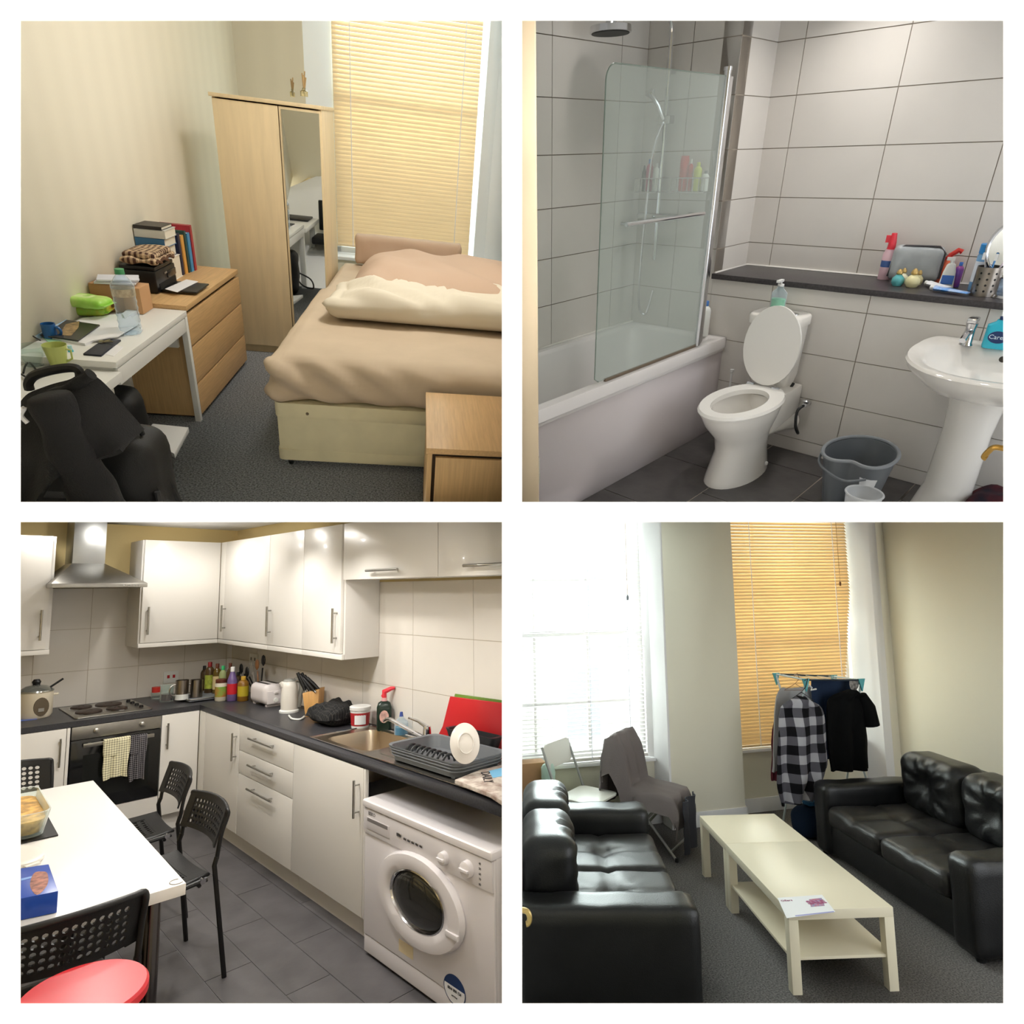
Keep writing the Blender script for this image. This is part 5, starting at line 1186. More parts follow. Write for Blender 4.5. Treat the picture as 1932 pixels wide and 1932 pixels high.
def disc(prof, n=40, caps=True): return MB().lathe(prof, n=n, cap0=caps, cap1=caps).tf(Matrix.Translation((0, dy, dzc)) @ Matrix.Diagonal((1, ro / .1, rv / .1, 1)) @ Matrix.Rotation(-math.pi / 2, 4, 'Y'))
dr = part('door', disc([(.1, 0.0), (.102, .01), (.098, .03), (.08, .036), (.066, .028), (.062, .01)], caps=False), WM, t, smooth=50)
part('door_glass', disc([(.064, .012), (.06, .02), (.05, .030), (.03, .036)]), mat('dark_porthole', (38, 38, 34), .06, coat=.6), dr, smooth=60)
part('drum', disc([(.063, .0135), (.066, .026), (.063, .029), (.061, .022)], caps=False), CHROME, dr)
part('door_grip', MB().box(-.04, -.028, dy - ro * .98, dy - ro * .72, dzc - .05, dzc - .03), WM, dr, .003)
part('laundry', soft(-.02, .0, dy - .1, dy + .06, dzc - .08, dzc + .02, .02, (4, 8, 8), lambda q, n: .012 * nz(q.x * 30, q.y * 24, q.z * 24)), mat('pale_laundry', (170, 160, 120), .8, var=.6, vscale=20), dr, smooth=70)
part('detergent_drawer', MB().box(-.0115, -.004, hw - .21, hw - .03, wz - .122, wz - .072), mat('washer_drawer', (204, 200, 202), .4), t, .003)
part('drawer_grip', MB().box(-.0125, -.0112, hw - .2, hw - .04, wz - .088, wz - .074), mat('grip_grey', (120, 116, 116), .5), t)
for y, r in ((-.16, .026), (-.30, .032)): 
    kb = part('dial', MB().lathe([(r, 0), (r * .9, .02), (r * .5, .024)], n=20).box(-.004, .004, -r * .8, r * .8, .018, .03).tf(Matrix.Translation((-.008, y, wz - .095)) @ Matrix.Rotation(-math.pi / 2, 4, 'Y')), WM, t)
part('button', MB().box(-.013, -.007, .13, .165, wz - .095, wz - .08), CHROME, t, .003)
for k in range(5): part('button', MB().box(-.012, -.007, .095 - .028 * k, .115 - .028 * k, wz - .098, wz - .088), CHROME, t, .002)
text('lettering', 'BEKO', .022, mat('dark_print', (40, 40, 44), .5), t, (-.0085, hw - .07, wz - .055), (90, 0, -90))
for k in range(5): text('marking', '%d' % (40 + 10 * k), .012, mat('dark_print'), t, (-.0085, -.365, wz - .06 - .018 * k), (90, 0, -90))
sty, stz = R.X(858, 1868, XF - .03).y - (wy0 + wy1) / 2, R.X(858, 1868, XF - .03).z
rs = .052
st = part('sticker', MB().rings([[(x, sty + rs * 1.25 * math.cos(a), stz + rs * math.sin(a)) for a in [k * math.pi / 20 for k in range(40)]] for x in (.0001 - .001, -.0005 - .001)]), mat('navy_label'), t, smooth=0, label='round navy and white service sticker')
half = [(rs * 1.16 * math.cos(a), rs * .92 * math.sin(a)) for a in [math.pi * .93 + k * math.pi * 1.14 / 20 for k in range(21)]]
part('sticker_field', MB().rings([[(x, sty + y, stz + z) for y, z in half] for x in (-.0016, -.0020)]), PAPER, st, smooth=0)
text('lettering', '0844 800 124', .0145, mat('dark_print'), st, (-.0024, sty, stz - .002), (90, 0, -90), bold=.0003)
text('lettering', 'service', .012, mat('dark_print'), st, (-.0024, sty, stz - .022), (90, 0, -90))
tp = R.X(766, 1790, XF - .03)
part('tape_mark', MB().box(-.001, .0005, tp.y - .05 - (wy0 + wy1) / 2, tp.y + .05 - (wy0 + wy1) / 2, tp.z - .025, tp.z + .022).tf(Matrix()), mat('old_tape', (222, 206, 170), .7), t)
# white end panel at the right edge
solo('end_panel', 'white cabinet panel right of the washing machine', 'panel', MB().box(0, .4, 0, .3, 0, ZT - .037), CARC, (XF - .02, 1.45, 0))
# ---- sink
t = thing('sink', 'stainless steel sink bowl with a ridged drainer', 'sink', (sx0, sy0, ZT)); W, D = sx1 - sx0, sy1 - sy0
by0_, by1_ = D - .50, D - .06
o = [(x, y, .004) for x, y in ((-.012, -.012), (W + .012, -.012), (W + .012, D + .012), (-.012, D + .012))]
part('drainer', MB().box(-.012, W + .012, -.012, by0_, .0006, .004), STEEL, t, .004)
for k in range(6): part('ridge', MB().box(.05 + .05 * k, .062 + .05 * k, .03, by0_ - .08, .003, .009), STEEL, t, .003)
cxb, cyb = W / 2, (by0_ + by1_) / 2
def rg(w, d, r, z): return [(x, y, z) for x, y in rrect(w, d, r, 5, cxb, cyb)]
outer = [(x, y, .004) for x, y in rrect(W + .024, D + .012 - by0_, .012, 5, cxb, (D + .012 + by0_) / 2)]
part('bowl', MB().rings([outer, rg(W * .86, by1_ - by0_ - .02, .06, .004), rg(W * .84, by1_ - by0_ - .04, .06, -.02), rg(W * .76, by1_ - by0_ - .1, .06, -.16), rg(W * .7, by1_ - by0_ - .14, .06, -.17)], cap0=False), mat('sink_steel', (186, 172, 152), .28, 1.0), t, smooth=50)
part('waste', MB().lathe([(.03, -.168), (.028, -.166), (.01, -.167)], c=(cxb, cyb, 0), n=18), CHROME, t)
part('rim', MB().tube([(-.012, -.012, .005), (W + .012, -.012, .005), (W + .012, D + .012, .005), (-.012, D + .012, .005)], .0035, 6, closed=True), CHROME, t)
pt = R.F(806, 1402, ZT + .005); pt = Vector((XS - .10, pt.y - .02, ZT + .0045))
t = thing('kitchen_tap', 'chrome mixer tap with a long swan spout over the sink', 'tap', pt); hh = R.H(pt, 1372) - ZT
sp = R.X(735, 1357, XS - .26); sp = Vector(sp) - Vector(pt)
part('body', MB().lathe([(.026, 0), (.024, .01), (.022, hh * .8), (.02, hh)], n=16), CHROME, t)
part('lever', MB().tube([(0, 0, hh * .95), (-.02, .05, hh * 1.25), (-.03, .12, hh * 1.35)], [.012, .008, .006], 8), CHROME, t)
part('spout', MB().tube(smooth_path([(0, .01, hh * .3), tuple(Vector((0, .01, hh * .3)).lerp(sp, .6)), tuple(sp), tuple(sp + Vector((-.01, .03, -.012)))]), .010, 10), CHROME, t)
# ---- dish rack with a plate
rz_ = ZT + .012
rc_ = [R.F(u, v, rz_ + .06) for u, v in ((735, 1411), (835, 1466), (936, 1437), (800, 1387))]
rx0, rx1 = XF + .07, XS - .12; ry0, ry1 = 2.12, 2.64
t = thing('dish_rack', 'grey plastic dish rack on the drainer', 'dish rack', ((rx0 + rx1) / 2, (ry0 + ry1) / 2, rz_)); W, D = rx1 - rx0, ry1 - ry0
GP = mat('grey_rack_plastic', (104, 108, 112), .4)
def rq(w, d, z, r=.05): return [(x, y, z) for x, y in rrect(w, d, r, 6)]
part('tray', MB().rings([rq(W * .9, D * .92, .0), rq(W, D, .055), rq(W * 1.03, D * 1.02, .06), rq(W * 1.03, D * 1.02, .066), rq(W * .97, D * .97, .062), rq(W * .86, D * .9, .01)]), GP, t, smooth=40)
for k in range(3): part('step', MB().tube(rq(W * (1.0 - .02 * k), D * (.99 - .015 * k), .052 - .014 * k), .004, 6, closed=True), GP, t)
for k in range(9):
    y = -D * .1 + .04 * k
    part('prong', MB().tube(arc((-.02, y, .012), .035, 0, 180, 8, 'xz'), .006, 6), mat('dark_prong', (44, 46, 48), .4), t)
for x in (-W * .4, W * .4):
    for y in (-D * .4, D * .4): part('foot', MB().lathe([(.012, -.006), (.014, .006)], c=(x, y, 0), n=10), GP, t)
pp = R.D(879, 1402, R.depth(((rx0 + rx1) / 2, 1.93, rz_ + .1)))
t = thing('plate', 'white dinner plate standing upright in the dish rack', 'plate', pp, 0, None)
rw = R.wid(pp, 74) / 2
pm = MB().lathe([(rw * .55, .0), (rw * .6, .004), (rw, .016), (rw, .02), (rw * .6, .009), (.001, .006)], n=40)
pm.tf(Matrix.Rotation(R.face(pp) + .25, 4, 'Z') @ Matrix.Rotation(math.radians(76), 4, 'X') @ Matrix.Rotation(math.pi, 4, 'X') @ Matrix.Diagonal((.78, 1, 1, 1)))
part('dish', pm, CERAM, t, smooth=50)
pr = MB().tube([(rw * .5 * math.cos(a), rw * .5 * math.sin(a), -.002) for a in [k * math.pi / 20 for k in range(40)]], .003, 6, closed=True)
pr.tf(Matrix.Rotation(R.face(pp) + .25, 4, 'Z') @ Matrix.Rotation(math.radians(76), 4, 'X') @ Matrix.Rotation(math.pi, 4, 'X') @ Matrix.Diagonal((.78, 1, 1, 1)))
part('foot_ring', pr, CERAM, t)
pc_ = Vector((XS - .16, 2.0, rz_ + .068)); 
t = thing('cutlery_holder', 'black cutlery holder clipped behind the dish rack', 'cutlery holder', (XS - .075, 2.40, ZT + .006)); hz = R.H((XS - .075, 2.40), 1383) - ZT
part('box', MB().rings([[(x, y, z) for x, y in rrect(.07 * k, .34 * k, .02, 4)] for z, k in ((0, .8), (hz * .85, 1), (hz, 1.06), (hz, .95), (.01, .75))]), mat('charcoal_plastic', (40, 42, 44), .4), t, smooth=40)
# chopping boards leaning on the tiles
def board(label, pts, x0, m, off):
    P = [R.X(u, v, x0) for u, v in pts]; c = sum(P, Vector()) / len(P); zmin = min(p.z for p in P)
    t = MB().rings([[Vector((x, p.y - c.y, p.z - zmin)) for p in P] for x in (0, .007)])
    return solo('chopping_board', label, 'chopping board', t, m, (x0, c.y, zmin), 0, 'chopping boards behind the drainer', .002)
board('green flexible chopping board behind the red one', [(858, 1309), (960, 1323), (960, 1360), (852, 1340)], XS - .016, mat('green_board', (104, 136, 50), .45), 0)
zb_ = R.X(818, 1404, XS - .032).z
board('large red chopping board leaning against the tiles', [(849, 1314), (960, 1328), (960, 1440), (818, 1404), (835, 1370)], XS - .032, mat('red_board', (196, 34, 40), .4), 0)
# newspaper at the edge
nq = [(858, 1471), (905, 1452), (960, 1440), (960, 1520), (925, 1497)]
t = flat('newspaper', 'folded newspaper at the right end of the drainer', 'newspaper', nq, ZT + .012, .016, mat('newsprint', (214, 206, 196), .8, var=.25, vscale=26, rgb2=(150, 130, 120)), bevel=.002)
patch_on(t, 'blue_picture', [(922, 1455), (958, 1446), (958, 1462), (930, 1468)], ZT + .0285, mat('print_blue', (110, 170, 205), .6))
hl = R.F(918, 1466, ZT + .0295)
tl_ = text('headline', 'DAILY', .055, mat('dark_print'), None, (0, 0, 0)); tl_.parent = t; tl_.matrix_parent_inverse = Matrix(); 
tl_.matrix_basis = t.matrix_world.inverted() @ (R.M @ Matrix.Translation(hl) @ Matrix.Rotation(-2.2, 4, 'Z'))
# ---- small things along the worktop
Z = ZT + .001
def kitem(u, v, vt, wpx, x=None, y=None):
    p = R.F(u, v, Z)
    if x is not None: q = R.X(u, v, x); p = Vector((x, q.y, Z))
    if y is not None: q = R.Y(u, v, y); p = Vector((q.x, y, Z))
    return p, R.H(p, vt) - Z, R.wid(p, wpx) / 2
p, h, r = kitem(64, 1342, 1290, 58)
p = Vector((.78, 5.25, Z)); h = R.H(p, 1292) - Z
t = thing('rice_cooker', 'cream rice cooker with a glass lid at the left end of the worktop', 'rice cooker', p); r = R.wid(p, 56) / 2
CRK = mat('cream_cooker_enamel', (222, 212, 190), .35)
part('body', MB().lathe([(r * .88, 0), (r, .02), (r, h * .78), (r * 1.04, h * .8)], n=28), CRK, t)
part('lid', MB().lathe([(r * 1.03, h * .8), (r * 1.0, h * .84), (r * .6, h * .96), (.02, h)], n=28), mat('steel_glass_lid', (150, 152, 146), .15, .7), t)
part('knob', MB().lathe([(.02, h), (.026, h + .02), (.016, h + .035)], n=14), BLACK, t)
for s in (-1, 1): part('side_handle', MB().tube(arc((s * r * 1.05, 0, h * .66), .02, 0, 360, 10, 'xy')[:-1], .006, 6, closed=True), CRK, t)
part('control_plate', MB().lathe([(.042, 0), (.04, .005)], n=20, sy=1.4).tf(Matrix.Translation((0.02, -r * .985, h * .36)) @ Matrix.Rotation(math.pi / 2, 4, 'X')), mat('brown_plate', (96, 84, 66), .4), t)
part('switch', MB().box(.005, .035, -r * 1.02 - .005, -r * 1.0, h * .22, h * .32), STEEL, t)
part('spoon_handle', MB().tube([(r * .7, 0, h * .86), (r * 1.5, 0, h * 1.12)], .007, 6), BLACK, t)
flat('blue_mat', 'blue printed mat under the rice cooker', 'mat', [(36, 1350), (68, 1349), (70, 1356), (36, 1360)], ZT, .004, mat('print_blue2', (90, 110, 180), .5))
# socket on the tiles
q = R.Y(322, 1277, YH)
t = thing('wall_socket', 'double white switched wall socket with red switches', 'socket', (q.x, YH - .001, q.z))
part('plate', MB().box(-.055, .055, -.01, 0, -.045, .045), mat('white_plastic'), t, .003)
for s in (-.02, .02): part('switch', MB().box(s - .009, s + .009, -.013, -.009, -.008, .016), mat('switch_red', (176, 40, 46), .4), t)
q = R.X(480, 1244, XS)
t = thing('wall_socket', 'double white wall socket behind the cooking spoons', 'socket', (XS - .001, q.y, q.z))
part('plate', MB().box(-.01, 0, -.075, .075, -.045, .045), mat('white_plastic'), t, .003)
for s in (-.035, .035): part('switch', MB().box(-.013, -.009, s - .009, s + .009, -.008, .016), mat('switch_grey', (120, 116, 112), .4), t)
# cups, tray with mugs
p, h, r = kitem(294, 1318, 1296, 17)
t = thing('jar', 'small jar with a red lid beside the hob', 'jar', p); part('glass', MB().lathe([(r * .9, 0), (r, h * .3), (r, h * .55)], n=16), GLASS, t); part('lid', MB().lathe([(r * .9, h * .55), (r * .9, h)], n=16), mat('red_plastic'), t)
p, h, r = kitem(314, 1323, 1292, 23)
t = thing('glass_mug', 'glass mug with dark red drink on the worktop', 'mug', p)
part('glass', MB().lathe([(r, 0), (r, h), (r * .93, h), (r * .93, .01)], n=20, cap1=False), GLASS, t); part('drink', MB().lathe([(r * .9, .008), (r * .9, h * .45)], n=20), mat('dark_red_drink', (70, 24, 20), .2), t); part('handle', MB().tube(arc((r, 0, h * .5), h * .28, -90, 90, 8, 'xz'), .005, 6), GLASS, t)
tp_ = [(326, 1315), (345, 1320), (410, 1316), (398, 1306)]
a_, b_ = R.F(326, 1316, Z), R.F(408, 1314, Z)
t = thing('cup_tray', 'grey tray with steel rim carrying steel mugs', 'tray', (a_.x, 5.02, Z), 0); wv = b_.x - a_.x
part('board', MB().prism(rrect(wv, .36, .02, 4, wv / 2, .18), .01, .008), mat('grey_tray', (120, 124, 130), .5), t); part('rim', MB().tube([(x, y, .02) for x, y in rrect(wv, .36, .02, 4, wv / 2, .18)], .004, 6, closed=True), STEEL, t)
part('foot', MB().box(.02, .04, .02, .04, 0, .01).box(wv - .04, wv - .02, .02, .04, 0, .01).box(.02, .04, .32, .34, 0, .01).box(wv - .04, wv - .02, .32, .34, 0, .01), BLACK, t)
for u, wp, vt, nm, yy in ((343, 23, 1283, 'left of two steel mugs on the grey tray', 5.12), (370, 22, 1282, 'right of two steel mugs on the grey tray', 5.14)):
    q = R.Y(u, 1310, yy); p = Vector((q.x, yy, Z + .019)); h = R.H(p, vt) - p.z; r = R.wid(p, wp) / 2
    m_ = thing('steel_mug', nm, 'mug', p, 0, 'steel mugs on the tray')
    part('cup', MB().lathe([(r, 0), (r, h), (r * .95, h), (r * .95, .006), (.001, .006)], n=24, cap1=False), mat('dull_steel'), m_)
    part('handle', MB().tube(arc((-r, 0, h * .5), h * .3, 90, 270, 8, 'xz'), .005, 6), STEEL, m_)
    if u == 343: part('base_band', MB().lathe([(r * 1.01, 0), (r * 1.01, h * .28)], n=24, cap0=False, cap1=False), mat('white_plastic'), m_)
# bottles in the corner
def kb(u, v, vt, wp, name, label, m, mc, **k):
    p, h, r = kitem(u, v, vt, wp); p.x = min(p.x, XS - .01 - r); p.y = min(p.y, YH - .01 - r); h = R.H(p, vt) - Z
    return bottle(name, label, 'bottle', p, h, r, m, mc, group='bottles and jars in the corner', **k)
OIL = mat('dark_oil', (92, 74, 30), .1); GRL = mat('green_yellow_label', (150, 160, 60), .5, var=.5, vscale=30)
kb(394, 1311, 1249, 17, 'sauce_bottle', 'dark bottle with green label and red cap at the back left of the corner', mat('brown_glass', (70, 52, 30), .1), mat('dark_red_cap', (130, 26, 30), .4), lab=GRL)
kb(384, 1306, 1256, 13, 'sauce_bottle', 'slim dark bottle at the very left of the corner bottles', mat('brown_glass'), BLACK)
kb(408, 1312, 1252, 15, 'sauce_bottle', 'amber bottle with a brown cap behind the red-labelled jar', OIL, mat('brown_cap', (90, 44, 30), .4), lab=mat('cream_label', (210, 190, 140), .5))
kb(432, 1318, 1251, 13, 'sauce_bottle', 'dark bottle with brown cap at the back of the corner bottles', mat('brown_glass'), mat('brown_cap'))
kb(419, 1313, 1256, 14, 'oil_bottle', 'bottle with a bright green cap in the corner', mat('pale_oil', (150, 160, 110), .1), mat('bright_green_cap', (60, 180, 110), .35))
kb(416, 1322, 1281, 21, 'jar', 'jar with red and green label and brown lid in front of the corner bottles', mat('salsa', (206, 200, 180), .3), mat('brown_cap'), neck=.85, shoulder=.78, cap=.16, lab=mat('red_green_label', (206, 70, 50), .5, var=.9, vscale=12, rgb2=(110, 170, 70)))
kb(437, 1322, 1258, 18, 'ketchup_bottle', 'purple-topped bottle with red label and white cap in the corner', mat('purple_plastic', (110, 90, 140), .3), WCAP, lab=mat('ketchup_red', (196, 34, 50), .4), shoulder=.6)
kb(458, 1322, 1276, 20, 'sauce_bottle', 'squat yellow and brown bottle by the toaster', mat('mustard_brown', (130, 92, 30), .3), mat('yellow_cap', (200, 160, 60), .4), lab=mat('yellow_label', (180, 160, 40), .5))
kb(448, 1312, 1268, 15, 'sauce_bottle', 'dark bottle hidden behind the yellow sauce bottle', mat('brown_glass'), BLACK)
# utensil pot
p, h, r = kitem(489, 1318, 1286, 34); p.x = XS - .12; p = Vector((XS - .13, R.X(489, 1318, XS - .13).y, Z)); h = R.H(p, 1290) - Z
t = thing('utensil_pot', 'steel pot of cooking spoons behind the toaster', 'pot', p); r = R.wid(p, 30) / 2
part('pot', MB().lathe([(r, 0), (r, h), (r * .95, h), (r * .95, .006), (.001, .006)], n=20, cap1=False), mat('dull_steel'), t)
for k, (u, vt, kind, c, nm) in enumerate(((455, 1262, 'ladle', (20, 20, 22), 'black ladle leaning left in the utensil pot'), (474, 1256, 'rod', (150, 146, 140), 'steel whisk in the utensil pot'), (485, 1254, 'spoon', (150, 104, 66), 'wooden spoon in the utensil pot'), (497, 1246, 'slotted', (22, 20, 20), 'black slotted spoon leaning right in the utensil pot'), (466, 1268, 'turner', (24, 24, 24), 'black turner in the utensil pot'))):
    tip = R.X(u, vt, p.x + .0) - p; m_ = mat('utensil_%d' % k, c, .4)
    ut = thing('utensil', nm, 'utensil', p + Vector((0, 0, .004)), 0, 'cooking spoons in the pot')
    a = Vector((.0, r * .3 * (k - 2) / 2 * -1, .004)); part('handle', MB().tube([a, a.lerp(tip, .8)], .006, 6), m_, ut)
    if kind != 'rod': part('head', MB().lathe([(.004, -.045), (.026, -.025), (.03, .0), (.022, .025), (.004, .036)], n=14, sx=.35).tf(Matrix.Translation(tip)), m_, ut, smooth=60)
    else: part('head', MB().tube([tip + Vector((0, .02 * math.sin(q), .05 * math.cos(q) - .02)) for q in [k2 * math.pi / 6 for k2 in range(12)]], .0025, 5, closed=True), m_, ut)
# toaster
p, h, r = kitem(496, 1330, 1290, 50); a0 = R.F(470, 1328, Z); a1 = R.F(520, 1338, Z)
t = thing('toaster', 'white two-slot toaster on the worktop', 'toaster', (a0 + a1) / 2 + Vector((.06, .06, 0)), 0); L = .27; h = R.H((a0 + a1) / 2, 1291) - Z
part('body', soft(-.075, .075, -L / 2, L / 2, .012, h, .04, (8, 12, 8)), mat('white_toaster', (222, 216, 216), .3), t, smooth=60)
for s in (-.03, .03): part('slot', MB().box(s - .012, s + .012, -L * .36, L * .36, h - .004, h + .001), BLACK, t)
part('lever', MB().box(-.012, .012, -L / 2 - .02, -L / 2 + .004, h * .6, h * .7), mat('white_toaster'), t, .003)
part('end_plate', MB().box(-.06, .06, -L / 2 - .006, -L / 2 + .01, .02, h * .72), mat('white_toaster'), t, .006)
part('dial', MB().lathe([(.016, 0), (.014, .01)], n=14).tf(Matrix.Translation((0, -L / 2 - .006, h * .3)) @ Matrix.Rotation(math.pi / 2, 4, 'X')), mat('white_plastic'), t)
for y in (-.1, .1): part('foot', MB().box(-.05, .05, y - .015, y + .015, 0, .014), mat('white_toaster'), t)
# kettle
p = R.F(538, 1347, Z) + Vector((.05, .05, 0)); h = R.H(p, 1280) - Z; r = R.wid(p, 30) / 2
t = thing('kettle', 'white and grey jug kettle on its base', 'kettle', p, R.face(p) + .2)
WK = mat('white_kettle', (226, 222, 214), .3); GK = mat('grey_kettle', (150, 150, 144), .35)
part('base', MB().lathe([(r * 1.2, 0), (r * 1.2, .012), (r * 1.05, .018)], n=28), mat('white_plastic'), t)
part('jug', MB().lathe([(r * 1.0, .018), (r * 1.05, h * .3), (r * .95, h * .75), (r * .8, h * .92), (r * .5, h * .96)], n=28), WK, t, smooth=60)
part('handle', MB().tube(smooth_path([(r * .6, 0, h * .94), (r * 1.25, 0, h * .93), (r * 1.5, 0, h * .75), (r * 1.3, 0, h * .45), (r * 1.12, 0, h * .12)]), [.018] * 25, 10), GK, t)
part('lid', MB().lathe([(r * .82, h * .93), (r * .7, h * .97), (r * .2, h)], n=20), GK, t)
part('spout', MB().tube([(-r * .75, 0, h * .80), (-r * 1.1, 0, h * .9)], [.02, .012], 8), WK, t)
cb = [R.F(u, v, Z + .005) for u, v in ((545, 1350), (551, 1356), (566, 1357), (574, 1352))]
solo('cable', 'white kettle lead on the worktop', 'cable', MB().tube(smooth_path(cb), .006, 6), mat('white_plastic'))
# knife block
p = R.F(586, 1353, Z) + Vector((.04, .04, 0)); h = R.H(p, 1300) - Z
t = thing('knife_block', 'light wooden knife block with black-handled knives', 'knife block', p, R.face(p) - .3); r = R.wid(p, 26) / 2
WD = mat('beech_block', (206, 158, 96), .45, var=.12, vscale=6, stretch=(12, 12, 1))
part('block', MB().rings([[(-r * .8, -.05, 0), (r * .9, -.05, 0), (r * .9, .08, 0), (-r * .8, .08, 0)], [(-r * 1.25, -.06, h * .9), (r * .9, -.02, h), (r * .9, .1, h), (-r * 1.25, .07, h * .9)]]), WD, t, .003)
for k in range(6):
    kx_, ky = -r * 1.0 + r * .34 * k, -.03 + .05 * (k % 2); kn = thing('knife', 'black-handled knife number-less in the block', 'knife', p, R.face(p) - .3, 'knives in the block')
    kn['label'] = ('leftmost', 'second from left', 'third from left', 'third from right', 'second from right', 'rightmost')[k] + ' black-handled knife in the wooden knife block'
    a = Vector((kx_, ky, h * .93)); b = a + Vector((-.055 - .006 * k, -.0, .12 - .008 * k))
    part('handle', MB().tube([a + (b - a) * .06, a.lerp(b, .5), b], [.010, .013, .011], 8), BLACK, kn); part('bolster', MB().tube([a - (b - a) * .05, a + (b - a) * .08], .008, 8), STEEL, kn)
# black cloth, tub, bottles
p = R.F(622, 1364, Z); 
solo('oven_glove', 'crumpled black oven glove with pale speckles on the worktop', 'oven glove', soft(-.09, .12, -.2, .12, 0, R.H(p, 1326) - Z, .07, (16, 18, 10), lambda q, n: (.0 if n.z < -.3 else .03) * nz(q.x * 12, q.y * 12, q.z * 14) + (.0 if n.z < -.3 else .01) * nz(q.x * 40, q.y * 40, q.z * 40)), mat('black_speckled_cloth', (20, 20, 22), .9, pattern=check_pattern(60, 60, (16, 16, 18), (66, 64, 60), (0, 1), .36)), (min(p.x, 2.0), p.y + .03, p.z), smooth=60)
p, h, r = kitem(676, 1375, 1334, 38); p = p + Vector((.03, .03, 0))
t = thing('tub', 'white tub with a red label and white lid on the worktop', 'tub', p)
part('body', MB().lathe([(r * .86, 0), (r, h * .86)], n=28), WCAP, t); part('label', MB().lathe([(r * .885, h * .12), (r * .985, h * .72)], n=28, cap0=False, cap1=False), mat('tub_red', (176, 44, 50), .45), t, label='red printed label')
part('lid', MB().lathe([(r * 1.05, h * .84), (r * 1.06, h * .98), (r * 1.0, h)], n=28), WCAP, t)
fc = R.face(p)
lb = MB()
for j in range(5):
    a0_, a1_ = -math.pi / 2 + fc - .6 + .24 * j, -math.pi / 2 + fc - .6 + .24 * (j + 1)
    lb.add([(r * .96 * 1.01 * math.cos(a), r * .96 * 1.01 * math.sin(a), z) for z in (h * .2, h * .64) for a in (a0_, a1_)], [(0, 1, 3, 2)])
part('white_panel', lb, PAPER, t)
p = R.F(716, 1379, Z); h = R.H(p, 1300) - Z; r = R.wid(p, 28) / 2
t = thing('washing_up_liquid', 'dark green washing-up liquid bottle with a red trigger top', 'bottle', p + Vector((.03, .0, 0)), R.face(p))
DG = mat('dark_green_plastic', (24, 44, 36), .25)
part('bottle', MB().rings([[(x, y, z) for x, y in rrect(2 * r * k, 1.3 * r * k, r * .4, 4)] for z, k in ((0, .92), (.01, 1), (h * .55, 1), (h * .66, .8), (h * .70, .45))]), DG, t, smooth=45)
part('label', MB().rings([[(.0 + r * .62 * math.cos(a), y, h * .34 + h * .15 * math.sin(a)) for a in [k * math.pi / 12 for k in range(24)]] for y in (-r * .66, -r * .675)]), mat('fairy_label', (214, 170, 160), .5, var=.5, vscale=30), t)
part('neck', MB().lathe([(r * .4, h * .7), (r * .35, h * .78)], n=12), mat('clear_pink', (220, 170, 170), .3), t)
part('trigger', MB().tube([(0, 0, h * .78), (0, 0, h * .92), (r * .9, 0, h * .99), (r * 1.4, 0, h)], [.014, .016, .012, .008], 8).tube([(0, 0, h * .92), (-r * .3, 0, h * .8)], .008, 6), mat('trigger_red'), t)
p = R.F(757, 1388, Z) + Vector((.04, .02, 0)); p.x = XS - .05; p = Vector((XS - .05, R.X(757, 1388, XS - .05).y, Z)); h = R.H(p, 1343) - Z
t = thing('hand_soap', 'clear pump bottle with blue soap behind the tap', 'bottle', p); r = R.wid(p, 26) / 2
part('bottle', MB().lathe([(r, 0), (r, h * .55), (r * .4, h * .75), (r * .35, h * .8)], n=20), PET, t); part('soap', MB().lathe([(r * .96, .003), (r * .96, h * .34)], n=20), mat('blue_soap', (40, 130, 160), .2), t); part('pump', MB().lathe([(r * .3, h * .8), (r * .2, h)], n=10), mat('blue_pump', (60, 80, 150), .4), t)
# ---- table, things on it
tx1, ty0_, ty1_, tz = .695, 2.063, 3.458, .779
TM = mat('white_table_laminate', (226, 223, 218), .3)
t = thing('dining_table', 'white rectangular dining table with tubular legs', 'table', (tx1, ty0_, 0), -.038); L = ty1_ - ty0_
part('tabletop', MB().box(-.86, 0, 0, L, tz - .032, tz), TM, t, .002)
LEG = mat('dark_chrome_leg', (90, 86, 86), .2, 1.0)
for x, y in ((-.07, .07), (-.79, .07), (-.07, L - .07), (-.79, L - .07)): part('leg', MB().lathe([(.024, 0), (.024, tz - .032)], c=(x, y, 0), n=16), LEG, t)
pcm = R.F(333, 1664, tz) - Vector((tx1, ty0_, 0)); pcm = Matrix.Rotation(.038, 3, 'Z') @ pcm
part('pen_mark', MB().tube(arc((pcm.x, pcm.y, tz + .0008), .018, 60, 320, 14, 'xy'), .0012, 4), mat('pencil_grey', (150, 146, 140), .6), t, label='little C-shaped pencil mark')
def tl(u, v): return R.F(u, v, tz)
bx = [tl(39, 1640), tl(92, 1630), tl(110, 1680), tl(39, 1697)]
zt_ = tz + .055
t = thing('chocolate_box', 'blue chocolate box with a picture of chocolates', 'box', R.F(60, 1690, tz), 0)
o_ = Vector(t.matrix_world.translation); inv = t.matrix_world.inverted() @ R.M
P = [R.F(u, v, zt_) for u, v in ((20, 1641), (92, 1630), (110, 1681), (20, 1699))]
BB = mat('royal_blue_card', (34, 74, 170), .3)
part('body', MB().rings([[inv @ Vector((p.x, p.y, tz + .001)) for p in P], [inv @ p for p in P]]), BB, t, .002)
Q = []
for k in range(20):
    a = k * math.pi / 10; Q.append((74 + 17 * math.cos(a) + 4 * math.sin(a), 1664 - 22 * math.sin(a) * (1.0 + .12 * math.sin(3 * a))))
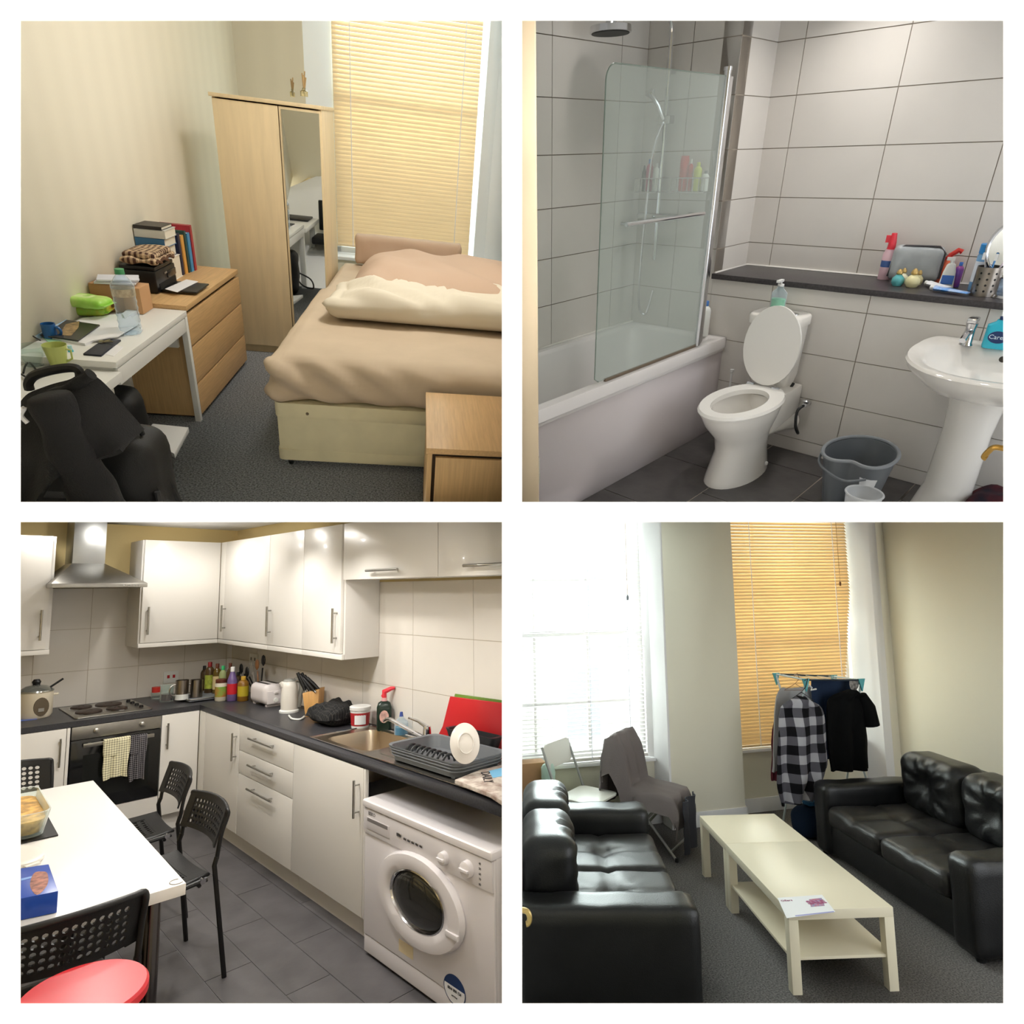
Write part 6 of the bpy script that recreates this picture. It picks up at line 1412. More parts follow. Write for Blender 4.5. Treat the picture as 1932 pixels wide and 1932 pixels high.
def on_top(name, pts, m, z, parent=t):
    PP = [R.F(u, v, z) for u, v in pts]; return part(name, MB().rings([[inv @ p for p in PP], [inv @ (p + Vector((0, 0, .0006))) for p in PP]]), m, parent, smooth=0)
on_top('chocolates_print', Q, mat('chocolate_print', (186, 120, 96), .4, var=.6, vscale=55, rgb2=(96, 44, 30)), zt_)
on_top('print_stripe', [(40, 1658), (66, 1652), (67, 1655), (40, 1662)], mat('pale_blue_print', (120, 160, 220), .4), zt_)
gd = R.F(26, 1556, tz)
t = thing('glass_dish', 'glass oven dish with a browned bake at the left edge of the table', 'dish', (gd.x - .02, gd.y - .05, tz + .006), -.038)
part('dish', MB().rings([[(x, y, z) for x, y in rrect(.2 * k, .4 * k, .04, 5)] for z, k in ((0, .85), (.085, 1), (.085, .96), (.006, .82))]), GLASS, t, smooth=50)
part('bake', MB().rings([[(x, y, z) for x, y in rrect(.186 * k, .376 * k, .04, 5)] for z, k in ((.008, .86), (.055, .96), (.06, .9))]), mat('golden_bake', (190, 146, 74), .5, var=.5, vscale=30, bump=.5, bscale=50), t)
solo('table_mat', 'black mat under the glass oven dish', 'mat', MB().box(-.11, .12, -.2, .24, 0, .004), BLACK, (gd.x - .02, gd.y - .05, tz + .001), -.038)
pd_ = R.F(46, 1618, tz)
t = thing('container_lid', 'translucent white oval lid lying on the table', 'lid', (pd_.x - .03, pd_.y, tz + .001), .3)
part('lid', MB().lathe([(.085, 0), (.09, .004), (.09, .014), (.08, .018), (.06, .014)], n=32, sx=.8, sy=1.25), mat('milky_lid', (226, 222, 214), .3), t, smooth=50)
part('tab', MB().box(-.02, .02, -.125, -.105, .004, .01), mat('milky_lid'), t)
# ---- perforated chairs
CH = mat('black_chair_plastic', (24, 24, 25), .42, bump=.1, bscale=220); CF = mat('black_chair_tube', (18, 18, 19), .35)
def perf(mb, fn, nu, nv, hole, th):
    """sheet fn(a, b) pierced by nu x nv round holes; th along the sheet's normal"""
    e = 1e-3
    def nrm(a, b):
        du = Vector(fn(min(1, a + e), b)) - Vector(fn(max(0, a - e), b)); dv = Vector(fn(a, min(1, b + e))) - Vector(fn(a, max(0, b - e))); n = du.cross(dv); return n.normalized() if n.length > 1e-12 else Vector((0, 1, 0))
    cache = {}
    def V(a, b, s):
        k = (round(a, 5), round(b, 5), s)
        if k not in cache:
            p = Vector(fn(a, b)); p = p + nrm(a, b) * (th * s); cache[k] = len(mb.v); mb.v.append(tuple(p))
        return cache[k]
    def face(*q): mb.f.append(q); mb.mi.append(0)
    for j in range(nv):
        for i in range(nu):
            ring = []; box = []
            for k in range(8):
                an = math.pi / 4 * k
                ring.append(((i + .5 + hole * math.cos(an)) / nu, (j + .5 + hole * math.sin(an)) / nv))
                c, s = math.cos(an), math.sin(an); m = max(abs(c), abs(s)); box.append(((i + .5 + .5 * c / m) / nu, (j + .5 + .5 * s / m) / nv))
            for k in range(8):
                l = (k + 1) % 8
                face(V(*box[k], 0), V(*box[l], 0), V(*ring[l], 0), V(*ring[k], 0)); face(V(*ring[k], 1), V(*ring[l], 1), V(*box[l], 1), V(*box[k], 1)); face(V(*ring[k], 0), V(*ring[l], 0), V(*ring[l], 1), V(*ring[k], 1))
    return mb
def make_chair(label, p, yaw, sc_=1.0, w=.42, hs=.41, hb=.69):
    t = thing('dining_chair', label, 'chair', p, yaw, 'black perforated dining chairs')
    bh = .15
    def back(a, b):
        x = (a - .5) * w * .92; y = .215 + .05 * (b) + .035 * (1 - (2 * a - 1) ** 2); z = hb - bh + bh * b + .012 * (1 - (2 * a - 1) ** 2) * (b - .3)
        return (x, y, z)
    mb = MB()
    # solid rim round the pierced field, arched below
    def sub(f, a0, a1, b0, b1): return lambda a, b: f(a0 + (a1 - a0) * a, b0 + (b1 - b0) * b)
    perf(mb, sub(back, .1, .9, .18, .86), 12, 5, .36, .006)
    for (a0, a1, b0, b1, n, m) in ((0, .1, .05, 1, 2, 6), (.9, 1, .05, 1, 2, 6), (.1, .9, .86, 1.0, 14, 1), (.1, .9, .08, .18, 14, 1)): mb.grid(sub(back, a0, a1, b0, b1), n, m, -.008)
    part('backrest', mb, CH, t, smooth=40)
    rim = [back(a, 1.0) for a in [k / 14 for k in range(15)]]
    rim = [Vector((-w * .47, .225, hb - bh * 1.25)), Vector((-w * .475, .24, hb - bh * .6)), Vector(rim[0]) + Vector((-.006, 0, -.02))] + [Vector(q) for q in rim] + [Vector(rim[-1]) + Vector((.006, 0, -.02)), Vector((w * .475, .24, hb - bh * .6)), Vector((w * .47, .225, hb - bh * 1.25))]
    part('back_rim', MB().tube(smooth_path(rim, 3), .009, 8), CH, t, smooth=60)
    def seat(a, b): return ((a - .5) * w * (.84 + .12 * (1 - b)), -.2 + .4 * b, hs + .012 * (2 * a - 1) ** 2 - .012 * math.sin(b * math.pi) - (.02 * ((.15 - b) / .15) ** 2 if b < .15 else 0))
    ms = MB(); perf(ms, sub(seat, .16, .84, .2, .84), 8, 8, .3, .006)
    for (a0, a1, b0, b1, n, m) in ((0, .16, 0, 1, 2, 10), (.84, 1, 0, 1, 2, 10), (.16, .84, .84, 1.0, 8, 2), (.16, .84, 0, .2, 8, 3)): ms.grid(sub(seat, a0, a1, b0, b1), n, m, -.008)
    part('seat', ms, CH, t, smooth=40)
    part('seat_rim', MB().tube([seat(a, b) for a, b in [(0, k / 8) for k in range(9)] + [(k / 6, 1) for k in range(1, 7)] + [(1, 1 - k / 8) for k in range(1, 9)] + [(1 - k / 6, 0) for k in range(1, 6)]], .008, 6, closed=True), CH, t, smooth=60)
    for s in (-1, 1):
        part('leg', MB().tube([(s * w * .47, .225, hb - bh * 1.2), (s * w * .475, .215, hs + .05), (s * w * .5, .27, .0)], .0105, 8), CF, t)
        part('leg', MB().tube([(s * w * .455, .19, hs - .0), (s * w * .46, -.17, hs - .03), (s * w * .49, -.225, 0)], .0105, 8), CF, t)
        part('joint', MB().lathe([(.012, -.008), (.012, .012)], n=10).tf(Matrix.Translation((s * w * .455, .17, hs + .0)) @ Matrix.Rotation(math.pi / 2, 4, 'Y')), CHROME, t)
    part('crossbar', MB().tube([(-w * .46, .16, hs - .018), (w * .46, .16, hs - .018)], .008, 6), CF, t)
    return t
f1 = R.F(441, 1841)
make_chair('black perforated chair nearest the washing machine at the table', (f1.x - .31, f1.y + .22, 0), -math.pi / 2 + .04, hb=.67)
f2 = R.F(392, 1718)
make_chair('black perforated chair before the oven at the table', (f2.x - .36, f2.y + .23, 0), -math.pi / 2 - .06, hb=.67)
c1_ = R.D(168, 1722, 1.66)
make_chair('black perforated chair at the near end of the table, red stool before it', (c1_.x - .025, c1_.y + .26, 0), math.pi, w=.33, hb=.80, hs=.46)
c2_ = R.Y(60, 1465, 3.78)
make_chair('black perforated chair at the far end of the table, cut by the left edge', (c2_.x - .09, 3.72, 0), 0.0, hb=.79, hs=.46)
# ---- red stool
ps_ = R.D(157, 1870, 1.42)
t = thing('stool', 'round bright red stool in the near foreground', 'stool', (ps_.x, ps_.y, 0)); r = R.wid(ps_, 218) / 2; z = ps_.z
RED = mat('red_stool_plastic', (206, 40, 52), .3)
part('seat', MB().lathe([(r * .9, z - .03), (r, z - .022), (r, z - .006), (r * .96, z)], n=48), RED, t, smooth=40)
for k in range(4):
    a = k * math.pi / 2 + .5; part('leg', MB().tube([(r * .6 * math.cos(a), r * .6 * math.sin(a), z - .03), (r * .95 * math.cos(a), r * .95 * math.sin(a), 0)], .016, 8), RED, t)
# ---- light: small halogen downlights and added fill points
WARM = (1.0, .96, .90)
def down(u, d, e, tgt, ang=95):
    p = R.D(u, 982, d); spot('downlight', p, tgt(p), e, ang, .6, WARM, .035)
straight = lambda p: (p.x, p.y, 0)
down(372, 4.48, 15, straight, 165); down(90, 4.25, 7, straight, 165); down(490, 3.75, 17, straight, 140); down(590, 3.3, 15, straight, 140); down(800, 2.6, 14, straight, 140)
down(430, 2.9, 40, straight, 165); down(640, 1.9, 16, straight, 160); down(230, 3.2, 30, straight, 165); down(160, 1.7, 6, straight, 150)
def fill_point(u, d, e):  # added fill light, mainly to lift the dark wall above the cabinets
    l = bpy.data.lights.new('added_fill_point', 'POINT'); l.energy = e; l.color = WARM; l.shadow_soft_size = .012
    o = bpy.data.objects.new('added_fill_point', l); COL.objects.link(o); o.location = R.M @ R.D(u, 979.5, d)
fill_point(250, 4.3, 5); fill_point(430, 4.2, 4); fill_point(600, 2.6, 2.5)
# ================================================================ LIVING ROOM
R = CUR[0] = LIV
YW, YN, XR = 5.437, 5.653, 5.329
XP0, XP1 = 2.815, 3.55
OLIVE = mat('khaki_wall_paint', (224, 218, 200), .8)
WPAINT = mat('white_gloss_woodwork', (232, 230, 230), .4)
LCARP = mat('charcoal_carpet', (122, 118, 116), .95, var=.5, vscale=110, bump=.6, bscale=430, spec=.1)
struct('floor', MB().box(.2, XR + .1, .6, YN + .3, -.05, 0), LCARP)
struct('wall_right', MB().box(XR, XR + .1, .6, YN + .3, 0, 3.3), OLIVE)
zsl, zsr = R.Y(1110, 1436, YN).z, R.Y(1420, 1410, YN).z
bxr = R.Y(1213, 1180, YN).x; bx2 = R.Y(1600, 1120, YN).x
xv = R.Y(1668, 1200, YW).x
mb = MB().box(XP0, XP1, YW, YN + .25, 0, 3.3).box(.2, XP0 + .001, YN - .03, YN + .25, 0, zsl - .03).box(XP1 - .001, XR + .1, YN - .03, YN + .25, 0, zsr - .03).box(xv, XR + .001, YW, YN + .25, 0, 3.3)
struct('wall_back', mb, OLIVE)
struct('ceiling', MB().box(.2, XR + .1, 3.0, YN + .3, 3.3, 3.4), PLASTER)
b = struct('baseboard_back', MB().box(XP0 - .0, XP1 + .018, YW - .018, YW, 0, .13).box(XP0 - .018, XP0, YW - .018, YN - .05, 0, .13).box(XP1, XP1 + .018, YW - .018, YN - .05, 0, .13).box(XP1 + .018, XR, YN - .05, YN - .031, 0, .13).box(.2, XP0 - .018, YN - .05, YN - .031, 0, .13), WPAINT, .004)
struct('baseboard_right', MB().box(XR - .018, XR, .6, YW - .02, 0, .13), WPAINT, .004)
for k, (x0, x1, zs, nm) in enumerate(((.6, bxr, zsl, 'window_1'), (XP1 - .05, bx2, zsr, 'window_2'))):
    w = struct(nm, MB().box(x0 - .1, x1 + .06, YN + .10, YN + .16, zs, zs + .07).box(x1 - .02, x1 + .06, YN + .10, YN + .16, zs, 3.3).box(x0 - .1, x0, YN + .10, YN + .16, zs, 3.3), WPAINT, .004)
    part('window_sill', MB().box(x0 - .1, x1 + .05, YN - .07, YN + .16, zs - .03, zs), WPAINT, w, .006)
    zm = 1.72 if k == 0 else 1.6
    part('meeting_rail', MB().box(x0, x1, YN + .10, YN + .15, zm - .03, zm + .03), WPAINT, w, .004)
    n = 4 if k == 0 else 3
    for j in range(1, n): part('glazing_bar', MB().box(x0 + (x1 - x0) * j / n - .012, x0 + (x1 - x0) * j / n + .012, YN + .11, YN + .14, zs + .06, 3.3), WPAINT, w)
    for z in (zs + .5, zm + .5): part('glazing_bar', MB().box(x0, x1, YN + .11, YN + .14, z - .012, z + .012), WPAINT, w)
    part('pane', MB().box(x0, x1, YN + .124, YN + .128, zs + .05, 3.3), GLASS, w)
    if k == 0: part('reveal', MB().prism([(x1 + .03, YN + .1), (x1 + .0, YN), (x1 + .05, YN - .03), (XP0 - .02, YW + .0), (XP0, YW), (XP0, YN + .1)], 3.2, .13), WPAINT, w)
    else: part('reveal', MB().prism([(x1 + .02, YN + .1), (x1 + .0, YN + .02), (xv - .10, YN - .10), (xv - .08, YW + .02), (xv, YW + .001), (xv + .0, YN + .1)], 3.2, .13), WPAINT, w)

SLAT2 = mat('golden_wood_slat', (236, 208, 160), .4, var=.06, vscale=4, stretch=(1, 20, 20), transluc=.17)
PSLAT = mat('pale_open_slat', (222, 216, 210), .5, transluc=.15)
blind('window_blind', 'white-lit venetian blind with open slats over the left window', lambda z: 1.2, lambda z: bxr - .01, YN - .02, zsl + .01, 2.86, .036, .03, math.radians(8), PSLAT, CORD, [R.Y(1108, 1180, YN).x, R.Y(1180, 1180, YN).x])
ez = [R.Y(1605, 986, YN - .02), R.Y(1592, 1280, YN - .02)]
blind('window_blind', 'closed honey wooden venetian blind behind the clothes airer', lambda z: XP1 - .02, lambda z: min(bx2, ez[1].x + (ez[0].x - ez[1].x) * (z - ez[1].z) / (ez[0].z - ez[1].z) + .02), YN - .02, zsr + .012, 2.86, .0325, .040, math.radians(51), SLAT2, CORD, [R.Y(1418, 1180, YN).x, R.Y(1576, 1180, YN).x])
q = R.Y(1585, 1100, YN - .05)
t = thing('blind_cord', 'pull cord with a wooden acorn on the honey blind', 'cord', q)
part('cord', MB().tube([(0, 0, 0), (0, 0, 1.0)], .002, 5), mat('thin_cord', (150, 110, 70), .7), t); part('acorn', MB().lathe([(.002, .02), (.012, .0), (.008, -.03)], n=10), mat('acorn_wood', (120, 80, 44), .5), t)
q = R.Y(1184, 1126, YN - .05)
t = thing('blind_cord', 'pull cord with a grey acorn on the open blind', 'cord', q)
part('cord', MB().tube([(0, 0, 0), (0, 0, 1.0)], .002, 5), mat('thin_cord'), t); part('acorn', MB().lathe([(.002, .02), (.012, .0), (.008, -.03)], n=10), GREY, t)
# house across the street, washed out through the left blind
t = thing('building', 'pale house front across the street behind the open blind', 'building', (1.5, 16, -3.0))
FAC = mat('pale_render', (224, 220, 214), .8); WDK = mat('street_window', (178, 186, 196), .2)
part('wall', MB().box(-6, 6, 0, .5, 0, 12), FAC, t)
for i in range(5):
    for j in range(3):
        f = part('window', MB().box(-4.6 + 2.1 * i, -3.5 + 2.1 * i, -.06, .0, 1.2 + 3.3 * j, 3.2 + 3.3 * j), WPAINT, t); part('pane', MB().box(-4.5 + 2.1 * i, -3.6 + 2.1 * i, -.07, -.061, 1.3 + 3.3 * j, 3.1 + 3.3 * j), WDK, f)
# ---- coffee tables
CT = mat('cream_white_table', (226, 216, 192), .3)
tyw = -.206
def ctable(label, y0, y1, shelf):
    P = Vector((2.863, 3.057, 0)) + Matrix.Rotation(tyw, 3, 'Z') @ Vector((0, y0, 0)); L = y1 - y0; w = .577; z = .421; lg = .052
    t = thing('coffee_table', label, 'table', P, tyw, 'coffee tables')
    part('tabletop', MB().box(-w, 0, 0, L - .003, z - .05, z), CT, t, .002)
    for x in (-w, -lg):
        for y in (0, L - .003 - lg): part('leg', MB().box(x, x + lg, y, y + lg, 0, z - .05), CT, t, .002)
    if shelf: part('shelf', MB().box(-w + .01, -.01, .012, L - .015, .165, .18), CT, t, .001)
    return t
ctable('cream coffee table with a lower shelf, nearer of the two', 0, .905, True)
ctable('cream coffee table by the window, farther of the two', .905, 1.436, False)
t = flat('flyer', 'white advertising flyer lying on the coffee table', 'flyer', [(1467, 1694), (1551, 1688), (1576, 1720), (1484, 1732)], .422, .0015, PAPER)
fp = lambda cs, nm, m: patch_on(t, nm, cs, .4236, m, .0004)
fp([(1526, 1697), (1550, 1694), (1556, 1709), (1530, 1711)], 'printed_picture', mat('flyer_print', (120, 150, 190), .5, var=.8, vscale=70, rgb2=(190, 80, 100)))
fp([(1500, 1727), (1573, 1719), (1574, 1721), (1501, 1729)], 'print_line', mat('flyer_blue_line', (150, 150, 200), .5))
h_ = text('lettering', 'SALE', .05, mat('flyer_red', (150, 60, 110), .5), None, (0, 0, 0), bold=.002); h_.parent = t
h_.matrix_basis = t.matrix_world.inverted() @ (R.M @ Matrix.Translation(R.F(1540, 1702, .4245)) @ Matrix.Rotation(-.12, 4, 'Z'))
h_ = text('lettering', 'Offers', .026, mat('flyer_red'), None, (0, 0, 0)); h_.parent = t
h_.matrix_basis = t.matrix_world.inverted() @ (R.M @ Matrix.Translation(R.F(1484, 1699, .4245)) @ Matrix.Rotation(-.12, 4, 'Z'))
# ---- sofas
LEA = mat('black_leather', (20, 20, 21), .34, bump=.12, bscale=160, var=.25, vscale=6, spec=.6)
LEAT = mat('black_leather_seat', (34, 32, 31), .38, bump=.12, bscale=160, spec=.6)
def make_sofa(label, p, yaw, L, D, za, zs, zb, arm, m1=LEA, m2=LEAT):
    """front edge on local x = 0, body towards +x, length along y"""
    t = thing('sofa', label, 'sofa', p, yaw, 'black leather sofas')
    part('base', soft(.03, D, .03, L - .03, .04, zs - .13, .03, (8, 12, 4)), m1, t, smooth=60)
    for y0, y1 in ((0, arm), (L - arm, L)):
        part('arm', soft(-.0, D - .02, y0, y1, .02, za, .045, (14, 8, 10), lambda q, n: .006 * nz(q.x * 6, q.y * 6, q.z * 5) + (.004 * math.sin(q.x * 22) * max(0, n.z))), m1, t, smooth=60)
    half = (L - 2 * arm) / 2
    for k in range(2):
        y0 = arm + half * k + .004; y1 = y0 + half - .008; cy = (y0 + y1) / 2; cx = D * .36
        def tuft(q, n, cx=cx, cy=cy):
            if n.z < .3: return .004 * nz(q.x * 9, q.y * 9, q.z * 9)
            dx, dy = q.x - cx, q.y - cy; r2 = dx * dx + dy * dy
            s = -.034 * math.exp(-r2 / .006) - .014 * math.exp(-dx * dx / .0008) - .014 * math.exp(-dy * dy / .0008)
            a = math.atan2(dy, dx); s += .004 * math.sin(a * 14) * math.exp(-r2 / .03)
            return s + .006 * nz(q.x * 5, q.y * 5, k)
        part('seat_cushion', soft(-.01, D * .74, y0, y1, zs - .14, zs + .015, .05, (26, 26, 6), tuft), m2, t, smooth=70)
    for k in range(2):
        y0 = arm + half * k + .004; y1 = y0 + half - .008; cy = (y0 + y1) / 2; zc = (zs + zb) / 2
        def btuft(q, n, cy=cy, zc=zc):
            dz, dy = q.z - zc, q.y - cy; r2 = dz * dz + dy * dy
            if n.x > -.2: return .006 * nz(q.x * 8, q.y * 8, q.z * 8)
            a = math.atan2(dz, dy)
            return -.04 * math.exp(-r2 / .008) + .011 * math.sin(a * 11 + k) * math.exp(-((math.sqrt(r2) - .14) / .1) ** 2) - .012 * math.exp(-dy * dy / .0012) + .012 * nz(q.z * 7, q.y * 7, k + 3)
        part('back_cushion', soft(D * .58, D * .88, y0, y1, zs - .02, zb, .10, (10, 26, 22), btuft).tf(Matrix()), m1, t, smooth=70)
    part('back_frame', soft(D * .90, D, .02, L - .02, .04, zb - .07, .05, (6, 14, 8)), m1, t, smooth=60)
    for x in (.06, D - .1):
        for y in (.06, L - .06): part('foot', MB().lathe([(.025, 0), (.03, .045)], c=(x, y, 0), n=10), BLACK, t)
    return t
s0 = Vector((3.464, 3.107, 0)); s1 = Vector((3.705, 4.72, 0)); d = s1 - s0; yw_ = math.atan2(d.y, d.x) - math.pi / 2
zb_ = R.H((4.35, 4.3), 1419)
make_sofa('black leather two-seat sofa along the right wall', s0, yw_, d.length, 1.05, .56, .40, max(.74, min(zb_, .9)), .20)
l0 = Vector((1.715, 3.05, 0)); l1 = Vector((2.155, 4.62, 0)); d = l1 - l0; yw2 = math.atan2(d.y, d.x) - math.pi / 2
t2 = make_sofa('black leather two-seat sofa at the left, its back to the door', l1, yw2 + math.pi, d.length, 1.02, .56, .40, .80, .22)
# ---- folding chairs
FW = mat('white_folding_chair', (228, 226, 216), .35); FT = mat('grey_chair_tube', (168, 168, 164), .3, .6)
def folding(label, p, yaw, m):
    t = thing('folding_chair', label, 'chair', p, yaw, 'folding chairs'); w = .40
    part('seat', MB().prism(rrect(w, .36, .06, 5), .018, .43), m, t, .005)
    bk = MB().prism(rrect(w, .2, .06, 5), .014).tf(Matrix.Translation((0, .30, .74)) @ Matrix.Rotation(math.radians(80), 4, 'X'))
    part('backrest', bk, m, t, .004)
    for s in (-1, 1):
        part('leg', MB().tube([(s * w * .5, .32, .82), (s * w * .5, .17, .45), (s * w * .5, -.22, .01)], .011, 8), FT, t)
        part('leg', MB().tube([(s * w * .43, -.1, .42), (s * w * .43, .26, .01)], .011, 8), FT, t)
        part('foot', MB().lathe([(.015, 0), (.014, .03)], c=(s * w * .5, -.22, 0), n=8), BLACK, t); part('foot', MB().lathe([(.015, 0), (.014, .03)], c=(s * w * .43, .26, 0), n=8), BLACK, t)
    part('crossbar', MB().tube([(-w * .5, -.17, .06), (w * .5, -.17, .06)], .009, 6), FT, t); part('crossbar', MB().tube([(-w * .43, .2, .08), (w * .43, .2, .08)], .009, 6), FT, t)
    return t
pw_ = R.F(1108, 1490, .44)
pw_ = Vector((1.93, 5.2, 0))
folding('white folding chair by the left window', pw_, .68, FW)
pg = R.F(1225, 1470, .44); pg = Vector((2.52, 5.12, 0))
folding('folding chair covered by a grey blanket beside the pier', pg, .72, mat('grey_folding_chair', (120, 118, 118), .4))
BLK = mat('grey_blanket', (116, 108, 106), .95, bump=.3, bscale=150, spec=.1)
def blanket(a, b):
    x = (a - .5) * .50
    prof = [(0.43, .30), (.40, .62), (.375, .86), (.31, .90), (.235, .78), (.17, .50), (.08, .475), (-.10, .47), (-.195, .46), (-.225, .36), (-.22, .22)]
    i = b * (len(prof) - 1); k = min(int(i), len(prof) - 2); f = i - k
    y = prof[k][0] + (prof[k + 1][0] - prof[k][0]) * f; z = prof[k][1] + (prof[k + 1][1] - prof[k][1]) * f
    side = abs(2 * a - 1)
    if side > .78: z -= (side - .78) / .22 * (.30 if .18 < b < .55 else .12 if b < .9 else .05)
    if a > .5 and b > .8: z += .08 * (b - .8) * 5
    y += .012 * math.sin(a * 19 + b * 4) + .012 * nz(a * 6, b * 7)
    return (x * (1 - .12 * max(0, b - .5)), y, z + .008 * nz(a * 7, b * 6, 2))
tb = solo('blanket', 'grey blanket thrown over a folding chair', 'blanket', MB().grid(blanket, 36, 44, .010), BLK, pg, .72, smooth=80)
def bl2(a, b): return (-.16 + .30 * a, -.27 - .02 * math.sin(a * 11) - .015 * nz(a * 5, b * 4), .45 - b * .40)
solo('dark_cloth', 'dark grey cloth hanging from the seat under the blanket', 'cloth', MB().grid(bl2, 20, 16, .008), mat('dark_grey_cloth', (60, 60, 66), .95), pg, .72, smooth=80)
# box and bag on the sill behind the left sofa
zq = zsl; q = R.Y(1008, 1450, YN - .12)
t = thing('cardboard_box', 'small brown box with green and white print at the left window', 'box', (q.x, YN - .16, .0)); hz = R.H((q.x, YN - .2), 1437)
part('body', MB().box(-.16, .07, -.08, .06, .0, hz), CARD, t, .003); part('label', MB().box(.075, .14, -.08, .06, .0, hz * .97), mat('green_white_print', (190, 214, 150), .5, var=.4, vscale=30), t)
q = R.Y(1030, 1460, YN - .3)
zc_ = R.H((q.x, YN - .32), 1441)
solo('carrier_bag', 'tall pale green and white plastic bag behind the white folding chair', 'bag', soft(-.06, .06, -.04, .04, 0, zc_, .04, (8, 6, 14), lambda q, n: .012 * nz(q.x * 25, q.y * 25, q.z * 20)), mat('pale_mint_plastic', (206, 228, 216), .3, transluc=.3), (q.x + .02, YN - .30, .003), smooth=60)
# ---- clothes airer with laundry
ya = 5.10
A = R.Y(1464, 1272, ya + .22); Bq = R.Y(1573, 1276, ya + .22); Cq = R.Y(1520, 1283, ya - .12); Dq = R.Y(1625, 1283, ya - .12)
c = Vector((4.18, ya, 0)); t = thing('clothes_airer', 'blue and white folding clothes airer by the window', 'airer', c)
rel = lambda p: Vector(p) - c
AIR = mat('airer_tube', (196, 206, 208), .35); ABL = mat('airer_blue_plastic', (90, 170, 178), .4)
A, Bq, Cq, Dq = map(rel, (A, Bq, Cq, Dq)); zt_ = (A.z + Cq.z) / 2
for k, (p, q) in enumerate(((A, Bq), (Cq, Dq))): part('rail', MB().tube([p, q], .008, 8), mat('dark_rail', (40, 50, 60), .4), t)
for p, q in ((A, Cq), (Bq, Dq)): part('side_bar', MB().tube([p, q], .007, 8), AIR, t)
for p in (A, Bq, Cq, Dq): part('corner', MB().rings([[p + Vector((-.035, s, .012)), p + Vector((.035, s, .012)), p + Vector((.0, s, -.10))] for s in (-.008, .008)]), ABL, t)
for k in range(5): part('line', MB().tube([A.lerp(Bq, .1 + .2 * k), Cq.lerp(Dq, .1 + .2 * k)], .003, 5), AIR, t)
for sx, (p, q) in enumerate(((A, Cq), (Bq, Dq))):
    part('leg', MB().tube([p, Vector((q.x, q.y - .12, .01))], .009, 8), AIR, t); part('leg', MB().tube([q, Vector((p.x, p.y + .02, .01))], .009, 8), AIR, t)
def garment(name, label, cat, left, right, y, m, th=.02, fold=.02, nf=5, group='laundry on the airer', top=True):
    P, Q = [R.Y(u, v, y) for u, v in left], [R.Y(u, v, y) for u, v in right]; o = Vector((sum(p.x for p in P + Q) / len(P + Q), y, min(p.z for p in P + Q)))
    P, Q = smooth_path(P, 4), smooth_path(Q, 4)
    def at(S, b):
        i = b * (len(S) - 1); k = min(int(i), len(S) - 2); return S[k].lerp(S[k + 1], i - k)
    def f(a, b):
        p = at(P, b).lerp(at(Q, b), a) - o; e = math.sin(a * math.pi)
        p.y += -fold * e * 2 - fold * math.sin(a * nf * 3.14 + b * 2) * (.3 + b) - fold * nz(a * 5, b * 5, len(name))
        return p
    return solo(name, label, cat, MB().grid(f, 30, 26, th), m, o, 0, group, smooth=80)
GS = mat('grey_marl_cotton', (166, 164, 166), .9, spec=.1); MAR = mat('maroon_cotton', (86, 34, 44), .9, spec=.1); NV = mat('navy_denim', (36, 48, 70), .9, spec=.1); TB = mat('black_cotton', (14, 14, 15), .9, spec=.1)
def plaid(nt, mp, b):
    N, L = nt.nodes, nt.links
    sep = N.new('ShaderNodeSeparateXYZ'); L.new(mp.outputs[0], sep.inputs[0]); acc = None
    for ax, sc_, off in (('X', 7.0, .1), ('Z', 6.5, .3)):
        m1 = N.new('ShaderNodeMath'); m1.operation = 'MULTIPLY_ADD'; m1.inputs[1].default_value = sc_; m1.inputs[2].default_value = off; L.new(sep.outputs[ax], m1.inputs[0])
        fr = N.new('ShaderNodeMath'); fr.operation = 'FRACT'; L.new(m1.outputs[0], fr.inputs[0])
        g = N.new('ShaderNodeMath'); g.operation = 'GREATER_THAN'; g.inputs[1].default_value = .52; L.new(fr.outputs[0], g.inputs[0])
        if acc is None: acc = g
        else:
            ad = N.new('ShaderNodeMath'); ad.operation = 'ADD'; L.new(acc.outputs[0], ad.inputs[0]); L.new(g.outputs[0], ad.inputs[1]); acc = ad
    r = N.new('ShaderNodeValToRGB'); r.color_ramp.interpolation = 'CONSTANT'
    hv = N.new('ShaderNodeMath'); hv.operation = 'MULTIPLY'; hv.inputs[1].default_value = .5; L.new(acc.outputs[0], hv.inputs[0]); L.new(hv.outputs[0], r.inputs[0])
    e = r.color_ramp.elements; e[0].color = (*lin((26, 25, 28)), 1); e[1].position = .4; e[1].color = (*lin((92, 90, 97)), 1); n = e.new(.8); n.color = (*lin((176, 174, 180)), 1)
    L.new(r.outputs[0], b.inputs['Base Color'])
PLD = mat('black_grey_plaid', (100, 100, 104), .9, spec=.1, pattern=plaid)
garment('grey_top', 'pale grey long-sleeved top at the left of the airer', 'top', [(1476, 1298), (1464, 1312), (1459, 1345), (1456, 1400), (1453, 1455)], [(1524, 1296), (1532, 1305), (1536, 1340), (1538, 1390), (1538, 1440)], ya + .12, GS)
garment('maroon_top', 'maroon sleeve of a top at the far left of the airer', 'top', [(1466, 1350), (1458, 1376), (1453, 1420), (1452, 1472)], [(1484, 1346), (1484, 1380), (1484, 1420), (1482, 1470)], ya + .19, MAR)
garment('jeans', 'navy jeans folded over the airer rail', 'trousers', [(1530, 1282), (1530, 1320), (1532, 1370), (1536, 1430)], [(1606, 1283), (1608, 1320), (1606, 1370), (1600, 1430)], ya + .04, NV)
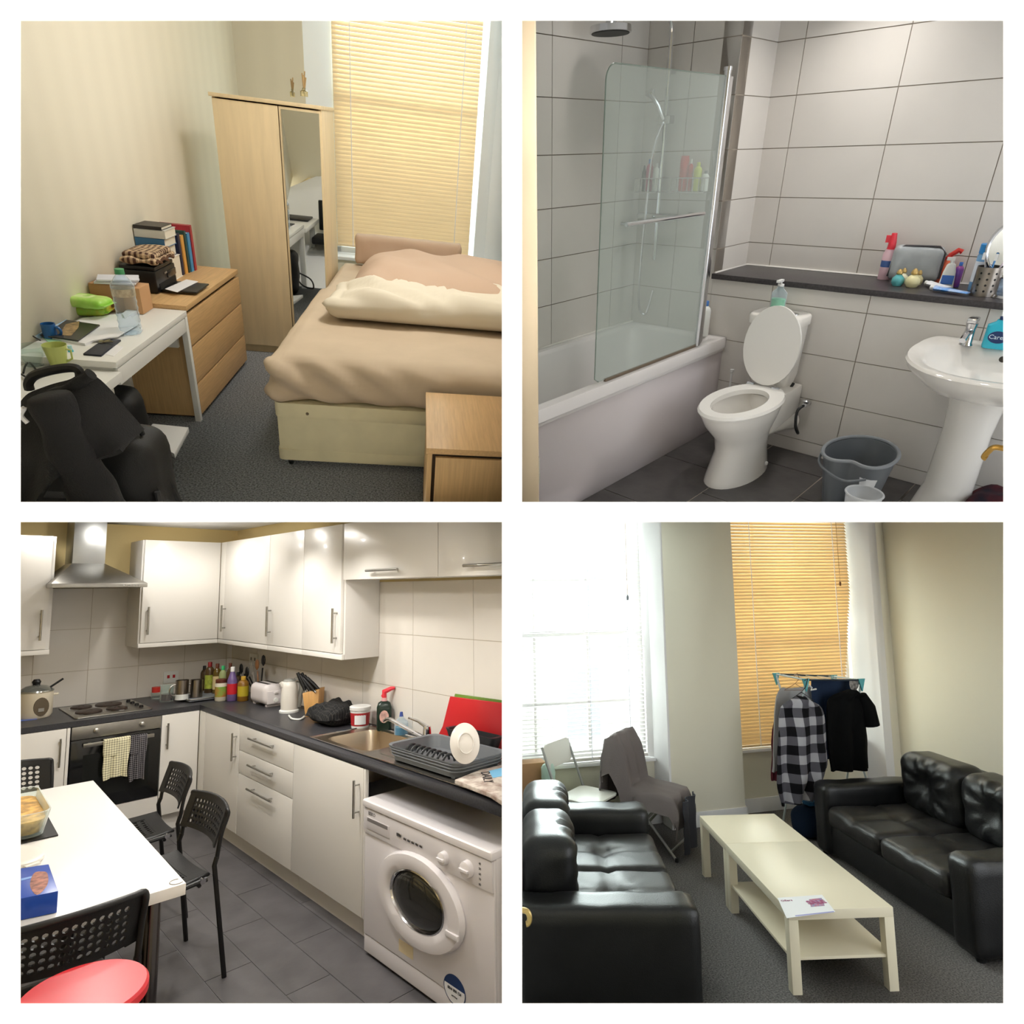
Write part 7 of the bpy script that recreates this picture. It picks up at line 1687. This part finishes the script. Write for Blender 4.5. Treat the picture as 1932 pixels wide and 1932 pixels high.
garment('camouflage_cloth', 'small grey patterned cloth at the right corner of the airer', 'cloth', [(1602, 1283), (1603, 1296), (1608, 1306)], [(1622, 1284), (1618, 1296), (1612, 1306)], ya - .10, mat('camouflage_print', (170, 164, 160), .9, var=.7, vscale=40, rgb2=(60, 56, 54)), .006, .004)
garment('plaid_shirt', 'black and grey checked shirt on a wire hanger', 'shirt', [(1505, 1316), (1484, 1326), (1470, 1344), (1464, 1390), (1462, 1440), (1461, 1480), (1470, 1519)], [(1514, 1316), (1530, 1326), (1551, 1342), (1556, 1390), (1560, 1430), (1556, 1460), (1530, 1500)], ya - .14, PLD, .02, .03)
o_ = garment('black_shirt', 'black short-sleeved T-shirt at the right of the airer', 'shirt', [(1600, 1304), (1572, 1314), (1558, 1328), (1556, 1370), (1558, 1410), (1564, 1454)], [(1612, 1304), (1622, 1312), (1630, 1330), (1632, 1370), (1636, 1410), (1640, 1450)], ya - .10, TB)
P = [R.Y(u, v, ya - .13) for u, v in ((1624, 1312), (1636, 1335), (1643, 1368))]
part('sleeve', MB().tube([o_.matrix_world.inverted() @ (R.M @ p) for p in P], [.05, .07, .075], 12), TB, o_, smooth=60)
hg = [R.Y(u, v, ya - .02) for u, v in ((1498, 1276), (1504, 1270), (1508, 1280), (1500, 1290), (1520, 1302), (1480, 1302), (1500, 1290))]
t = thing('hanger', 'thin wire hanger at the left of the airer', 'hanger', hg[3], 0, 'hangers on the airer'); part('wire', MB().tube([p - hg[3] for p in hg], .003, 6), mat('copper_wire', (130, 90, 70), .4, .8), t)
hg = [R.Y(u, v, ya - .16) for u, v in ((1518, 1284), (1524, 1280), (1520, 1296), (1512, 1306), (1536, 1322), (1488, 1322), (1512, 1306))]
t = thing('hanger', 'dark hanger holding the checked shirt', 'hanger', hg[3], 0, 'hangers on the airer'); part('wire', MB().tube([p - hg[3] for p in hg], .004, 6), BLACK, t)
hg = [R.Y(u, v, ya - .05) for u, v in ((1524, 1290), (1532, 1298), (1530, 1302), (1540, 1300))]
t = thing('hanger', 'white plastic hanger end between the grey top and the jeans', 'hanger', hg[2], 0, 'hangers on the airer'); part('arm', MB().tube([p - hg[2] for p in hg], .007, 6), WPAINT, t)
q = R.F(1515, 1550); q = Vector((3.93, 4.98, 0))
solo('laundry_bag', 'dark blue bag of washing on the floor under the airer', 'bag', soft(-.20, .22, -.12, .12, .0, .26, .1, (14, 10, 10), lambda q, n: .02 * nz(q.x * 9, q.y * 9, q.z * 9)), mat('dark_blue_fabric', (24, 36, 54), .9, spec=.1), q, smooth=80)
solo('bag_print', 'bright blue folded cloth on top of the dark washing bag', 'cloth', soft(-.07, .07, -.05, .05, 0, .03, .012, (8, 8, 3), lambda q, n: .004 * nz(q.x * 20, q.y * 20)), mat('bright_blue_fabric', (30, 86, 124), .9), q + Vector((-.06, -.05, .275)), smooth=80)
# ---- open door at the left with its ivory-brass handle
p = R.D(988, 1716, 1.75)
t = thing('door_handle', 'brass lever handle of the open door at the left edge', 'door handle', p, R.face(p))
part('lever', MB().tube(smooth_path([(-.03, .0, .0), (.0, -.004, .0), (.012, -.005, -.006), (.016, -.004, -.022), (.012, -.003, -.034), (.006, -.003, -.036)]), [.0075] * 31, 10), mat('ivory_brass', (206, 180, 120), .3, .8), t)
part('neck', MB().tube([(-.03, 0, .0), (-.03, .05, .0)], .008, 8), BRASS, t)
# ---- light: daylight through both windows
area('window_daylight', (2.0, YN + .55, 2.0), (2.6, 3.0, .7), 1.5, 225, (.96, .98, 1.0), 2.0)
area('window_daylight', (4.3, YN + .55, 2.0), (4.0, 3.0, .9), 1.3, 72, (1.0, .98, .95), 2.0)
# ================================================================ cut everything at the dividing walls
def clip_all():
    bpy.context.view_layer.update()
    eye = Vector((0, 0, CAMZ))
    for o in list(ALL):
        k = o.get('_room', -1)
        if k == -1 or o.type != 'MESH': continue
        k = int(k); planes = []
        a, b = (953, -1) if k in (0, 2) else (979, 1)
        n = _R.transposed() @ Vector((1, 0, -(a - 966) / FC)); planes.append(n if b < 0 else -n)      # outward normal
        a, b = (953, -1) if k in (0, 1) else (979, 1)
        n = _R.transposed() @ Vector((0, 1, -(a - 966) / FC)); planes.append(n if b < 0 else -n)
        mw = o.matrix_world; me = o.data; inv = mw.inverted()
        hit = []
        for n in planes:
            s = [n.dot(mw @ Vector(c) - eye) for c in o.bound_box]
            if max(s) > 1e-5: hit.append(n)
        if not hit: continue
        if me.users > 1: me = o.data = me.copy()
        bm = bmesh.new(); bm.from_mesh(me)
        for n in hit:
            co = inv @ eye; no = (mw.to_3x3().transposed() @ n).normalized()
            r = bmesh.ops.bisect_plane(bm, geom=bm.verts[:] + bm.edges[:] + bm.faces[:], dist=1e-6, plane_co=co, plane_no=no, clear_outer=True)
            e = [g for g in r['geom_cut'] if isinstance(g, bmesh.types.BMEdge)]
            if e:
                try: bmesh.ops.edgenet_fill(bm, edges=e)
                except Exception: pass
        if len(bm.faces) == 0:
            ALL.remove(o); bpy.data.objects.remove(o); bm.free(); continue
        bmesh.ops.recalc_face_normals(bm, faces=bm.faces)
        bm.to_mesh(me); bm.free(); me.update()
    for o in ALL:
        if '_room' in o: del o['_room']
clip_all()
